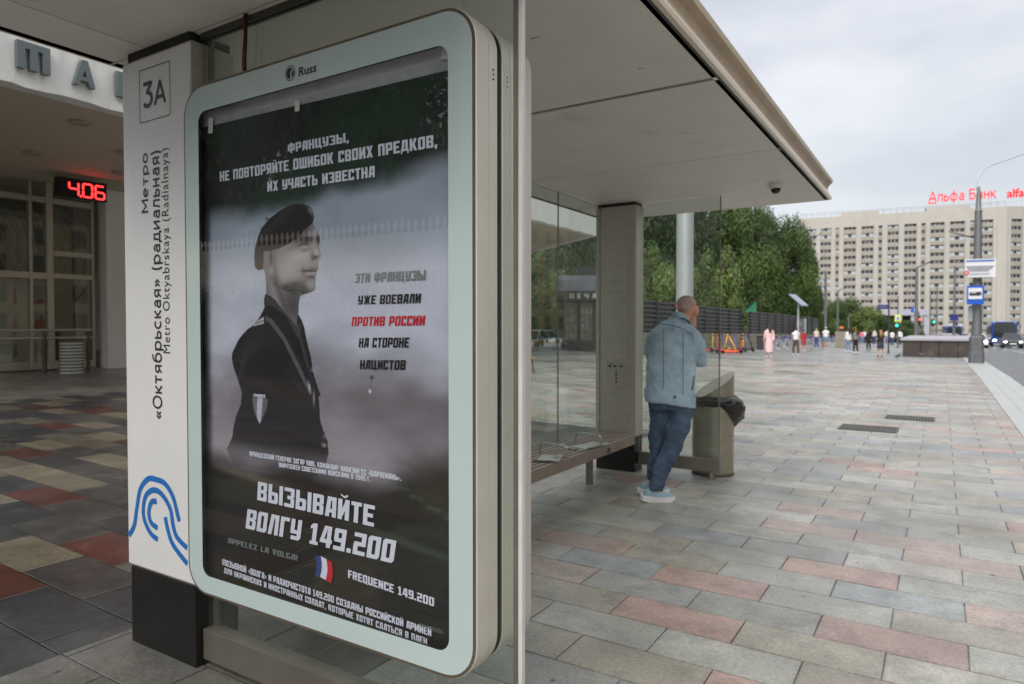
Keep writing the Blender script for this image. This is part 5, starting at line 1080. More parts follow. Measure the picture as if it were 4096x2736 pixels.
def flat(px0, px1, py0, py1, depth, name, m, par, org, th=.03, tilt=0.0, off=0):
    """a small upright board facing the viewer's side, real size at its distance"""
    a = DP((px0 + px1) / 2, (py0 + py1) / 2, depth - off); w = (px1 - px0) / 2730 * depth / 2; h_ = (py1 - py0) / 2730 * depth / 2
    M = Matrix.Translation(a - org) @ Matrix.Rotation(YAW * .35, 4, 'Z') @ Matrix.Rotation(tilt, 4, 'Y')
    return MB().box(-w, w, -th / 2, th / 2, -h_, h_, M=M).build(name, m, par)
mat('sign_blue', s(16, 84, 190), 0.35, var=.02); mat('sign_panel_white', s(214, 214, 220), 0.35, var=.02); mat('sign_back', s(150, 162, 168), 0.4, metal=.3); mat('sign_navy', s(34, 40, 110), .4); mat('sign_yellow', s(214, 226, 60), .4); mat('sign_red', s(196, 60, 60), .4)
d1 = d - .6; mount = pb
IB = empty('info_board', DP(3920, 1072, d1), label='white stop information board high on the street lamp with a red diamond at its corner', cat='sign'); O_B = IB.location.copy()
flat(3868, 3973, 1036, 1109, d1, 'board', 'sign_panel_white', IB, O_B); flat(3872, 3968, 1040, 1045, d1, 'blue_line', 'ink_blue', IB, O_B, .01, off=.04)
for k, (a_, b2) in enumerate(((3872, 3966), (3876, 3960), (3880, 3950))): flat(a_, b2, 1064 + k * 8, 1067 + k * 8, d1, 'print_line', 'print_grey', IB, O_B, .008, off=.04)
flat(3882, 3955, 1094, 1096, d1, 'print_line', 'print_grey', IB, O_B, .008, off=.04)
flat(3857, 3873, 1085, 1101, d1, 'diamond', 'sign_red', IB, O_B, .02, tilt=R(45), off=.03); flat(3862, 3868, 1090, 1096, d1, 'diamond_mark', 'sign_panel_white', IB, O_B, .01, tilt=R(45), off=.06)
BSG = empty('bus_stop_sign', DP(3901, 1180, d1), label='blue bus stop sign with a black bus on a white square, on the street lamp', cat='sign'); O_B = BSG.location.copy()
flat(3872, 3930, 1143, 1217, d1, 'plate', 'sign_blue', BSG, O_B, .03); flat(3877, 3924, 1152, 1196, d1, 'white_field', 'sign_panel_white', BSG, O_B, .01, off=.03)
busP = [(0, .25), (.06, .1), (.14, .1), (.17, 0), (.25, 0), (.28, .1), (.66, .1), (.69, 0), (.77, 0), (.8, .1), (.97, .1), (1, .4), (.97, 1), (.05, 1), (.0, .6)]
a = DP(3901, 1175, d1 - .06) - O_B; M = Matrix.Translation(a) @ Matrix.Rotation(YAW * .35, 4, 'Z'); w = m1(40); h_ = m1(15)
mb = MB(); mb.add([M @ Vector(((u - .5) * w, 0, (v - .5) * h_)) for u, v in busP], [tuple(range(len(busP)))]); mb.build('bus_symbol', 'print_black', BSG, recalc=False)
for k in range(5): flat(3884 + k * 7.2, 3889 + k * 7.2, 1169, 1173, d1, 'symbol_window', 'sign_panel_white', BSG, O_B, .006, off=.08)
for px in ((3873, 3889), (3919, 3932)): 
    e = empty('blank_sign', DP(sum(px) / 2, 1255, d), label=('narrow grey sign back on the left of the street lamp, below the bus stop sign' if px[0] < 3900 else 'narrow grey sign back on the right of the street lamp, below the bus stop sign'), cat='sign', group='sign backs on the street lamp'); flat(px[0], px[1], 1230, 1283, d, 'plate', 'sign_back', e, e.location.copy(), .03); flat(3899, 3906, 1250, 1253, d, 'bracket', 'pole_grey', e, e.location.copy(), .03)

# other poles
def pole(px, ytop, ybase, wpx, depth, lab, m='pole_grey', arm=None, name='street_pole', cat='pole', group='slim poles along the street', bulge=None):
    b = at(px, depth); e = empty(name, b, label=lab, cat=cat, group=group); H = 1.5 + (1306 - ytop) / 2730 * depth - b.z; w = wpx / 2730 * depth / 2
    MB().lathe([(w * 1.15, 0), (w, H * .3), (w * .75, H)], seg=10).build('shaft', m, e, smooth='auto')
    MB().lathe([(w * 1.8, 0), (w * 1.8, H * .02), (w * 1.2, H * .05)], seg=10).build('foot', m, e)
    if arm: MB().tube([Vector((0, 0, H)), DP(arm[0], arm[1], depth) - b], w * .5, 6).build('arm', m, e, smooth=True)
    return e, b
pole(3301, 1085, 0, 11, 62, 'slim grey pole at the end of the dark fence, left one of the pair')
pole(3350, 1165, 0, 8, 80, 'slim grey pole with a short bent arm beside the fence end', arm=(3388, 1142))
pole(3664, 1070, 0, 13, 58, 'grey lamp pole standing by the planter left end, before the hotel', arm=(3720, 1048))
pole(3720, 1160, 0, 6, 110, 'thin pole in front of the hotel, left of a close pair'); pole(3745, 1150, 0, 6, 110, 'thin pole in front of the hotel, right of a close pair')
pole(3816, 1065, 0, 10, 90, 'grey mast behind the parapet carrying a navy sign')
pole(3395, 1262, 0, 6, 84, 'short thin grey post behind the bushes')
e, b = pole(3591, 1185, 0, 5, 62, 'traffic light pole with a yellow crossing sign and green light', name='traffic_light', cat='traffic light', group=None)
flat(3580, 3602, 1259, 1288, 62, 'crossing_plate', 'sign_yellow', e, b, .03, off=.15); flat(3584, 3598, 1265, 1282, 62, 'crossing_field', 'sign_panel_white', e, b, .01, off=.2); flat(3588, 3594, 1268, 1279, 62, 'crossing_mark', 'sign_blue', e, b, .008, off=.23)
mat('light_green', (0.02, 0.9, 0.6), .4, emit=1.6, var=0); mat('light_red', (0.9, 0.08, 0.06), .4, emit=1.2, var=0)
flat(3579, 3596, 1290, 1318, 62, 'lamp_housing', 'rubber', e, b, .25, off=.1)
c0 = DP(3587, 1302, 61.7) - b; MB().ball(c0, (.11, .06, .12), 12).build('green_lamp', 'light_green', e, smooth=True)
for px, y, dd, m_, lab, ng in ((3674, 1278, 70, 'light_red', 'small traffic light showing red behind the walkway', 'red_lamp'), (3731, 1288, 95, 'light_green', 'small distant traffic light showing green beyond the parapet', 'green_lamp')):
    b = at(px, dd); e = empty('traffic_light', b, label=lab, cat='traffic light'); H = 1.5 + (1306 - y) / 2730 * dd - b.z
    MB().tube([(0, 0, 0), (0, 0, H + .8)], .06, 8).build('shaft', 'pole_grey', e); MB().box(-.2, .2, -.1, .15, H - .6, H + .35).build('lamp_housing', 'rubber', e); MB().ball(Vector((0, 0, H)) - FH * .2, (.13, .1, .13), 10).build(ng, m_, e, smooth=True)
# street name sign
b = G(3553, 1412); dd = depth_of(b); e = empty('street_name_sign', b, label='thin dark post with a dark blue street name plate pointing left', cat='sign'); H = 1.5 + (1306 - 1210) / 2730 * dd - b.z
MB().lathe([(.12, 0), (.12, .04), (.05, .06), (.045, H)], seg=10).build('post', 'fence_dark', e)
flat(3512, 3552, 1219, 1236, dd, 'name_plate', 'sign_navy', e, b, .04); flat(3518, 3546, 1226, 1229, dd, 'name_line', 'print_grey', e, b, .01, off=.05)
for (x0, x1, y0, y1, dd, m_, lab) in ((3645, 3669, 1228, 1250, 64, 'sign_blue', 'small blue road sign on the lamp pole left of the parapet'), (3802, 3831, 1259, 1283, 89, 'sign_navy', 'navy blue square sign on the mast behind the parapet')):
    e = empty('road_sign', DP((x0 + x1) / 2, (y0 + y1) / 2, dd), label=lab, cat='sign'); flat(x0, x1, y0, y1, dd, 'plate', m_, e, e.location.copy(), .04, off=.25)
    if x0 < 3700: flat(3656, 3658, 1230, 1248, dd, 'white_bar', 'sign_panel_white', e, e.location.copy(), .01, off=.3)
# solar panel on a post, information stele, green cloth, litter bin
b = at(3192, 47); e = empty('solar_panel', b, label='tilted blue-grey solar panel on a thin post behind the fence', cat='solar panel'); H = 1.5 + (1306 - 1205) / 2730 * 47 - b.z
MB().tube([(0, 0, 0), (0, 0, H)], .06, 8).build('post', 'pole_light', e); mat('solar', s(128, 138, 156), .2, var=.1)
P = [DP(x, y, dd) - b for x, y, dd in ((3154, 1179, 47), (3183, 1182, 47.8), (3233, 1225, 46.8), (3206, 1224, 46))]
mb = MB(); mb.add(P + [q + Vector((0, 0, .06)) for q in P], [(0, 1, 2, 3), (7, 6, 5, 4), (0, 1, 5, 4), (1, 2, 6, 5), (2, 3, 7, 6), (3, 0, 4, 7)]); mb.build('panel', 'solar', e)
mat('stele', s(92, 92, 98), .35, var=.1)
b = G(3203, 1388); dd = depth_of(b) + 6; b = at(3200, dd); e = empty('info_stele', b, label='dark grey information stele with a light edge standing before the fence', cat='sign'); flat(3172, 3214, 1276, 1362, dd, 'slab', 'stele', e, b, .15); flat(3216, 3224, 1274, 1362, dd, 'edge_post', 'sign_back', e, b, .12); flat(3178, 3208, 1290, 1300, dd, 'print_field', 'print_grey', e, b, .02, off=.1)
mat('green_cloth', s(22, 104, 72), .7); b = DP(3005, 1240, 43.5); e = MB().add([Vector(q) - 0 * b for q in (DP(2978, 1248, 43.5), DP(3026, 1247, 43.5), DP(3024, 1204, 43.7), DP(2998, 1214, 43.4), DP(2978, 1248, 43.8), DP(3026, 1247, 43.8), DP(3024, 1204, 44.0), DP(2998, 1214, 43.7))], [(0, 1, 2, 3), (7, 6, 5, 4), (0, 1, 5, 4), (1, 2, 6, 5), (2, 3, 7, 6), (3, 0, 4, 7)]).build('green_sheet', 'green_cloth', label='taut green sheet above the dark fence', cat='sheet')
b = G(3040, 1398); e = empty('litter_bin', b, label='dark square litter bin by the stone wall, left of the pink-clad walker', cat='litter bin'); dd = depth_of(b); w = 11 / 2730 * dd
MB().box(-w, w, -w, w, 0, .85).build('body', 'fence_dark', e, bevel=.03); MB().box(-w - .03, w + .03, -w - .03, w + .03, .85, .95).build('lid', 'rubber', e, bevel=.03)

# ================================================================ parapet box
mat('parapet_stone', s(58, 50, 46), .5, var=.15, scale=1.2, dirt=(s(110, 92, 78), 1.2, .55, .5)); mat('cap_stone', s(160, 158, 166), .4, var=.08)
a = G(3611, 1424); b = G(3893, 1432); hh = 1.5 + (1306 - 1362) / 2730 * depth_of(a) - a.z
PB = empty('parapet', Vector((a.x, (a.y + b.y) / 2, (a.z + b.z) / 2)), 0, label='low dark stone parapet with a pale stone cap beside the road', cat='parapet'); wl_ = (Vector((b.x, b.y)) - Vector((a.x, a.y))).length
for k in range(4): MB().box(k * wl_ / 4 + .01, (k + 1) * wl_ / 4 - .01, 0, .3, -.2, hh).build('stone_panel', 'parapet_stone', PB, bevel=.01)
MB().box(.0, wl_, .301, 14, -.4, hh).build('core', 'parapet_stone', PB)
MB().box(-.12, wl_ + .1, -.12, 14.2, hh + .002, hh + .14).build('cap', 'cap_stone', PB, bevel=.02)

# ================================================================ hotel
mat('hotel_stone', s(172, 168, 160), .75, var=.05, scale=.3, dirt=(s(160, 150, 134), .12, .56, .5)); mat('hotel_spandrel', s(150, 144, 134), .75, var=.07, scale=.5); mat('win_dark', s(58, 54, 50), .25, var=.3, scale=.4); mat('win_frame', s(182, 190, 198), .5); mat('curtain', s(170, 178, 186), .6, var=.2); mat('win_brown', s(84, 74, 64), .5, var=.2)
A = DP(4018, 1306, 257); Bp = DP(3195, 1306, 287); A.z = Bp.z = -1.4; hx = (Vector((Bp.x, Bp.y)) - Vector((A.x, A.y))); HL = hx.length; ha = math.atan2(hx.y, hx.x)
HO = empty('hotel', A, label='long pale stone hotel block with fourteen rows of windows', cat='hotel')
def hot(mb, name, m, ang, par=None, **k): o = mb.build(name, m, par or HO, **k); o.rotation_euler = (0, 0, ang) if par is None else (0, 0, 0); return o
ZTOP = 46.6 + 1.4
def bays(groups, ang, tag_):
    """groups in metres along the wing from the corner; local -y or +y faces the square"""
    pass
def uofpx(px):   # distance along left wing for a sight line
    dv = Vector((ray(px, 1306).x, ray(px, 1306).y)); a2 = Vector((A.x, A.y)); den = dv.x * hx.y - dv.y * hx.x; u_ = (dv.y * a2.x - dv.x * a2.y) / den; return u_ * HL
def z4(x): return 3100 + x / 1.8444
GRP = [(z4(a_), z4(b2)) for a_, b2 in ((218, 297), (327, 408), (440, 465), (500, 590), (630, 720), (755, 783), (822, 905), (945, 1035), (1070, 1100), (1137, 1240), (1280, 1390), (1428, 1460), (1500, 1598))]
G2 = [(uofpx(b2), uofpx(a_)) for a_, b2 in GRP][::-1]
# which side faces the camera: local +y for direction away from A; normal sign
side = 1 if (Matrix.Rotation(ha, 2) @ Vector((0, 1))).dot(Vector((-A.x, -A.y))) > 0 else -1
def winmesh(w, kind):
    mb = MB(); h_ = 1.45
    mb.box(-w / 2, w / 2, -.05, 0, 0, h_, 0); n = max(1, round(w / 1.5)); cw_ = w / n
    for i in range(n + 1): mb.box(-w / 2 + i * cw_ - .08, -w / 2 + i * cw_ + .08, .0, .10, 0, h_, 1)
    mb.box(-w / 2, w / 2, .0, .09, -.06, .10, 1)
    for i in range(n):
        x0 = -w / 2 + i * cw_ + .1; x1 = x0 + cw_ - .2
        if kind == 0 and i in (n // 2,): mb.box(x0, x1, .01, .05, .1, h_ - .05, 3)
        elif kind == 1 and i != n // 2: mb.box(x0, x1, .01, .05, .1, h_ - .1, 2)
        elif kind == 2 and i % 2 == 0: mb.box(x0, x1, .01, .05, .1, h_ * .7, 2)
    me = bpy.data.meshes.new('window')
    if side < 0: mb.v = [(x, -y, z) for x, y, z in mb.v]
    me.from_pydata(mb.v, [], mb.f)
    for m_ in ('win_dark', 'win_frame', 'curtain', 'win_brown'): me.materials.append(MATS[m_])
    me.polygons.foreach_set('material_index', mb.m); return me
WM = {}
def wing(groups, L, ang, depthb, nm):
    S = side; f_ = lambda a, b2: (min(a * S, b2 * S), max(a * S, b2 * S))
    y0, y1 = f_(-depthb, -1.0); hot(MB().box(0, L, y0, y1, -3, ZTOP - .2), 'core', 'hotel_spandrel', ang)
    y0, y1 = f_(-1.0, .0); hot(MB().box(0, L, y0, y1, ZTOP - 4.6, ZTOP), 'cornice_wall', 'hotel_stone', ang)
    edges = [0] + [e_ for g in groups for e_ in g] + [L]
    for i in range(0, len(edges), 2):
        a_, b2 = edges[i], edges[i + 1]
        if b2 - a_ < .3: continue
        y0, y1 = f_(-1.0, .0); hot(MB().box(a_, b2, y0, y1, -3, ZTOP - 4.61), 'pilaster', 'hotel_stone', ang)
        if b2 - a_ > 1.6: 
            y0, y1 = f_(0.0, .25); hot(MB().box(a_ + (b2 - a_) * .3, a_ + (b2 - a_) * .7, y0, y1, -3, ZTOP - 5.2), 'rib', 'hotel_stone', ang)
    mb = MB()
    for a_, b2 in groups:
        for j in range(14): y0, y1 = f_(-.98, -.35); mb.box(a_, b2, y0, y1, 41.6 + 1.4 - .8 - 3.0 * j - 1.5, 41.6 + 1.4 - .8 - 3.0 * j)
    o = hot(mb, 'spandrel_bands', 'hotel_spandrel', ang); o['kind'] = 'stuff'
    for a_, b2 in groups:
        w = round(b2 - a_, 1)
        for j in range(14):
            kd_ = random.choice([0, 0, 1, 2, 3]); 
            if (w, kd_) not in WM: WM[(w, kd_)] = winmesh(w, kd_)
            o = link('window', WM[(w, kd_)], HO); o.rotation_euler = (0, 0, ang)
            o.location = Matrix.Rotation(ang, 3, 'Z') @ Vector(((a_ + b2) / 2, -.80 * S, 41.6 + 1.4 - .75 - 3.0 * j))
wing(G2, HL, ha, 16, 'left')
# right wing turns away behind the corner
C2 = DP(4400, 1306, 262); v2 = Vector((C2.x - A.x, C2.y - A.y)); a2_ = math.atan2(v2.y, v2.x); side = -side
WM = {}
wing([(2.2 + k * 8.2 + q, 2.2 + k * 8.2 + q + w) for k in range(4) for q, w in ((0, 4.6), (6.0, 1.2))], v2.length, a2_, 16, 'right'); side = -side
# roof blocks, rails
for px0, px1 in ((3360, 3510), (3700, 3875)):
    a_, b2 = uofpx(px1), uofpx(px0); y0, y1 = sorted((-.2 * side, -6 * side)); hot(MB().box(a_, b2, y0, y1, ZTOP + .01, ZTOP + 1.5), 'roof_block', 'hotel_stone', ha)
mb = MB()
y_ = -1.5 * side
mb.box(0, HL, y_ - .05, y_ + .05, ZTOP + 2.0, ZTOP + 2.1); mb.box(0, HL, y_ - .05, y_ + .05, ZTOP + 1.2, ZTOP + 1.28)
for i in range(30): mb.box(i * HL / 30, i * HL / 30 + .1, y_ - .05, y_ + .05, ZTOP, ZTOP + 2.1)
o = hot(mb, 'roof_rail', 'pole_grey', ha); o['kind'] = 'stuff'
mat('sign_letters_red', s(224, 40, 50), .4, var=.02, emit=.25)
def roof_sign(txt, px0, px1, ytop, ybot, name, lab, spacing=1.1, offset=.03, mirror=False, box_ang=None):
    a_, b2 = uofpx(px0), uofpx(px1); dep = depth_of(Vector((A.x, A.y, 0)) + Vector((hx.x, hx.y, 0)) * ((a_ + b2) / 2 / HL)); z0 = 1.5 + (1306 - ybot) / 2730 * dep; z1 = 1.5 + (1306 - ytop) / 2730 * dep
    e = empty(name, (A.x, A.y, ZTOP - 1.4), label=lab, cat='roof sign'); ux = hx.normalized(); nrm = Vector((-A.x, -A.y)).normalized()
    O3 = (0, 0, -(ZTOP - 1.4)); Xd = (-ux.x, -ux.y, 0); pos0 = Vector((ux.x * a_, ux.y * a_)) - nrm * 1.0
    fr_ = ((pos0.x, pos0.y, -(ZTOP - 1.4)), Xd, (0, 0, 1), (0, 0, 0)); bx_ = (0, a_ - b2, z0 - (z1 - z0) * (.18 if 'Банк' in txt else 0), z1)
    o = stroke_text('lettering', txt, 'sign_letters_red', e, fr_, bx_, pen=.10, sx=1.15, gap=.07) if 'Банк' in txt else place_text('lettering', txt, 'sign_letters_red', e, fr_, bx_, bold=.12, spacing=spacing)
    sm_ = o.modifiers.new('thick', 'SOLIDIFY'); sm_.thickness = .3
    mb = MB(); k = 9
    for i in range(k + 1):
        p_ = Vector((ux.x, ux.y)) * (a_ + (b2 - a_) * i / k) - nrm * 1.3; mb.box(p_.x - .04, p_.x + .04, p_.y - .04, p_.y + .04, 0, z1 - (ZTOP - 1.4) - .8)
    for zq in (z0 - (ZTOP - 1.4) - .15, (z0 - (ZTOP - 1.4)) * .5):
        p0 = Vector((ux.x, ux.y)) * a_ - nrm * 1.3; p1 = Vector((ux.x, ux.y)) * b2 - nrm * 1.3; mb.tube([(p0.x, p0.y, zq), (p1.x, p1.y, zq)], .045, 5)
    mb.build('scaffold', 'sign_back', e, kind='stuff')
    if 'Банк' in txt:
        p0 = Vector((ux.x, ux.y)) * a_ - nrm * 1.0; p1 = Vector((ux.x, ux.y)) * (a_ + (b2 - a_) * .115) - nrm * 1.0; zz_ = z0 - (ZTOP - 1.4) - .55; mb = MB(); mb.add([(p0.x, p0.y, zz_), (p1.x, p1.y, zz_), (p1.x, p1.y, zz_ + .5), (p0.x, p0.y, zz_ + .5)], [(0, 1, 2, 3)]); o = mb.build('underline', 'sign_letters_red', e); q = o.modifiers.new('thick', 'SOLIDIFY'); q.thickness = .3
roof_sign('Альфа Банк', 3706, 3976, 757, 803, 'roof_sign', 'red rooftop letters reading Альфа Банк above the hotel', offset=.012)
roof_sign('alfabank', 4020, 4190, 752, 785, 'roof_sign', 'red rooftop letters beginning alfab at the right edge of the picture', spacing=1.0, offset=.012)
# entrance portal
dpn = 235
p0, p1 = DP(3415, 1306, dpn), DP(3716, 1306, dpn - 8); pv = Vector((p1.x - p0.x, p1.y - p0.y)); PO2 = empty('hotel_portal', (p0.x, p0.y, -1.4), math.atan2(pv.y, pv.x), label='white flat entrance canopy on pillars at the foot of the hotel', cat='canopy')
zq = lambda y: 1.5 + (1306 - y) / 2730 * dpn + 1.4
MB().box(0, pv.length, 0, 9, zq(1262), zq(1238)).build('slab', 'cap_stone', PO2); MB().box(.5, pv.length - 4, 6, 8.5, 0, zq(1263)).build('dark_front', 'interior_dark', PO2)
for u in (.62, .8, .965): MB().box(pv.length * u - .7, pv.length * u + .7, .5, 2, 0, zq(1263)).build('pillar', 'cap_stone', PO2)
for k in range(5): MB().box(pv.length * (.1 + .05 * k), pv.length * (.13 + .05 * k), -.06, -.005, zq(1254), zq(1246)).build('canopy_letter', 'steel_dark', PO2)

# ================================================================ litter bin by the far glass
q = G(2833, 1912); q.y += .02; BC = Vector((-1.965, 6.97, 0)); LT = empty('steel_litter_bin', BC, label='steel litter bin with slanted top behind the end glass', cat='litter bin')
mat('bin_steel', s(150, 144, 128), .35, metal=.55, var=.1, scale=3, aniso=(1, 1, 6), dirt=(s(116, 88, 58), 3.0, .62, .5), rvar=.1)
rr = .205; vs = []; fs = []; n = 40
for i in range(n):
    a = 2 * math.pi * i / n; x = rr * math.cos(a); y = rr * 1.0 * math.sin(a); t = x * math.cos(YAW) + y * math.sin(YAW)
    zt_ = .93 + .28 * t / rr * .5 - .03
    vs += [(x, y, .0), (x, y, .62), (x, y, .76), (x, y, zt_)]
for i in range(n):
    j = (i + 1) % n; fs += [(4 * i, 4 * j, 4 * j + 1, 4 * i + 1), (4 * i + 1, 4 * j + 1, 4 * j + 2, 4 * i + 2), (4 * i + 2, 4 * j + 2, 4 * j + 3, 4 * i + 3)]
fs.append(tuple(4 * i + 3 for i in range(n)))
MB().add(vs, fs).build('body', 'bin_steel', LT, smooth='auto')
MB().tube([(0, 0, .0), (0, 0, .03)], rr * 1.015, 40).build('base_ring', 'steel_dark', LT)
mb = MB(); rs = random.Random(2); vs = []; nz_ = 12
for j in range(nz_ + 1):
    t = j / nz_
    for i in range(48):
        a = 2 * math.pi * i / 48; front = max(0, math.cos(a - YAW - .1)) ** 1.2; depth_ = .10 + .24 * front
        z = .80 - t * depth_; r_ = rr + .012 + (.085 * math.sin(math.pi * min(1, t * 1.1)) ** .8) * (.35 + .8 * front) + .012 * math.sin(i * 1.9 + j) * (t > .02) + rs.uniform(-.006, .006)
        if j == nz_: r_ = rr + .004
        vs.append((r_ * math.cos(a), r_ * math.sin(a), z + rs.uniform(-.006, .006)))
mb.add(vs, [(j * 48 + i, j * 48 + (i + 1) % 48, (j + 1) * 48 + (i + 1) % 48, (j + 1) * 48 + i) for j in range(nz_) for i in range(48)])
mat('bag', (0.012, 0.012, 0.013), .25, var=.2, bump=.8, bscale=22, spec=.6); mb.build('bin_bag', 'bag', LT, smooth=True)

# ================================================================ people
def mt(name, c, **k):
    if name not in MATS: mat(name, c, **k)
    return name
mt('skin', s(196, 150, 126), rough=.55, var=.06); mt('skin_red', s(206, 150, 126), rough=.5, var=.10, scale=9); mt('stubble', s(172, 150, 138), rough=.7, var=.15, scale=30)
def denim(name, c, v=.22):
    mat(name, c, .85, var=v, scale=5, bump=.35, bscale=420, dirt=(tuple(min(1, x * 1.5) for x in c), 4.0, .60, .5), spec=.2); return name
denim('denim_light', s(156, 178, 190)); denim('denim_dark', s(78, 94, 114), .3); mt('jean_stitch', s(40, 50, 60), rough=.9); mt('denim_seam', s(84, 106, 120), rough=.9); mt('shoe_blue', s(140, 168, 180), rough=.8, var=.12, scale=40, bump=.3, bscale=200); mt('sole_white', s(222, 220, 222), rough=.5); mt('lace', s(60, 80, 130), rough=.8)

# --- the man with the denim jacket. local frame: x = right in the picture, y = away, z = up
S_ = 5.85 / 2730
base = FH * 5.85 + RH * ((2690 - 2048) / 2730 * 5.85)
MAN = empty('person', (base.x, base.y, 0), YAW, label='man in light denim jacket and dark jeans seen from behind, hands raised to his face', cat='person')
def lp(px, py, dy=0.0): return Vector(((px - 2690) * S_, dy, 1.5 - (py - 1306) * S_))
XY = (Vector((1, 0, 0)), Vector((0, 1, 0)))
def rings(mb, L, seg=28):
    """stack of ellipses (px,py,dy,rx_px,ry) fixed to the horizontal plane"""
    mb.tube([lp(a, b, c_) for a, b, c_, d_, e_ in L], [(d_ * S_, e_) for a, b, c_, d_, e_ in L], seg, ell=XY)
def limb(mb, P, r, seg=16): mb.tube(smoothpts3(P), interp(r, len(P)), seg)
def smoothpts3(P, n=5):
    out = []
    for i in range(len(P) - 1):
        p0, p1, p2, p3 = [P[min(max(j, 0), len(P) - 1)] for j in (i - 1, i, i + 1, i + 2)]
        for k in range(n): t = k / n; out.append(.5 * ((2 * p1) + (p2 - p0) * t + (2 * p0 - 5 * p1 + 4 * p2 - p3) * t * t + (3 * p1 - p0 - 3 * p2 + p3) * t ** 3))
    out.append(P[-1]); return out
def interp(r, n_, n=5):
    out = []
    for i in range(n_ - 1):
        for k in range(n): t = k / n; t = t * t * (3 - 2 * t); out.append(r[i] * (1 - t) + r[i + 1] * t)
    return out + [r[-1]]
# body (one continuous figure, fused)
b = MB()
rings(b, [(2692, 1600, .02, 70, .10), (2690, 1500, .0, 72, .10), (2690, 1400, .0, 78, .11), (2695, 1330, .01, 72, .10), (2715, 1290, .02, 45, .07)])
b.tube([lp(2715, 1315, .02), lp(2735, 1275, .03), lp(2745, 1240, .05)], [.062, .056, .056], 16)
for c_, r_ in ((lp(2752, 1226, .05), (.078, .092, .088)), (lp(2752, 1216, .06), (.080, .090, .072)), (lp(2764, 1250, .085), (.056, .060, .058)), (lp(2770, 1264, .105), (.040, .044, .034))): b.ball(c_, r_, 20)
b.ball(lp(2778, 1245, .155), (.016, .022, .018), 8)
for P, r_ in (([lp(2712, 1240, -.005), lp(2706, 1228, -.0), lp(2704, 1214, .012)], [.010, .016, .012]), ([lp(2783, 1268, .035), lp(2791, 1250, .025), lp(2792, 1232, .03), lp(2786, 1224, .04)], [.010, .014, .016, .010])): b.tube(P, r_, 8)
RS, RE, RW_ = lp(2768, 1345, .03), lp(2806, 1432, .06), lp(2806, 1318, .26); LS, LE, LW = lp(2625, 1340, .03), lp(2612, 1440, .10), lp(2745, 1325, .30)
for P in ((RS, RE, RW_), (LS, LE, LW)): b.tube([P[0], P[1], P[2]], [.05, .042, .028], 12)
RH_ = lp(2806, 1300, .285); b.ball(RH_, (.034, .022, .040), 12)
HX = [((-.022, .0, .034), (-.034, .012, .062), (-.050, .012, .066)), ((-.008, .002, .040), (-.016, .014, .075), (-.036, .016, .082)), ((.008, .0, .040), (.006, .012, .078), (-.014, .018, .092)), ((.022, -.004, .032), (.026, .006, .064), (.012, .014, .080))]
for F3 in HX: b.tube([RH_ + Vector((F3[0][0], F3[0][1], 0.0))] + [RH_ + Vector(f_) for f_ in F3], [.010, .0095, .0085, .007], 8)
b.tube([RH_ + Vector((-.02, -.01, -.015)), RH_ + Vector((-.045, -.008, .012)), RH_ + Vector((-.052, .0, .045))], [.012, .011, .008], 8)
LH_ = lp(2768, 1302, .315); b.ball(LH_, (.030, .024, .038), 12)
for k in range(4): x = -.02 + k * .013; b.tube([LH_ + Vector((x, 0, .02)), LH_ + Vector((x + .012, -.006, .052)), LH_ + Vector((x + .03, -.008, .058 - .006 * k))], [.010, .009, .007], 8)
b.tube([LH_ + Vector((.01, -.015, -.01)), LH_ + Vector((.034, -.02, .012)), LH_ + Vector((.042, -.016, .036))], [.011, .010, .008], 8)
for P, r_ in (([lp(2735, 1600, .02), lp(2700, 1760, -.02), lp(2642, 1890, -.02), lp(2628, 1975, -.02)], [.075, .05, .038, .032]), ([lp(2650, 1600, .05), lp(2642, 1760, .10), lp(2634, 1880, .15), lp(2630, 1955, .19)], [.070, .045, .034, .030])): b.tube(P, r_, 12)
body = remesh(b.build('body', 'skin_red', MAN), .006, 3)
# cropped hair following the skull
h = MB(); h.ball(lp(2750, 1215, .045), (.0835, .093, .074), 22); h.ball(lp(2742, 1228, .028), (.070, .074, .055), 20)
hair = remesh(h.build('hair', 'stubble', MAN), .006, 2)
# jacket
j = MB()
rings(j, [(2682, 1608, .01, 100, .145), (2681, 1590, .01, 102, .148), (2683, 1520, .0, 99, .145), (2687, 1440, .0, 97, .145), (2691, 1390, .0, 97, .143), (2693, 1350, .0, 95, .136), (2695, 1322, .005, 90, .125), (2700, 1300, .01, 70, .105), (2712, 1282, .02, 42, .085), (2722, 1268, .025, 33, .075)], 36)
def armj(P, r): j.tube(smoothpts3(P), interp(r, len(P)), 16)
armj([lp(2764, 1342, .02), lp(2792, 1390, .03), lp(2809, 1444, .05), lp(2806, 1400, .15), lp(2803, 1335, .245)], [.080, .076, .060, .056, .042])
armj([lp(2628, 1340, .03), lp(2622, 1395, .07), lp(2628, 1440, .13), lp(2670, 1400, .21), lp(2735, 1335, .28)], [.078, .070, .062, .055, .042])
jk = j.build('jacket', 'denim_light', MAN); remesh(jk, .008, 3)
def folds(o, size, strength, depth_=3):
    tx = bpy.data.textures.new('cloth_folds', 'CLOUDS'); tx.noise_scale = size; tx.noise_depth = depth_
    d_ = o.modifiers.new('folds', 'DISPLACE'); d_.texture = tx; d_.strength = strength; d_.mid_level = .5; d_.texture_coords = 'LOCAL'; return d_
folds(jk, .13, .038); folds(jk, .04, .010)
def tubew(name, P, r, m, flat_=1.0): 
    return MB().tube(P, r, 8).build(name, m, MAN, smooth=True)
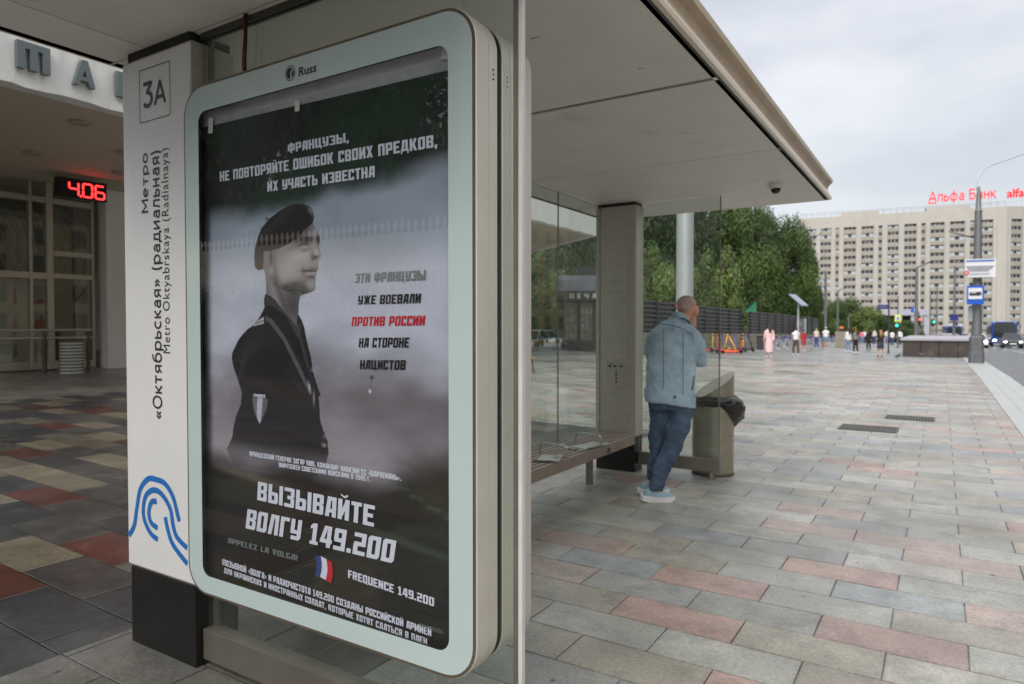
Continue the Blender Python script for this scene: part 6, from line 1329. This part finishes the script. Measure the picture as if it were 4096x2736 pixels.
# collar, hem band, seams
c_ = MB(); cc = [lp(2700, 1285, -.06), lp(2715, 1272, -.062), lp(2738, 1276, -.05), lp(2760, 1295, -.02), lp(2775, 1312, .05)]
cw_ = MB(); vs = []
for i, p in enumerate(smoothpts3([lp(2690, 1268, .02), lp(2698, 1264, -.035), lp(2715, 1262, -.06), lp(2738, 1272, -.055), lp(2756, 1292, -.02), lp(2768, 1310, .04)])): vs += [p + Vector((-.004, .012, .028)), p + Vector((.012, -.022, -.020)), p + Vector((.016, -.014, -.022)), p + Vector((.0, .02, .024))]
n = len(vs) // 4; fs = []
for i in range(n - 1): k = 4 * i; fs += [(k + a_, k + 4 + a_, k + 4 + (a_ + 1) % 4, k + (a_ + 1) % 4) for a_ in range(4)]
fs += [(0, 1, 2, 3), tuple(4 * (n - 1) + a_ for a_ in (3, 2, 1, 0))]; cw_.add(vs, fs).build('collar', 'denim_light', MAN, smooth='auto')
hb_ = MB(); seg = 48; vs = []
for k, (z, sc) in enumerate(((1567, 1.0), (1572, 1.035), (1610, 1.02), (1614, .96))):
    for i in range(seg):
        a_ = 2 * math.pi * i / seg; cx_ = lp(2682, z, .01); dx = 100 * S_ * math.cos(a_) * sc; vs.append((cx_.x + dx, cx_.y + .153 * math.sin(a_) * sc, cx_.z - .20 * (dx + .02) * 1.0 + .004 * math.sin(i * 2.1)))
hb_.add(vs, [(k * seg + i, k * seg + (i + 1) % seg, (k + 1) * seg + (i + 1) % seg, (k + 1) * seg + i) for k in range(3) for i in range(seg)]); hb_.build('hem_band', 'denim_light', MAN, smooth='auto')
def onback(px, py, extra=.0):
    # point on the jacket's back surface near the viewer
    cxp = 2685; hw = 104; u_ = max(-.97, min(.97, (px - cxp) / hw)); return lp(px, py, -.150 * math.sqrt(1 - u_ * u_) - .006 - extra)
for P in ([(2604, 1300), (2630, 1296), (2670, 1300), (2710, 1312), (2748, 1336)],): tubew('yoke_seam', [onback(a_, b_) + Vector((0, .012 if b_ < 1310 else .0, 0)) for a_, b_ in P], .0035, 'denim_seam')
tubew('back_seam', [onback(2640, y_) for y_ in range(1310, 1570, 40)], .0025, 'denim_seam'); tubew('back_seam', [onback(2716, y_) for y_ in range(1330, 1580, 40)], .0025, 'denim_seam')
tubew('sleeve_seam', [onback(2752, 1330) , onback(2758, 1370, -.01) + Vector((.02, .02, 0)), onback(2762, 1420, -.02) + Vector((.02, .03, 0))], .003, 'denim_seam')
tubew('pocket_welt', [lp(2768, 1500, -.075), lp(2758, 1555, -.095)], .005, 'jean_stitch')
MB().ball(onback(2683, 1580, .004) + Vector((0, -.004, 0)), (.012, .006, .012), 12).build('hem_button', 'steel_dark', MAN, smooth=True)
# jeans
t_ = MB()
rings(t_, [(2688, 1570, .01, 88, .125), (2690, 1610, .01, 92, .128), (2692, 1640, .01, 88, .12)], 28)
def leg(P, r): t_.tube(smoothpts3(P), interp(r, len(P)), 20)
leg([lp(2728, 1625, .0), lp(2712, 1700, -.02), lp(2686, 1790, -.035), lp(2650, 1870, -.02), lp(2632, 1925, -.02), lp(2624, 1962, -.02)], [.106, .100, .080, .070, .063, .062])
leg([lp(2646, 1620, .05), lp(2646, 1700, .08), lp(2640, 1780, .10), lp(2634, 1870, .14), lp(2628, 1935, .17)], [.096, .080, .068, .060, .056])
jn = t_.build('jeans', 'denim_dark', MAN); remesh(jn, .010, 3); folds(jn, .09, .045); folds(jn, .03, .012)
# shoes
def shoe(px, py, dy, ang, L=.30):
    o_ = lp(px, py, dy); M = Matrix.Translation(o_) @ Matrix.Rotation(ang, 4, 'Z'); P = []
    mb = MB(); prof = [(-.10, .036, .060), (-.085, .042, .082), (-.05, .046, .090), (0, .047, .080), (.05, .050, .062), (.10, .048, .046), (.14, .038, .034), (.158, .020, .022)]
    vs = []
    for x, w, z in prof:
        for i in range(12): a_ = math.pi * i / 11; vs.append(M @ Vector((x, -w * math.cos(a_), .024 + (z) * math.sin(a_) ** .7)))
    mb.add(vs, [(12 * i + k, 12 * i + k + 1, 12 * i + 13 + k, 12 * i + 12 + k) for i in range(len(prof) - 1) for k in range(11)] + [tuple(range(12)), tuple(12 * 7 + k for k in range(11, -1, -1))])
    mb.build('shoe', 'shoe_blue', MAN, smooth=True)
    sl_ = MB(); out = [(-.135, 0), (-.122, .040), (-.06, .046), (0, .045), (.06, .053), (.12, .048), (.158, .026), (.168, 0)]; pl_ = [(x, -y) for x, y in out] + [(x, y) for x, y in out[::-1][1:-1]]
    n_ = len(pl_); vs = [M @ Vector((x, y, 0.0 + (.012 if x > .13 or x < -.11 else 0))) for x, y in pl_] + [M @ Vector((x * 1.0, y * 1.05, .042 + (.012 if x < -.05 else 0))) for x, y in pl_]
    sl_.add(vs, [tuple(range(n_)), tuple(range(2 * n_ - 1, n_ - 1, -1))] + [(i, (i + 1) % n_, n_ + (i + 1) % n_, n_ + i) for i in range(n_)]); sl_.build('sole', 'sole_white', MAN, smooth='auto')
    for k in range(3): x = .0 + k * .022; MB().tube([M @ Vector((x, -.028, .094 - k * .010)), M @ Vector((x + .005, 0, .108 - k * .012)), M @ Vector((x, .028, .094 - k * .010))], .0035, 6).build('lace', 'lace', MAN)
za = lambda py: 0
def shoe_at(px, dy, ang):
    x = (px - 2690) * S_; o_ = Vector((x, dy, 0)); 
    global lp; _l = lp; lp = lambda a_, b_, c2=0: o_; shoe(0, 0, 0, ang); lp = _l
shoe_at(2625, -.02, R(4)); shoe_at(2632, .24, R(8))
for o in MAN.children:
    if o.type == 'MESH' and o.name.startswith('shoe'): pass
MB().tube([LH_ + Vector((.03, -.012, .05)), LH_ + Vector((-.02, -.03, .062))], .004, 8).build('cigarette', 'sole_white', label='white cigarette at the face of the man in the denim jacket', cat='cigarette').matrix_world = MAN.matrix_basis
# crowd
def person(px, ytop, yfeet, lab, top, bottom, hair='hair_brown', kind='trousers', long_hair=False, face_away=True, bag=None, stride=.5, sleeve=True, jack=False, ang=None, cap=None, shoes='sole_white', group='people walking on the square'):
    b0_ = G(px, yfeet); d = depth_of(b0_); H = (yfeet - ytop) / 2730 * d; H = max(1.45, min(1.85, H)); k = H / 1.75; rs = random.Random(px)
    az = (YAW + math.pi * (0 if face_away else 1) + rs.uniform(-.5, .5)) if ang is None else ang
    e = empty('person', b0_, az, label=lab, cat='person', group=group)
    V_ = lambda x, y, z: Vector((x, y, z)) * k
    s1 = .16 * stride; ft = [(-.085, s1, 1), (.085, -s1, -1)]; sk = 'skin'
    b = MB(); b.ball(V_(0, .01, 1.645), (.072 * k, .088 * k, .105 * k), 12); b.tube([V_(0, 0, 1.60), V_(0, -.01, 1.45)], .05 * k, 8); b.ball(V_(0, .10, 1.635), (.012, .018, .02), 6)
    b.tube([V_(0, 0, 1.50), V_(0, 0, 1.42), V_(0, 0, 1.25), V_(0, 0, 1.05), V_(0, 0, .92)], [(.08 * k, .06 * k), (.17 * k, .09 * k), (.14 * k, .09 * k), (.12 * k, .08 * k), (.15 * k, .09 * k)], 12, ell=XY)
    arms = []
    for sd_, sw in ((-1, .12), (1, -.12)):
        A_p = [V_(.185 * sd_, 0, 1.42), V_(.225 * sd_, sw * .3, 1.15), V_(.22 * sd_, sw + .05, .92), V_(.215 * sd_, sw + .07, .82)]; arms.append(A_p); b.tube(A_p, [.045 * k, .036 * k, .028 * k, .03 * k], 8)
        for f3 in (-.018, 0, .018): b.tube([A_p[3], A_p[3] + V_(0, f3, -.08)], .010 * k, 5)
    legs = []
    for x, y, q_ in ft:
        Lp = [V_(x, 0, .92), V_(x, y * .7 + .02, .50), V_(x, y, .09)]; legs.append(Lp); b.tube(Lp, [.085 * k, .058 * k, .038 * k], 8); b.tube([V_(x, y - .03, .05), V_(x, y + .14, .035)], .035 * k, 6)
    remesh(b.build('body', sk, e), .022, 1)
    t = MB(); lo = .98 if not jack else .86
    t.tube([V_(0, -.005, 1.53), V_(0, 0, 1.46), V_(0, 0, 1.38), V_(0, 0, 1.2), V_(0, 0, lo)], [(.07 * k, .07 * k), (.165 * k, .10 * k), (.195 * k, .12 * k), (.17 * k, .12 * k), (.18 * k, .125 * k)], 14, ell=XY)
    for A_p in arms: t.tube(A_p[:3] if sleeve else [A_p[0], (A_p[0] + A_p[1]) / 2], [.068 * k, .058 * k, .046 * k] if sleeve else [.07 * k, .07 * k], 8)
    remesh(t.build('top', top, e), .022, 1)
    l = MB()
    if kind == 'trousers':
        l.tube([V_(0, 0, 1.02), V_(0, 0, .90), V_(0, 0, .84)], [(.16 * k, .11 * k), (.175 * k, .12 * k), (.15 * k, .1 * k)], 12, ell=XY)
        for Lp in legs: l.tube([Lp[0], Lp[1], Lp[2] + Vector((0, 0, .02))], [.105 * k, .078 * k, .065 * k], 8)
    elif kind == 'shorts':
        l.tube([V_(0, 0, 1.02), V_(0, 0, .90), V_(0, 0, .84)], [(.16 * k, .11 * k), (.175 * k, .12 * k), (.15 * k, .1 * k)], 12, ell=XY)
        for Lp in legs: l.tube([Lp[0], Lp[0] * .35 + Lp[1] * .65], [.11 * k, .10 * k], 8)
    else:
        zb = .28 if kind == 'dress' else .55; l.tube([V_(0, 0, 1.04), V_(0, 0, .88), V_(0, 0, .6), V_(0, 0, zb)], [(.15 * k, .11 * k), (.19 * k, .14 * k), (.21 * k, .17 * k), (.23 * k if kind != 'dress' else .20 * k, .2 * k)], 16, ell=XY)
    remesh(l.build('trousers' if kind == 'trousers' else 'shorts' if kind == 'shorts' else 'skirt', bottom, e), .022, 1)
    h = MB(); h.ball(V_(0, -.012, 1.668), (.082 * k, .092 * k, .098 * k), 12)
    if long_hair: h.tube([V_(0, -.05, 1.66), V_(0, -.08, 1.5), V_(0, -.10, 1.30)], [(.085 * k, .05 * k), (.10 * k, .045 * k), (.07 * k, .03 * k)], 10, ell=XY)
    h.build('hair', hair, e, smooth=True)
    if cap: MB().ball(V_(0, .0, 1.70), (.088 * k, .10 * k, .075 * k), 12).build('cap', cap, e, smooth=True)
    for x, y, q_ in ft: MB().ball(V_(x, y + .05, .045), (.045 * k, .13 * k, .05 * k), 10).build('shoe', shoes, e, smooth=True)
    if bag:
        g = MB().box(-.13, .13, -.26, -.13, 1.02, 1.42) if bag[1] == 'back' else MB().box(.2, .32, -.08, .16, .78, 1.05)
        g.build('bag', bag[0], None, bevel=.04, label='bag carried by the person: ' + lab[:40] if False else bag[2], cat='bag').matrix_world = e.matrix_basis
    return e
for n_, c_ in dict(hair_brown=(62, 44, 34), hair_dark=(34, 28, 26), hair_blond=(150, 120, 84), hair_red=(110, 54, 36), hair_grey=(120, 112, 106), c_pink=(226, 190, 190), c_white=(220, 220, 224), c_red=(150, 50, 56), c_blue=(56, 76, 116), c_skirt=(104, 132, 160), c_grey=(120, 118, 118), c_black=(30, 30, 34), c_brown=(84, 70, 66), c_jean=(112, 134, 164), c_cream=(206, 198, 184), c_hotpink=(220, 120, 150), c_yellow=(206, 190, 110), c_orange=(206, 118, 66), c_navy=(44, 46, 66)).items(): mt(n_, s(*c_), rough=.8, var=.12, scale=6)
person(3076, 1298, 1430, 'woman in a long pale pink dress and pink shawl walking on the wet paving', 'c_pink', 'c_pink', 'hair_brown', 'dress', True, stride=.5, jack=True)
person(3183, 1310, 1421, 'man in a white t-shirt and grey-brown trousers walking away', 'c_white', 'c_brown', 'hair_brown', sleeve=False, stride=.9)
person(3213, 1320, 1405, 'woman in a dark red dress right beside the man in white t-shirt', 'c_red', 'c_red', 'hair_brown', 'dress_short', stride=.3)
person(3265, 1312, 1394, 'person in pale patterned top and blue jeans left of the pink-grey cap', 'c_cream', 'c_blue', 'hair_blond', sleeve=False)
person(3302, 1309, 1396, 'person in white shirt, pink-grey cap and light denim skirt before the bikes', 'c_white', 'c_skirt', 'hair_grey', 'shorts', cap='c_pink', sleeve=False)
person(3392, 1315, 1406, 'person in a long white jacket and light jeans with dark hair', 'c_white', 'c_jean', 'hair_dark', jack=True, long_hair=True)
person(3422, 1316, 1412, 'woman with long red-brown hair in grey top and black trousers', 'c_grey', 'c_black', 'hair_red', long_hair=True, bag=('c_black', 'side', 'black shoulder bag of the woman with red-brown hair'))
person(3447, 1322, 1378, 'distant person in a bright pink top', 'c_hotpink', 'c_jean', 'hair_dark')
person(3457, 1320, 1377, 'distant person in white top and jeans next to the bright pink one', 'c_white', 'c_blue', 'hair_brown')
person(3474, 1320, 1400, 'slim person dressed all in black walking between the pale-clad ones', 'c_black', 'c_black', 'hair_dark', long_hair=True, shoes='c_black')
person(3498, 1316, 1382, 'person in beige top and dark jeans behind the blonde woman', 'c_cream', 'c_blue', 'hair_grey')
person(3521, 1320, 1428, 'blonde woman in black top and dark short skirt near the street name post', 'c_black', 'c_navy', 'hair_blond', 'dress_short', long_hair=True, sleeve=False, shoes='c_black')
person(3546, 1318, 1378, 'person in pale shirt and jeans left of the traffic light', 'c_cream', 'c_jean', 'hair_brown')
person(3568, 1322, 1385, 'person in white t-shirt and jeans below the green light', 'c_white', 'c_blue', 'hair_dark', sleeve=False)
person(3598, 1318, 1385, 'person in white top with dark trousers next to the one in yellow', 'c_white', 'c_black', 'hair_brown')
person(3613, 1326, 1368, 'distant person in a yellow top at the parapet corner', 'c_yellow', 'c_black', 'hair_dark')
person(3536, 1322, 1370, 'distant person in an orange top behind the blonde woman', 'c_orange', 'c_jean', 'hair_brown')
q = at(3365, 60); e = empty('flower_urn', Vector((q.x, q.y, q.z)), label='stone plinth with an orange flower ball between the two groups of walkers', cat='planter')
qq = 60; zq_ = lambda y: 1.5 + (1306 - y) / 2730 * qq - q.z
MB().box(-.45, .45, -.45, .45, 0, zq_(1326)).build('plinth', 'wall_stone', e, bevel=.04); MB().ball((0, 0, zq_(1312)), (.22, .22, .14), 14).build('flowers', 'c_orange', e, smooth=True)

# ================================================================ pigeons
mt('pigeon', s(70, 74, 82), rough=.6, var=.3, scale=30); mt('pigeon_foot', s(150, 80, 70), rough=.6)
for px, py, rz_, lab in ((3590, 1436, 0.3, 'pigeon standing alone on the paving left of the parapet'), (3687, 1430, 2.6, 'pigeon close to the foot of the parapet, the middle of three'), (3727, 1435, 2.9, 'pigeon before the parapet, the rightmost of three')):
    p_ = G(px, py); e = empty('pigeon', p_, YAW + rz_, label=lab, cat='pigeon', group='pigeons by the parapet'); mb = MB()
    mb.tube([Vector((-.24, 0, .09)), Vector((-.15, 0, .12)), Vector((-.05, 0, .15)), Vector((.06, 0, .17)), Vector((.12, 0, .20)), Vector((.145, 0, .25)), Vector((.16, 0, .275)), Vector((.20, 0, .27))], [.012, .035, .07, .072, .045, .030, .032, .006], 10)
    mb.build('body', 'pigeon', e, smooth=True)
    for y_ in (-.03, .03): MB().tube([(0, y_, .12), (.01, y_, .0), (.05, y_, .004)], .006, 5).build('foot', 'pigeon_foot', e)

# ================================================================ cars and buses
mat('car_glass', (0.02, .025, .03), .08, var=0, spec=.6); mat('tyre', (0.02, .02, .02), .8); mat('head_light', (1, .97, .9), .2, emit=3.0, var=0); mat('plate_white', s(220, 220, 220), .5)
def carpaint(n, c): mat(n, c, .25, var=.04, scale=.5, coat=.6); return n
carpaint('paint_dark', s(38, 42, 46)); carpaint('paint_white', s(222, 222, 224)); carpaint('paint_silver', s(178, 180, 186)); carpaint('paint_yellow', s(226, 160, 30)); carpaint('paint_bus', s(30, 84, 170)); carpaint('paint_grey', s(96, 100, 108))
def car(loc, rz, m, lab, L=4.5, W_=1.8, H=1.5, m2=None, suv=False, lights=True, group='cars on the road'):
    e = empty('car', loc, rz, label=lab, cat='car', group=group)
    low = [(0, .28), (.02, .55), (.10, .72), (L * .24, .86), (L * .98, .92), (L, .80), (L, .32)]; hood = .88
    mb = MB(); vs = []; prof = [(0, .30), (.0, .55), (.08, .70), (L * .25, .90), (L * .97, .98), (L, .85), (L, .30)]; n = len(prof)
    for y, inx in ((-W_ / 2, .06), (-W_ / 2 + .10, 0), (W_ / 2 - .10, 0), (W_ / 2, .06)): vs += [(min(max(x, inx), L - inx), y, z - (inx * .6 if z > .6 else 0)) for x, z in prof]
    fs = [(k * n + i, k * n + (i + 1) % n, (k + 1) * n + (i + 1) % n, (k + 1) * n + i) for k in range(3) for i in range(n)] + [tuple(range(n)), tuple(3 * n + i for i in range(n - 1, -1, -1))]
    mb.add(vs, fs).build('body', m, e, bevel=.05)
    r0, r1 = (L * .40, L * .82) if not suv else (L * .38, L * .92); c0, c1 = L * .25, L * .965
    def cabin(zb, zt, w0, w1, x0, x1, x2, x3): return [(x0, -w0, zb), (x3, -w0, zb), (x3, w0, zb), (x0, w0, zb), (x1, -w1, zt), (x2, -w1, zt), (x2, w1, zt), (x1, w1, zt)]
    F6 = [(3, 2, 1, 0), (4, 5, 6, 7), (0, 1, 5, 4), (1, 2, 6, 5), (2, 3, 7, 6), (3, 0, 4, 7)]
    MB().add(cabin(.90, H - .05, W_ / 2 - .10, W_ / 2 - .28, c0, r0, r1, c1), F6).build('windows', 'car_glass', e, bevel=.02)
    MB().add(cabin(H - .08, H, W_ / 2 - .25, W_ / 2 - .32, r0 - .06, r0 + .05, r1 - .05, r1 + .08), F6).build('roof', m, e, bevel=.02)
    mb = MB()
    for y in (-1, 1):
        for xa, xb2 in ((c0, r0), (L * .62, L * .60), (c1, r1)): mb.tube([(xa, y * (W_ / 2 - .10), .90), (xb2, y * (W_ / 2 - .28), H - .04)], .035, 5)
    o = mb.build('window_pillars', m, e); o['kind'] = 'stuff'
    for x in (L * .19, L * .80):
        for y in (-1, 1):
            w = MB().tube([(x, y * (W_ / 2 - .22), .32), (x, y * (W_ / 2 + .01), .32)], .32, 18, ell=(Vector((1, 0, 0)), Vector((0, 0, 1)))).build('wheel', 'tyre', e); MB().tube([(x, y * (W_ / 2), .32), (x, y * (W_ / 2 + .02), .32)], .2, 14, ell=(Vector((1, 0, 0)), Vector((0, 0, 1)))).build('rim', 'steel', w)
    for y in (-1, 1): MB().ball((.03, y * (W_ / 2 - .26), .66), (.05, .17, .07), 10).build('headlight', 'head_light' if lights else 'plate_white', e, smooth=True); MB().box(L * .28, L * .31, y * W_ / 2 - .09 + .09 * y, y * W_ / 2 + .09 + .09 * y, .92, 1.04).build('mirror', m, e, bevel=.03)
    MB().box(-.012, .0, -.26, .26, .42, .53).build('number_plate', 'plate_white', e); MB().box(-.015, .0, -.5, .5, .56, .68).build('grille', 'rubber', e)
    if m2: 
        for y in (-1, 1): MB().box(.3, L - .3, y * (W_ / 2 + .004) - .004, y * (W_ / 2 + .004) + .004, .55, .78).build('side_stripe', m2, e)
    return e
TW = -math.pi / 2   # local -x (nose) must face the viewer: nose points to -Y
def onroad(px, py): return G(px, py, -.13)
a = onroad(4052, 1394); car(a, math.pi / 2, 'paint_dark', 'dark saloon car with lit headlights coming along the road at the right edge', H=1.5)
a = onroad(3905, 1392); car(Vector((3.2, a.y, a.z)), math.pi / 2, 'paint_white', 'white car with lit headlights mostly hidden behind the street lamp base', H=1.45)
a = Vector((-2.0, 112, gz(0, 112) - .1)); car(a, 0.15, 'paint_silver', 'silver car crossing beyond the parapet, left of the distant bus', lights=False)
a = Vector((3.5, 150, gz(0, 150) - .1)); car(Vector((1.2, 118, gz(0, 118) - .1)), 0.1, 'paint_dark', 'dark car crossing beyond the parapet beside the silver one', lights=False)
car(Vector((12.6, 110, gz(0, 110) - .13)), math.pi / 2, 'paint_grey', 'grey car on the road at the right edge, behind the dark saloon', H=1.45)
car(Vector((18.4, 39.8, gz(0, 40) - .14)), -math.pi / 2 + math.pi, 'paint_white', 'white and yellow taxi mirrored in the back glass of the shelter', m2='paint_yellow', H=1.55)
def bus(loc, rz, lab, L=12, k=1.0):
    e = empty('bus', loc, rz, label=lab, cat='bus', group='blue city buses')
    W_ = 2.5; H = 3.0
    MB().box(0, L, -W_ / 2, W_ / 2, .35, H).build('body', 'paint_bus', e, bevel=.15)
    MB().box(-.03, .02, -W_ / 2 + .12, W_ / 2 - .12, 1.05, H - .35).build('windscreen', 'car_glass', e, bevel=.02); MB().box(-.035, .02, -W_ / 2 + .3, W_ / 2 - .3, H - .33, H - .08).build('destination_panel', 'rubber', e)
    for y in (-1, 1):
        for q_ in range(6): MB().box(.5 + q_ * (L - 1) / 6, .4 + (q_ + 1) * (L - 1) / 6, y * (W_ / 2 + .01) - .02, y * (W_ / 2 + .01) + .02, 1.2, H - .5).build('window', 'car_glass', e)
        MB().ball((-.0, y * .95, .72), (.08, .2, .12), 10).build('headlight', 'head_light', e, smooth=True)
        for x in (2.4, L - 3): MB().tube([(x, y * (W_ / 2 - .3), .48), (x, y * (W_ / 2 + .01), .48)], .48, 18, ell=(Vector((1, 0, 0)), Vector((0, 0, 1)))).build('wheel', 'tyre', e)
        MB().tube([(.1, y * (W_ / 2), 2.6), (-.35, y * (W_ / 2 + .22), 2.5), (-.35, y * (W_ / 2 + .22), 2.1)], .05, 6).build('mirror', 'rubber', e)
    MB().box(-.05, .0, -W_ / 2 + .1, W_ / 2 - .1, .5, .62).build('bumper', 'paint_grey', e)
    return e
a = onroad(4025, 1388); bus(Vector((6.3, 100, gz(0, 100) - .13)), math.pi / 2, 'blue city bus with dark windscreen behind the dark saloon car')
bus(Vector((1.9, 150, gz(0, 150) - .13)), math.pi / 2 + .05, 'distant blue bus with lit headlights just above the parapet')

# ================================================================ rental bikes and scooters
mt('bike_white', s(200, 202, 206), rough=.4); mt('bike_blue', s(70, 96, 160), rough=.4); mt('bike_purple', s(96, 90, 150), rough=.4)
for n_, c_ in dict(sc_yellow=(222, 172, 24), sc_orange=(206, 72, 44), sc_purple=(104, 84, 140)).items(): mt(n_, s(*c_), rough=.4)
def wheel(par, x, r, m, z=None):
    C_ = Vector((x, 0, r)); mb = MB(); mb.tube([C_ + Vector((math.cos(t) * r, 0, math.sin(t) * r)) for t in np.linspace(0, 2 * math.pi, 20)], .022, 6, cap=False); o = mb.build('wheel', m, par, smooth=True); MB().tube([C_ - Vector((0, .03, 0)), C_ + Vector((0, .03, 0))], .03, 6).build('hub', 'steel_dark', o)
    mb = MB()
    for k in range(8): t = k * math.pi / 8; mb.tube([C_ + Vector((math.cos(t), 0, math.sin(t))) * r, C_ - Vector((math.cos(t), 0, math.sin(t))) * r], .004, 3)
    o2 = mb.build('spokes', 'steel', o); o2['kind'] = 'stuff'
def bike(loc, rz, lab):
    e = empty('rental_bike', loc, rz, label=lab, cat='bicycle', group='rental bikes parked by the fence'); wheel(e, -.52, .34, 'bike_white'); wheel(e, .52, .34, 'bike_white')
    V3 = Vector
    MB().tube([V3((-.52, 0, .34)), V3((-.15, 0, .32)), V3((.30, 0, .78)), V3((.36, 0, .95))], .026, 6).build('frame', 'bike_blue', e, smooth=True); MB().tube([V3((-.15, 0, .32)), V3((-.25, 0, .80))], .022, 6).build('seat_post', 'bike_white', e)
    MB().tube([V3((.52, 0, .34)), V3((.34, 0, .98))], .022, 6).build('fork', 'bike_white', e); MB().tube([V3((.30, -.28, 1.06)), V3((.36, 0, 1.0)), V3((.30, .28, 1.06))], .018, 6).build('handlebar', 'rubber', e); MB().ball((-.27, 0, .85), (.14, .08, .04), 8).build('saddle', 'rubber', e, smooth=True)
    P = [V3((-.52 + .38 * math.cos(t), 0, .34 + .38 * math.sin(t))) for t in np.linspace(.5, 2.8, 9)]; mb = MB()
    for p in P: pass
    mb.add([p + V3((0, y, 0)) for p in P for y in (-.04, .04)], [(2 * i, 2 * i + 1, 2 * i + 3, 2 * i + 2) for i in range(8)]); o = mb.build('rear_fender', 'bike_blue', e); q = o.modifiers.new('t', 'SOLIDIFY'); q.thickness = .01
    MB().box(.46, .74, -.14, .14, .72, .92).build('front_basket', 'bike_purple', e, bevel=.02); return e
first = None; names = ['nearest rental bike of the row, its white rear wheel fully seen beside the pink-clad woman'] + ['rental bike in the parked row behind the walkers'] * 12
Lp0, Lp1 = G(3095, 1398), G(3345, 1378)
for i in range(11):
    t = i / 10; d0 = depth_of(Lp0); d1_ = depth_of(Lp1); p = Lp0.lerp(Lp1, t); p.z = gz(p.x, p.y); rz_ = wa + R(62)
    if i == 10: nm = 'farthest rental bike at the right end of the row with a white wheel'
    else: nm = names[0] if i == 0 else 'blue-fendered rental bike, %s from the left in the row behind the walkers' % ['', 'second', 'third', 'fourth', 'fifth', 'sixth', 'seventh', 'eighth', 'ninth', 'tenth'][i]
    if first is None: first = bike(p, rz_, nm)
    else: c_ = copy_tree(first, p, rz_ + random.uniform(-.05, .05), label=nm)
def scooter(loc, rz, m, lab, lean=0):
    e = empty('scooter', loc, rz, label=lab, cat='scooter', group='rental scooters by the stone wall'); e.rotation_euler[0] = lean
    V3 = Vector; MB().box(-.45, .35, -.08, .08, .10, .16).build('deck', m, e, bevel=.02); MB().tube([V3((.36, 0, .14)), V3((.50, 0, .30)), V3((.42, 0, 1.12))], .032, 8).build('stem', m, e, smooth=True); MB().tube([V3((.40, -.24, 1.15)), V3((.42, 0, 1.14)), V3((.40, .24, 1.15))], .018, 6).build('handlebar', 'rubber', e)
    for x in (-.5, .52): MB().tube([V3((x, -.03, .11)), V3((x, .03, .11))], .11, 14, ell=(V3((1, 0, 0)), V3((0, 0, 1)))).build('wheel', 'tyre', e)
    MB().ball((-.52, 0, .22), (.14, .05, .03), 8).build('fender', m, e, smooth=True); MB().box(.37, .44, -.05, .05, .95, 1.05).build('display', 'rubber', e); return e
for i, (px, py, m, ln, lab) in enumerate(((2842, 1408, 'sc_orange', -.4, 'orange scooter leaning far over behind the glass edge'), (2884, 1410, 'sc_yellow', .05, 'yellow scooter standing just right of the glass edge'), (2900, 1412, 'sc_orange', .1, 'orange-red scooter low in the middle of the scooter heap'), (2916, 1410, 'sc_yellow', -.2, 'yellow scooter leaning right of the orange-red one'),
    (2934, 1408, 'sc_purple', .1, 'purple scooter behind the leaning yellow one'), (2950, 1411, 'sc_yellow', .5, 'yellow scooter lying low at the front right of the heap'), (2966, 1407, 'sc_purple', -.1, 'upright purple scooter second from the right end'), (2988, 1406, 'tyre', .3, 'black scooter at the right end of the scooter row'), (2874, 1405, 'sc_purple', .25, 'purple scooter just left of the upright yellow one'), (2908, 1404, 'sc_purple', -.3, 'purple scooter at the back behind the orange-red one'), (2926, 1413, 'sc_orange', .6, 'orange scooter tipped low at the front of the heap'), (2942, 1404, 'sc_yellow', .15, 'yellow scooter at the back between the purple ones'))):
    scooter(G(px, py), wa + R(100) + i * .35, m, lab, ln)
bpy.context.view_layer.update()
# leave no part at top level by accident
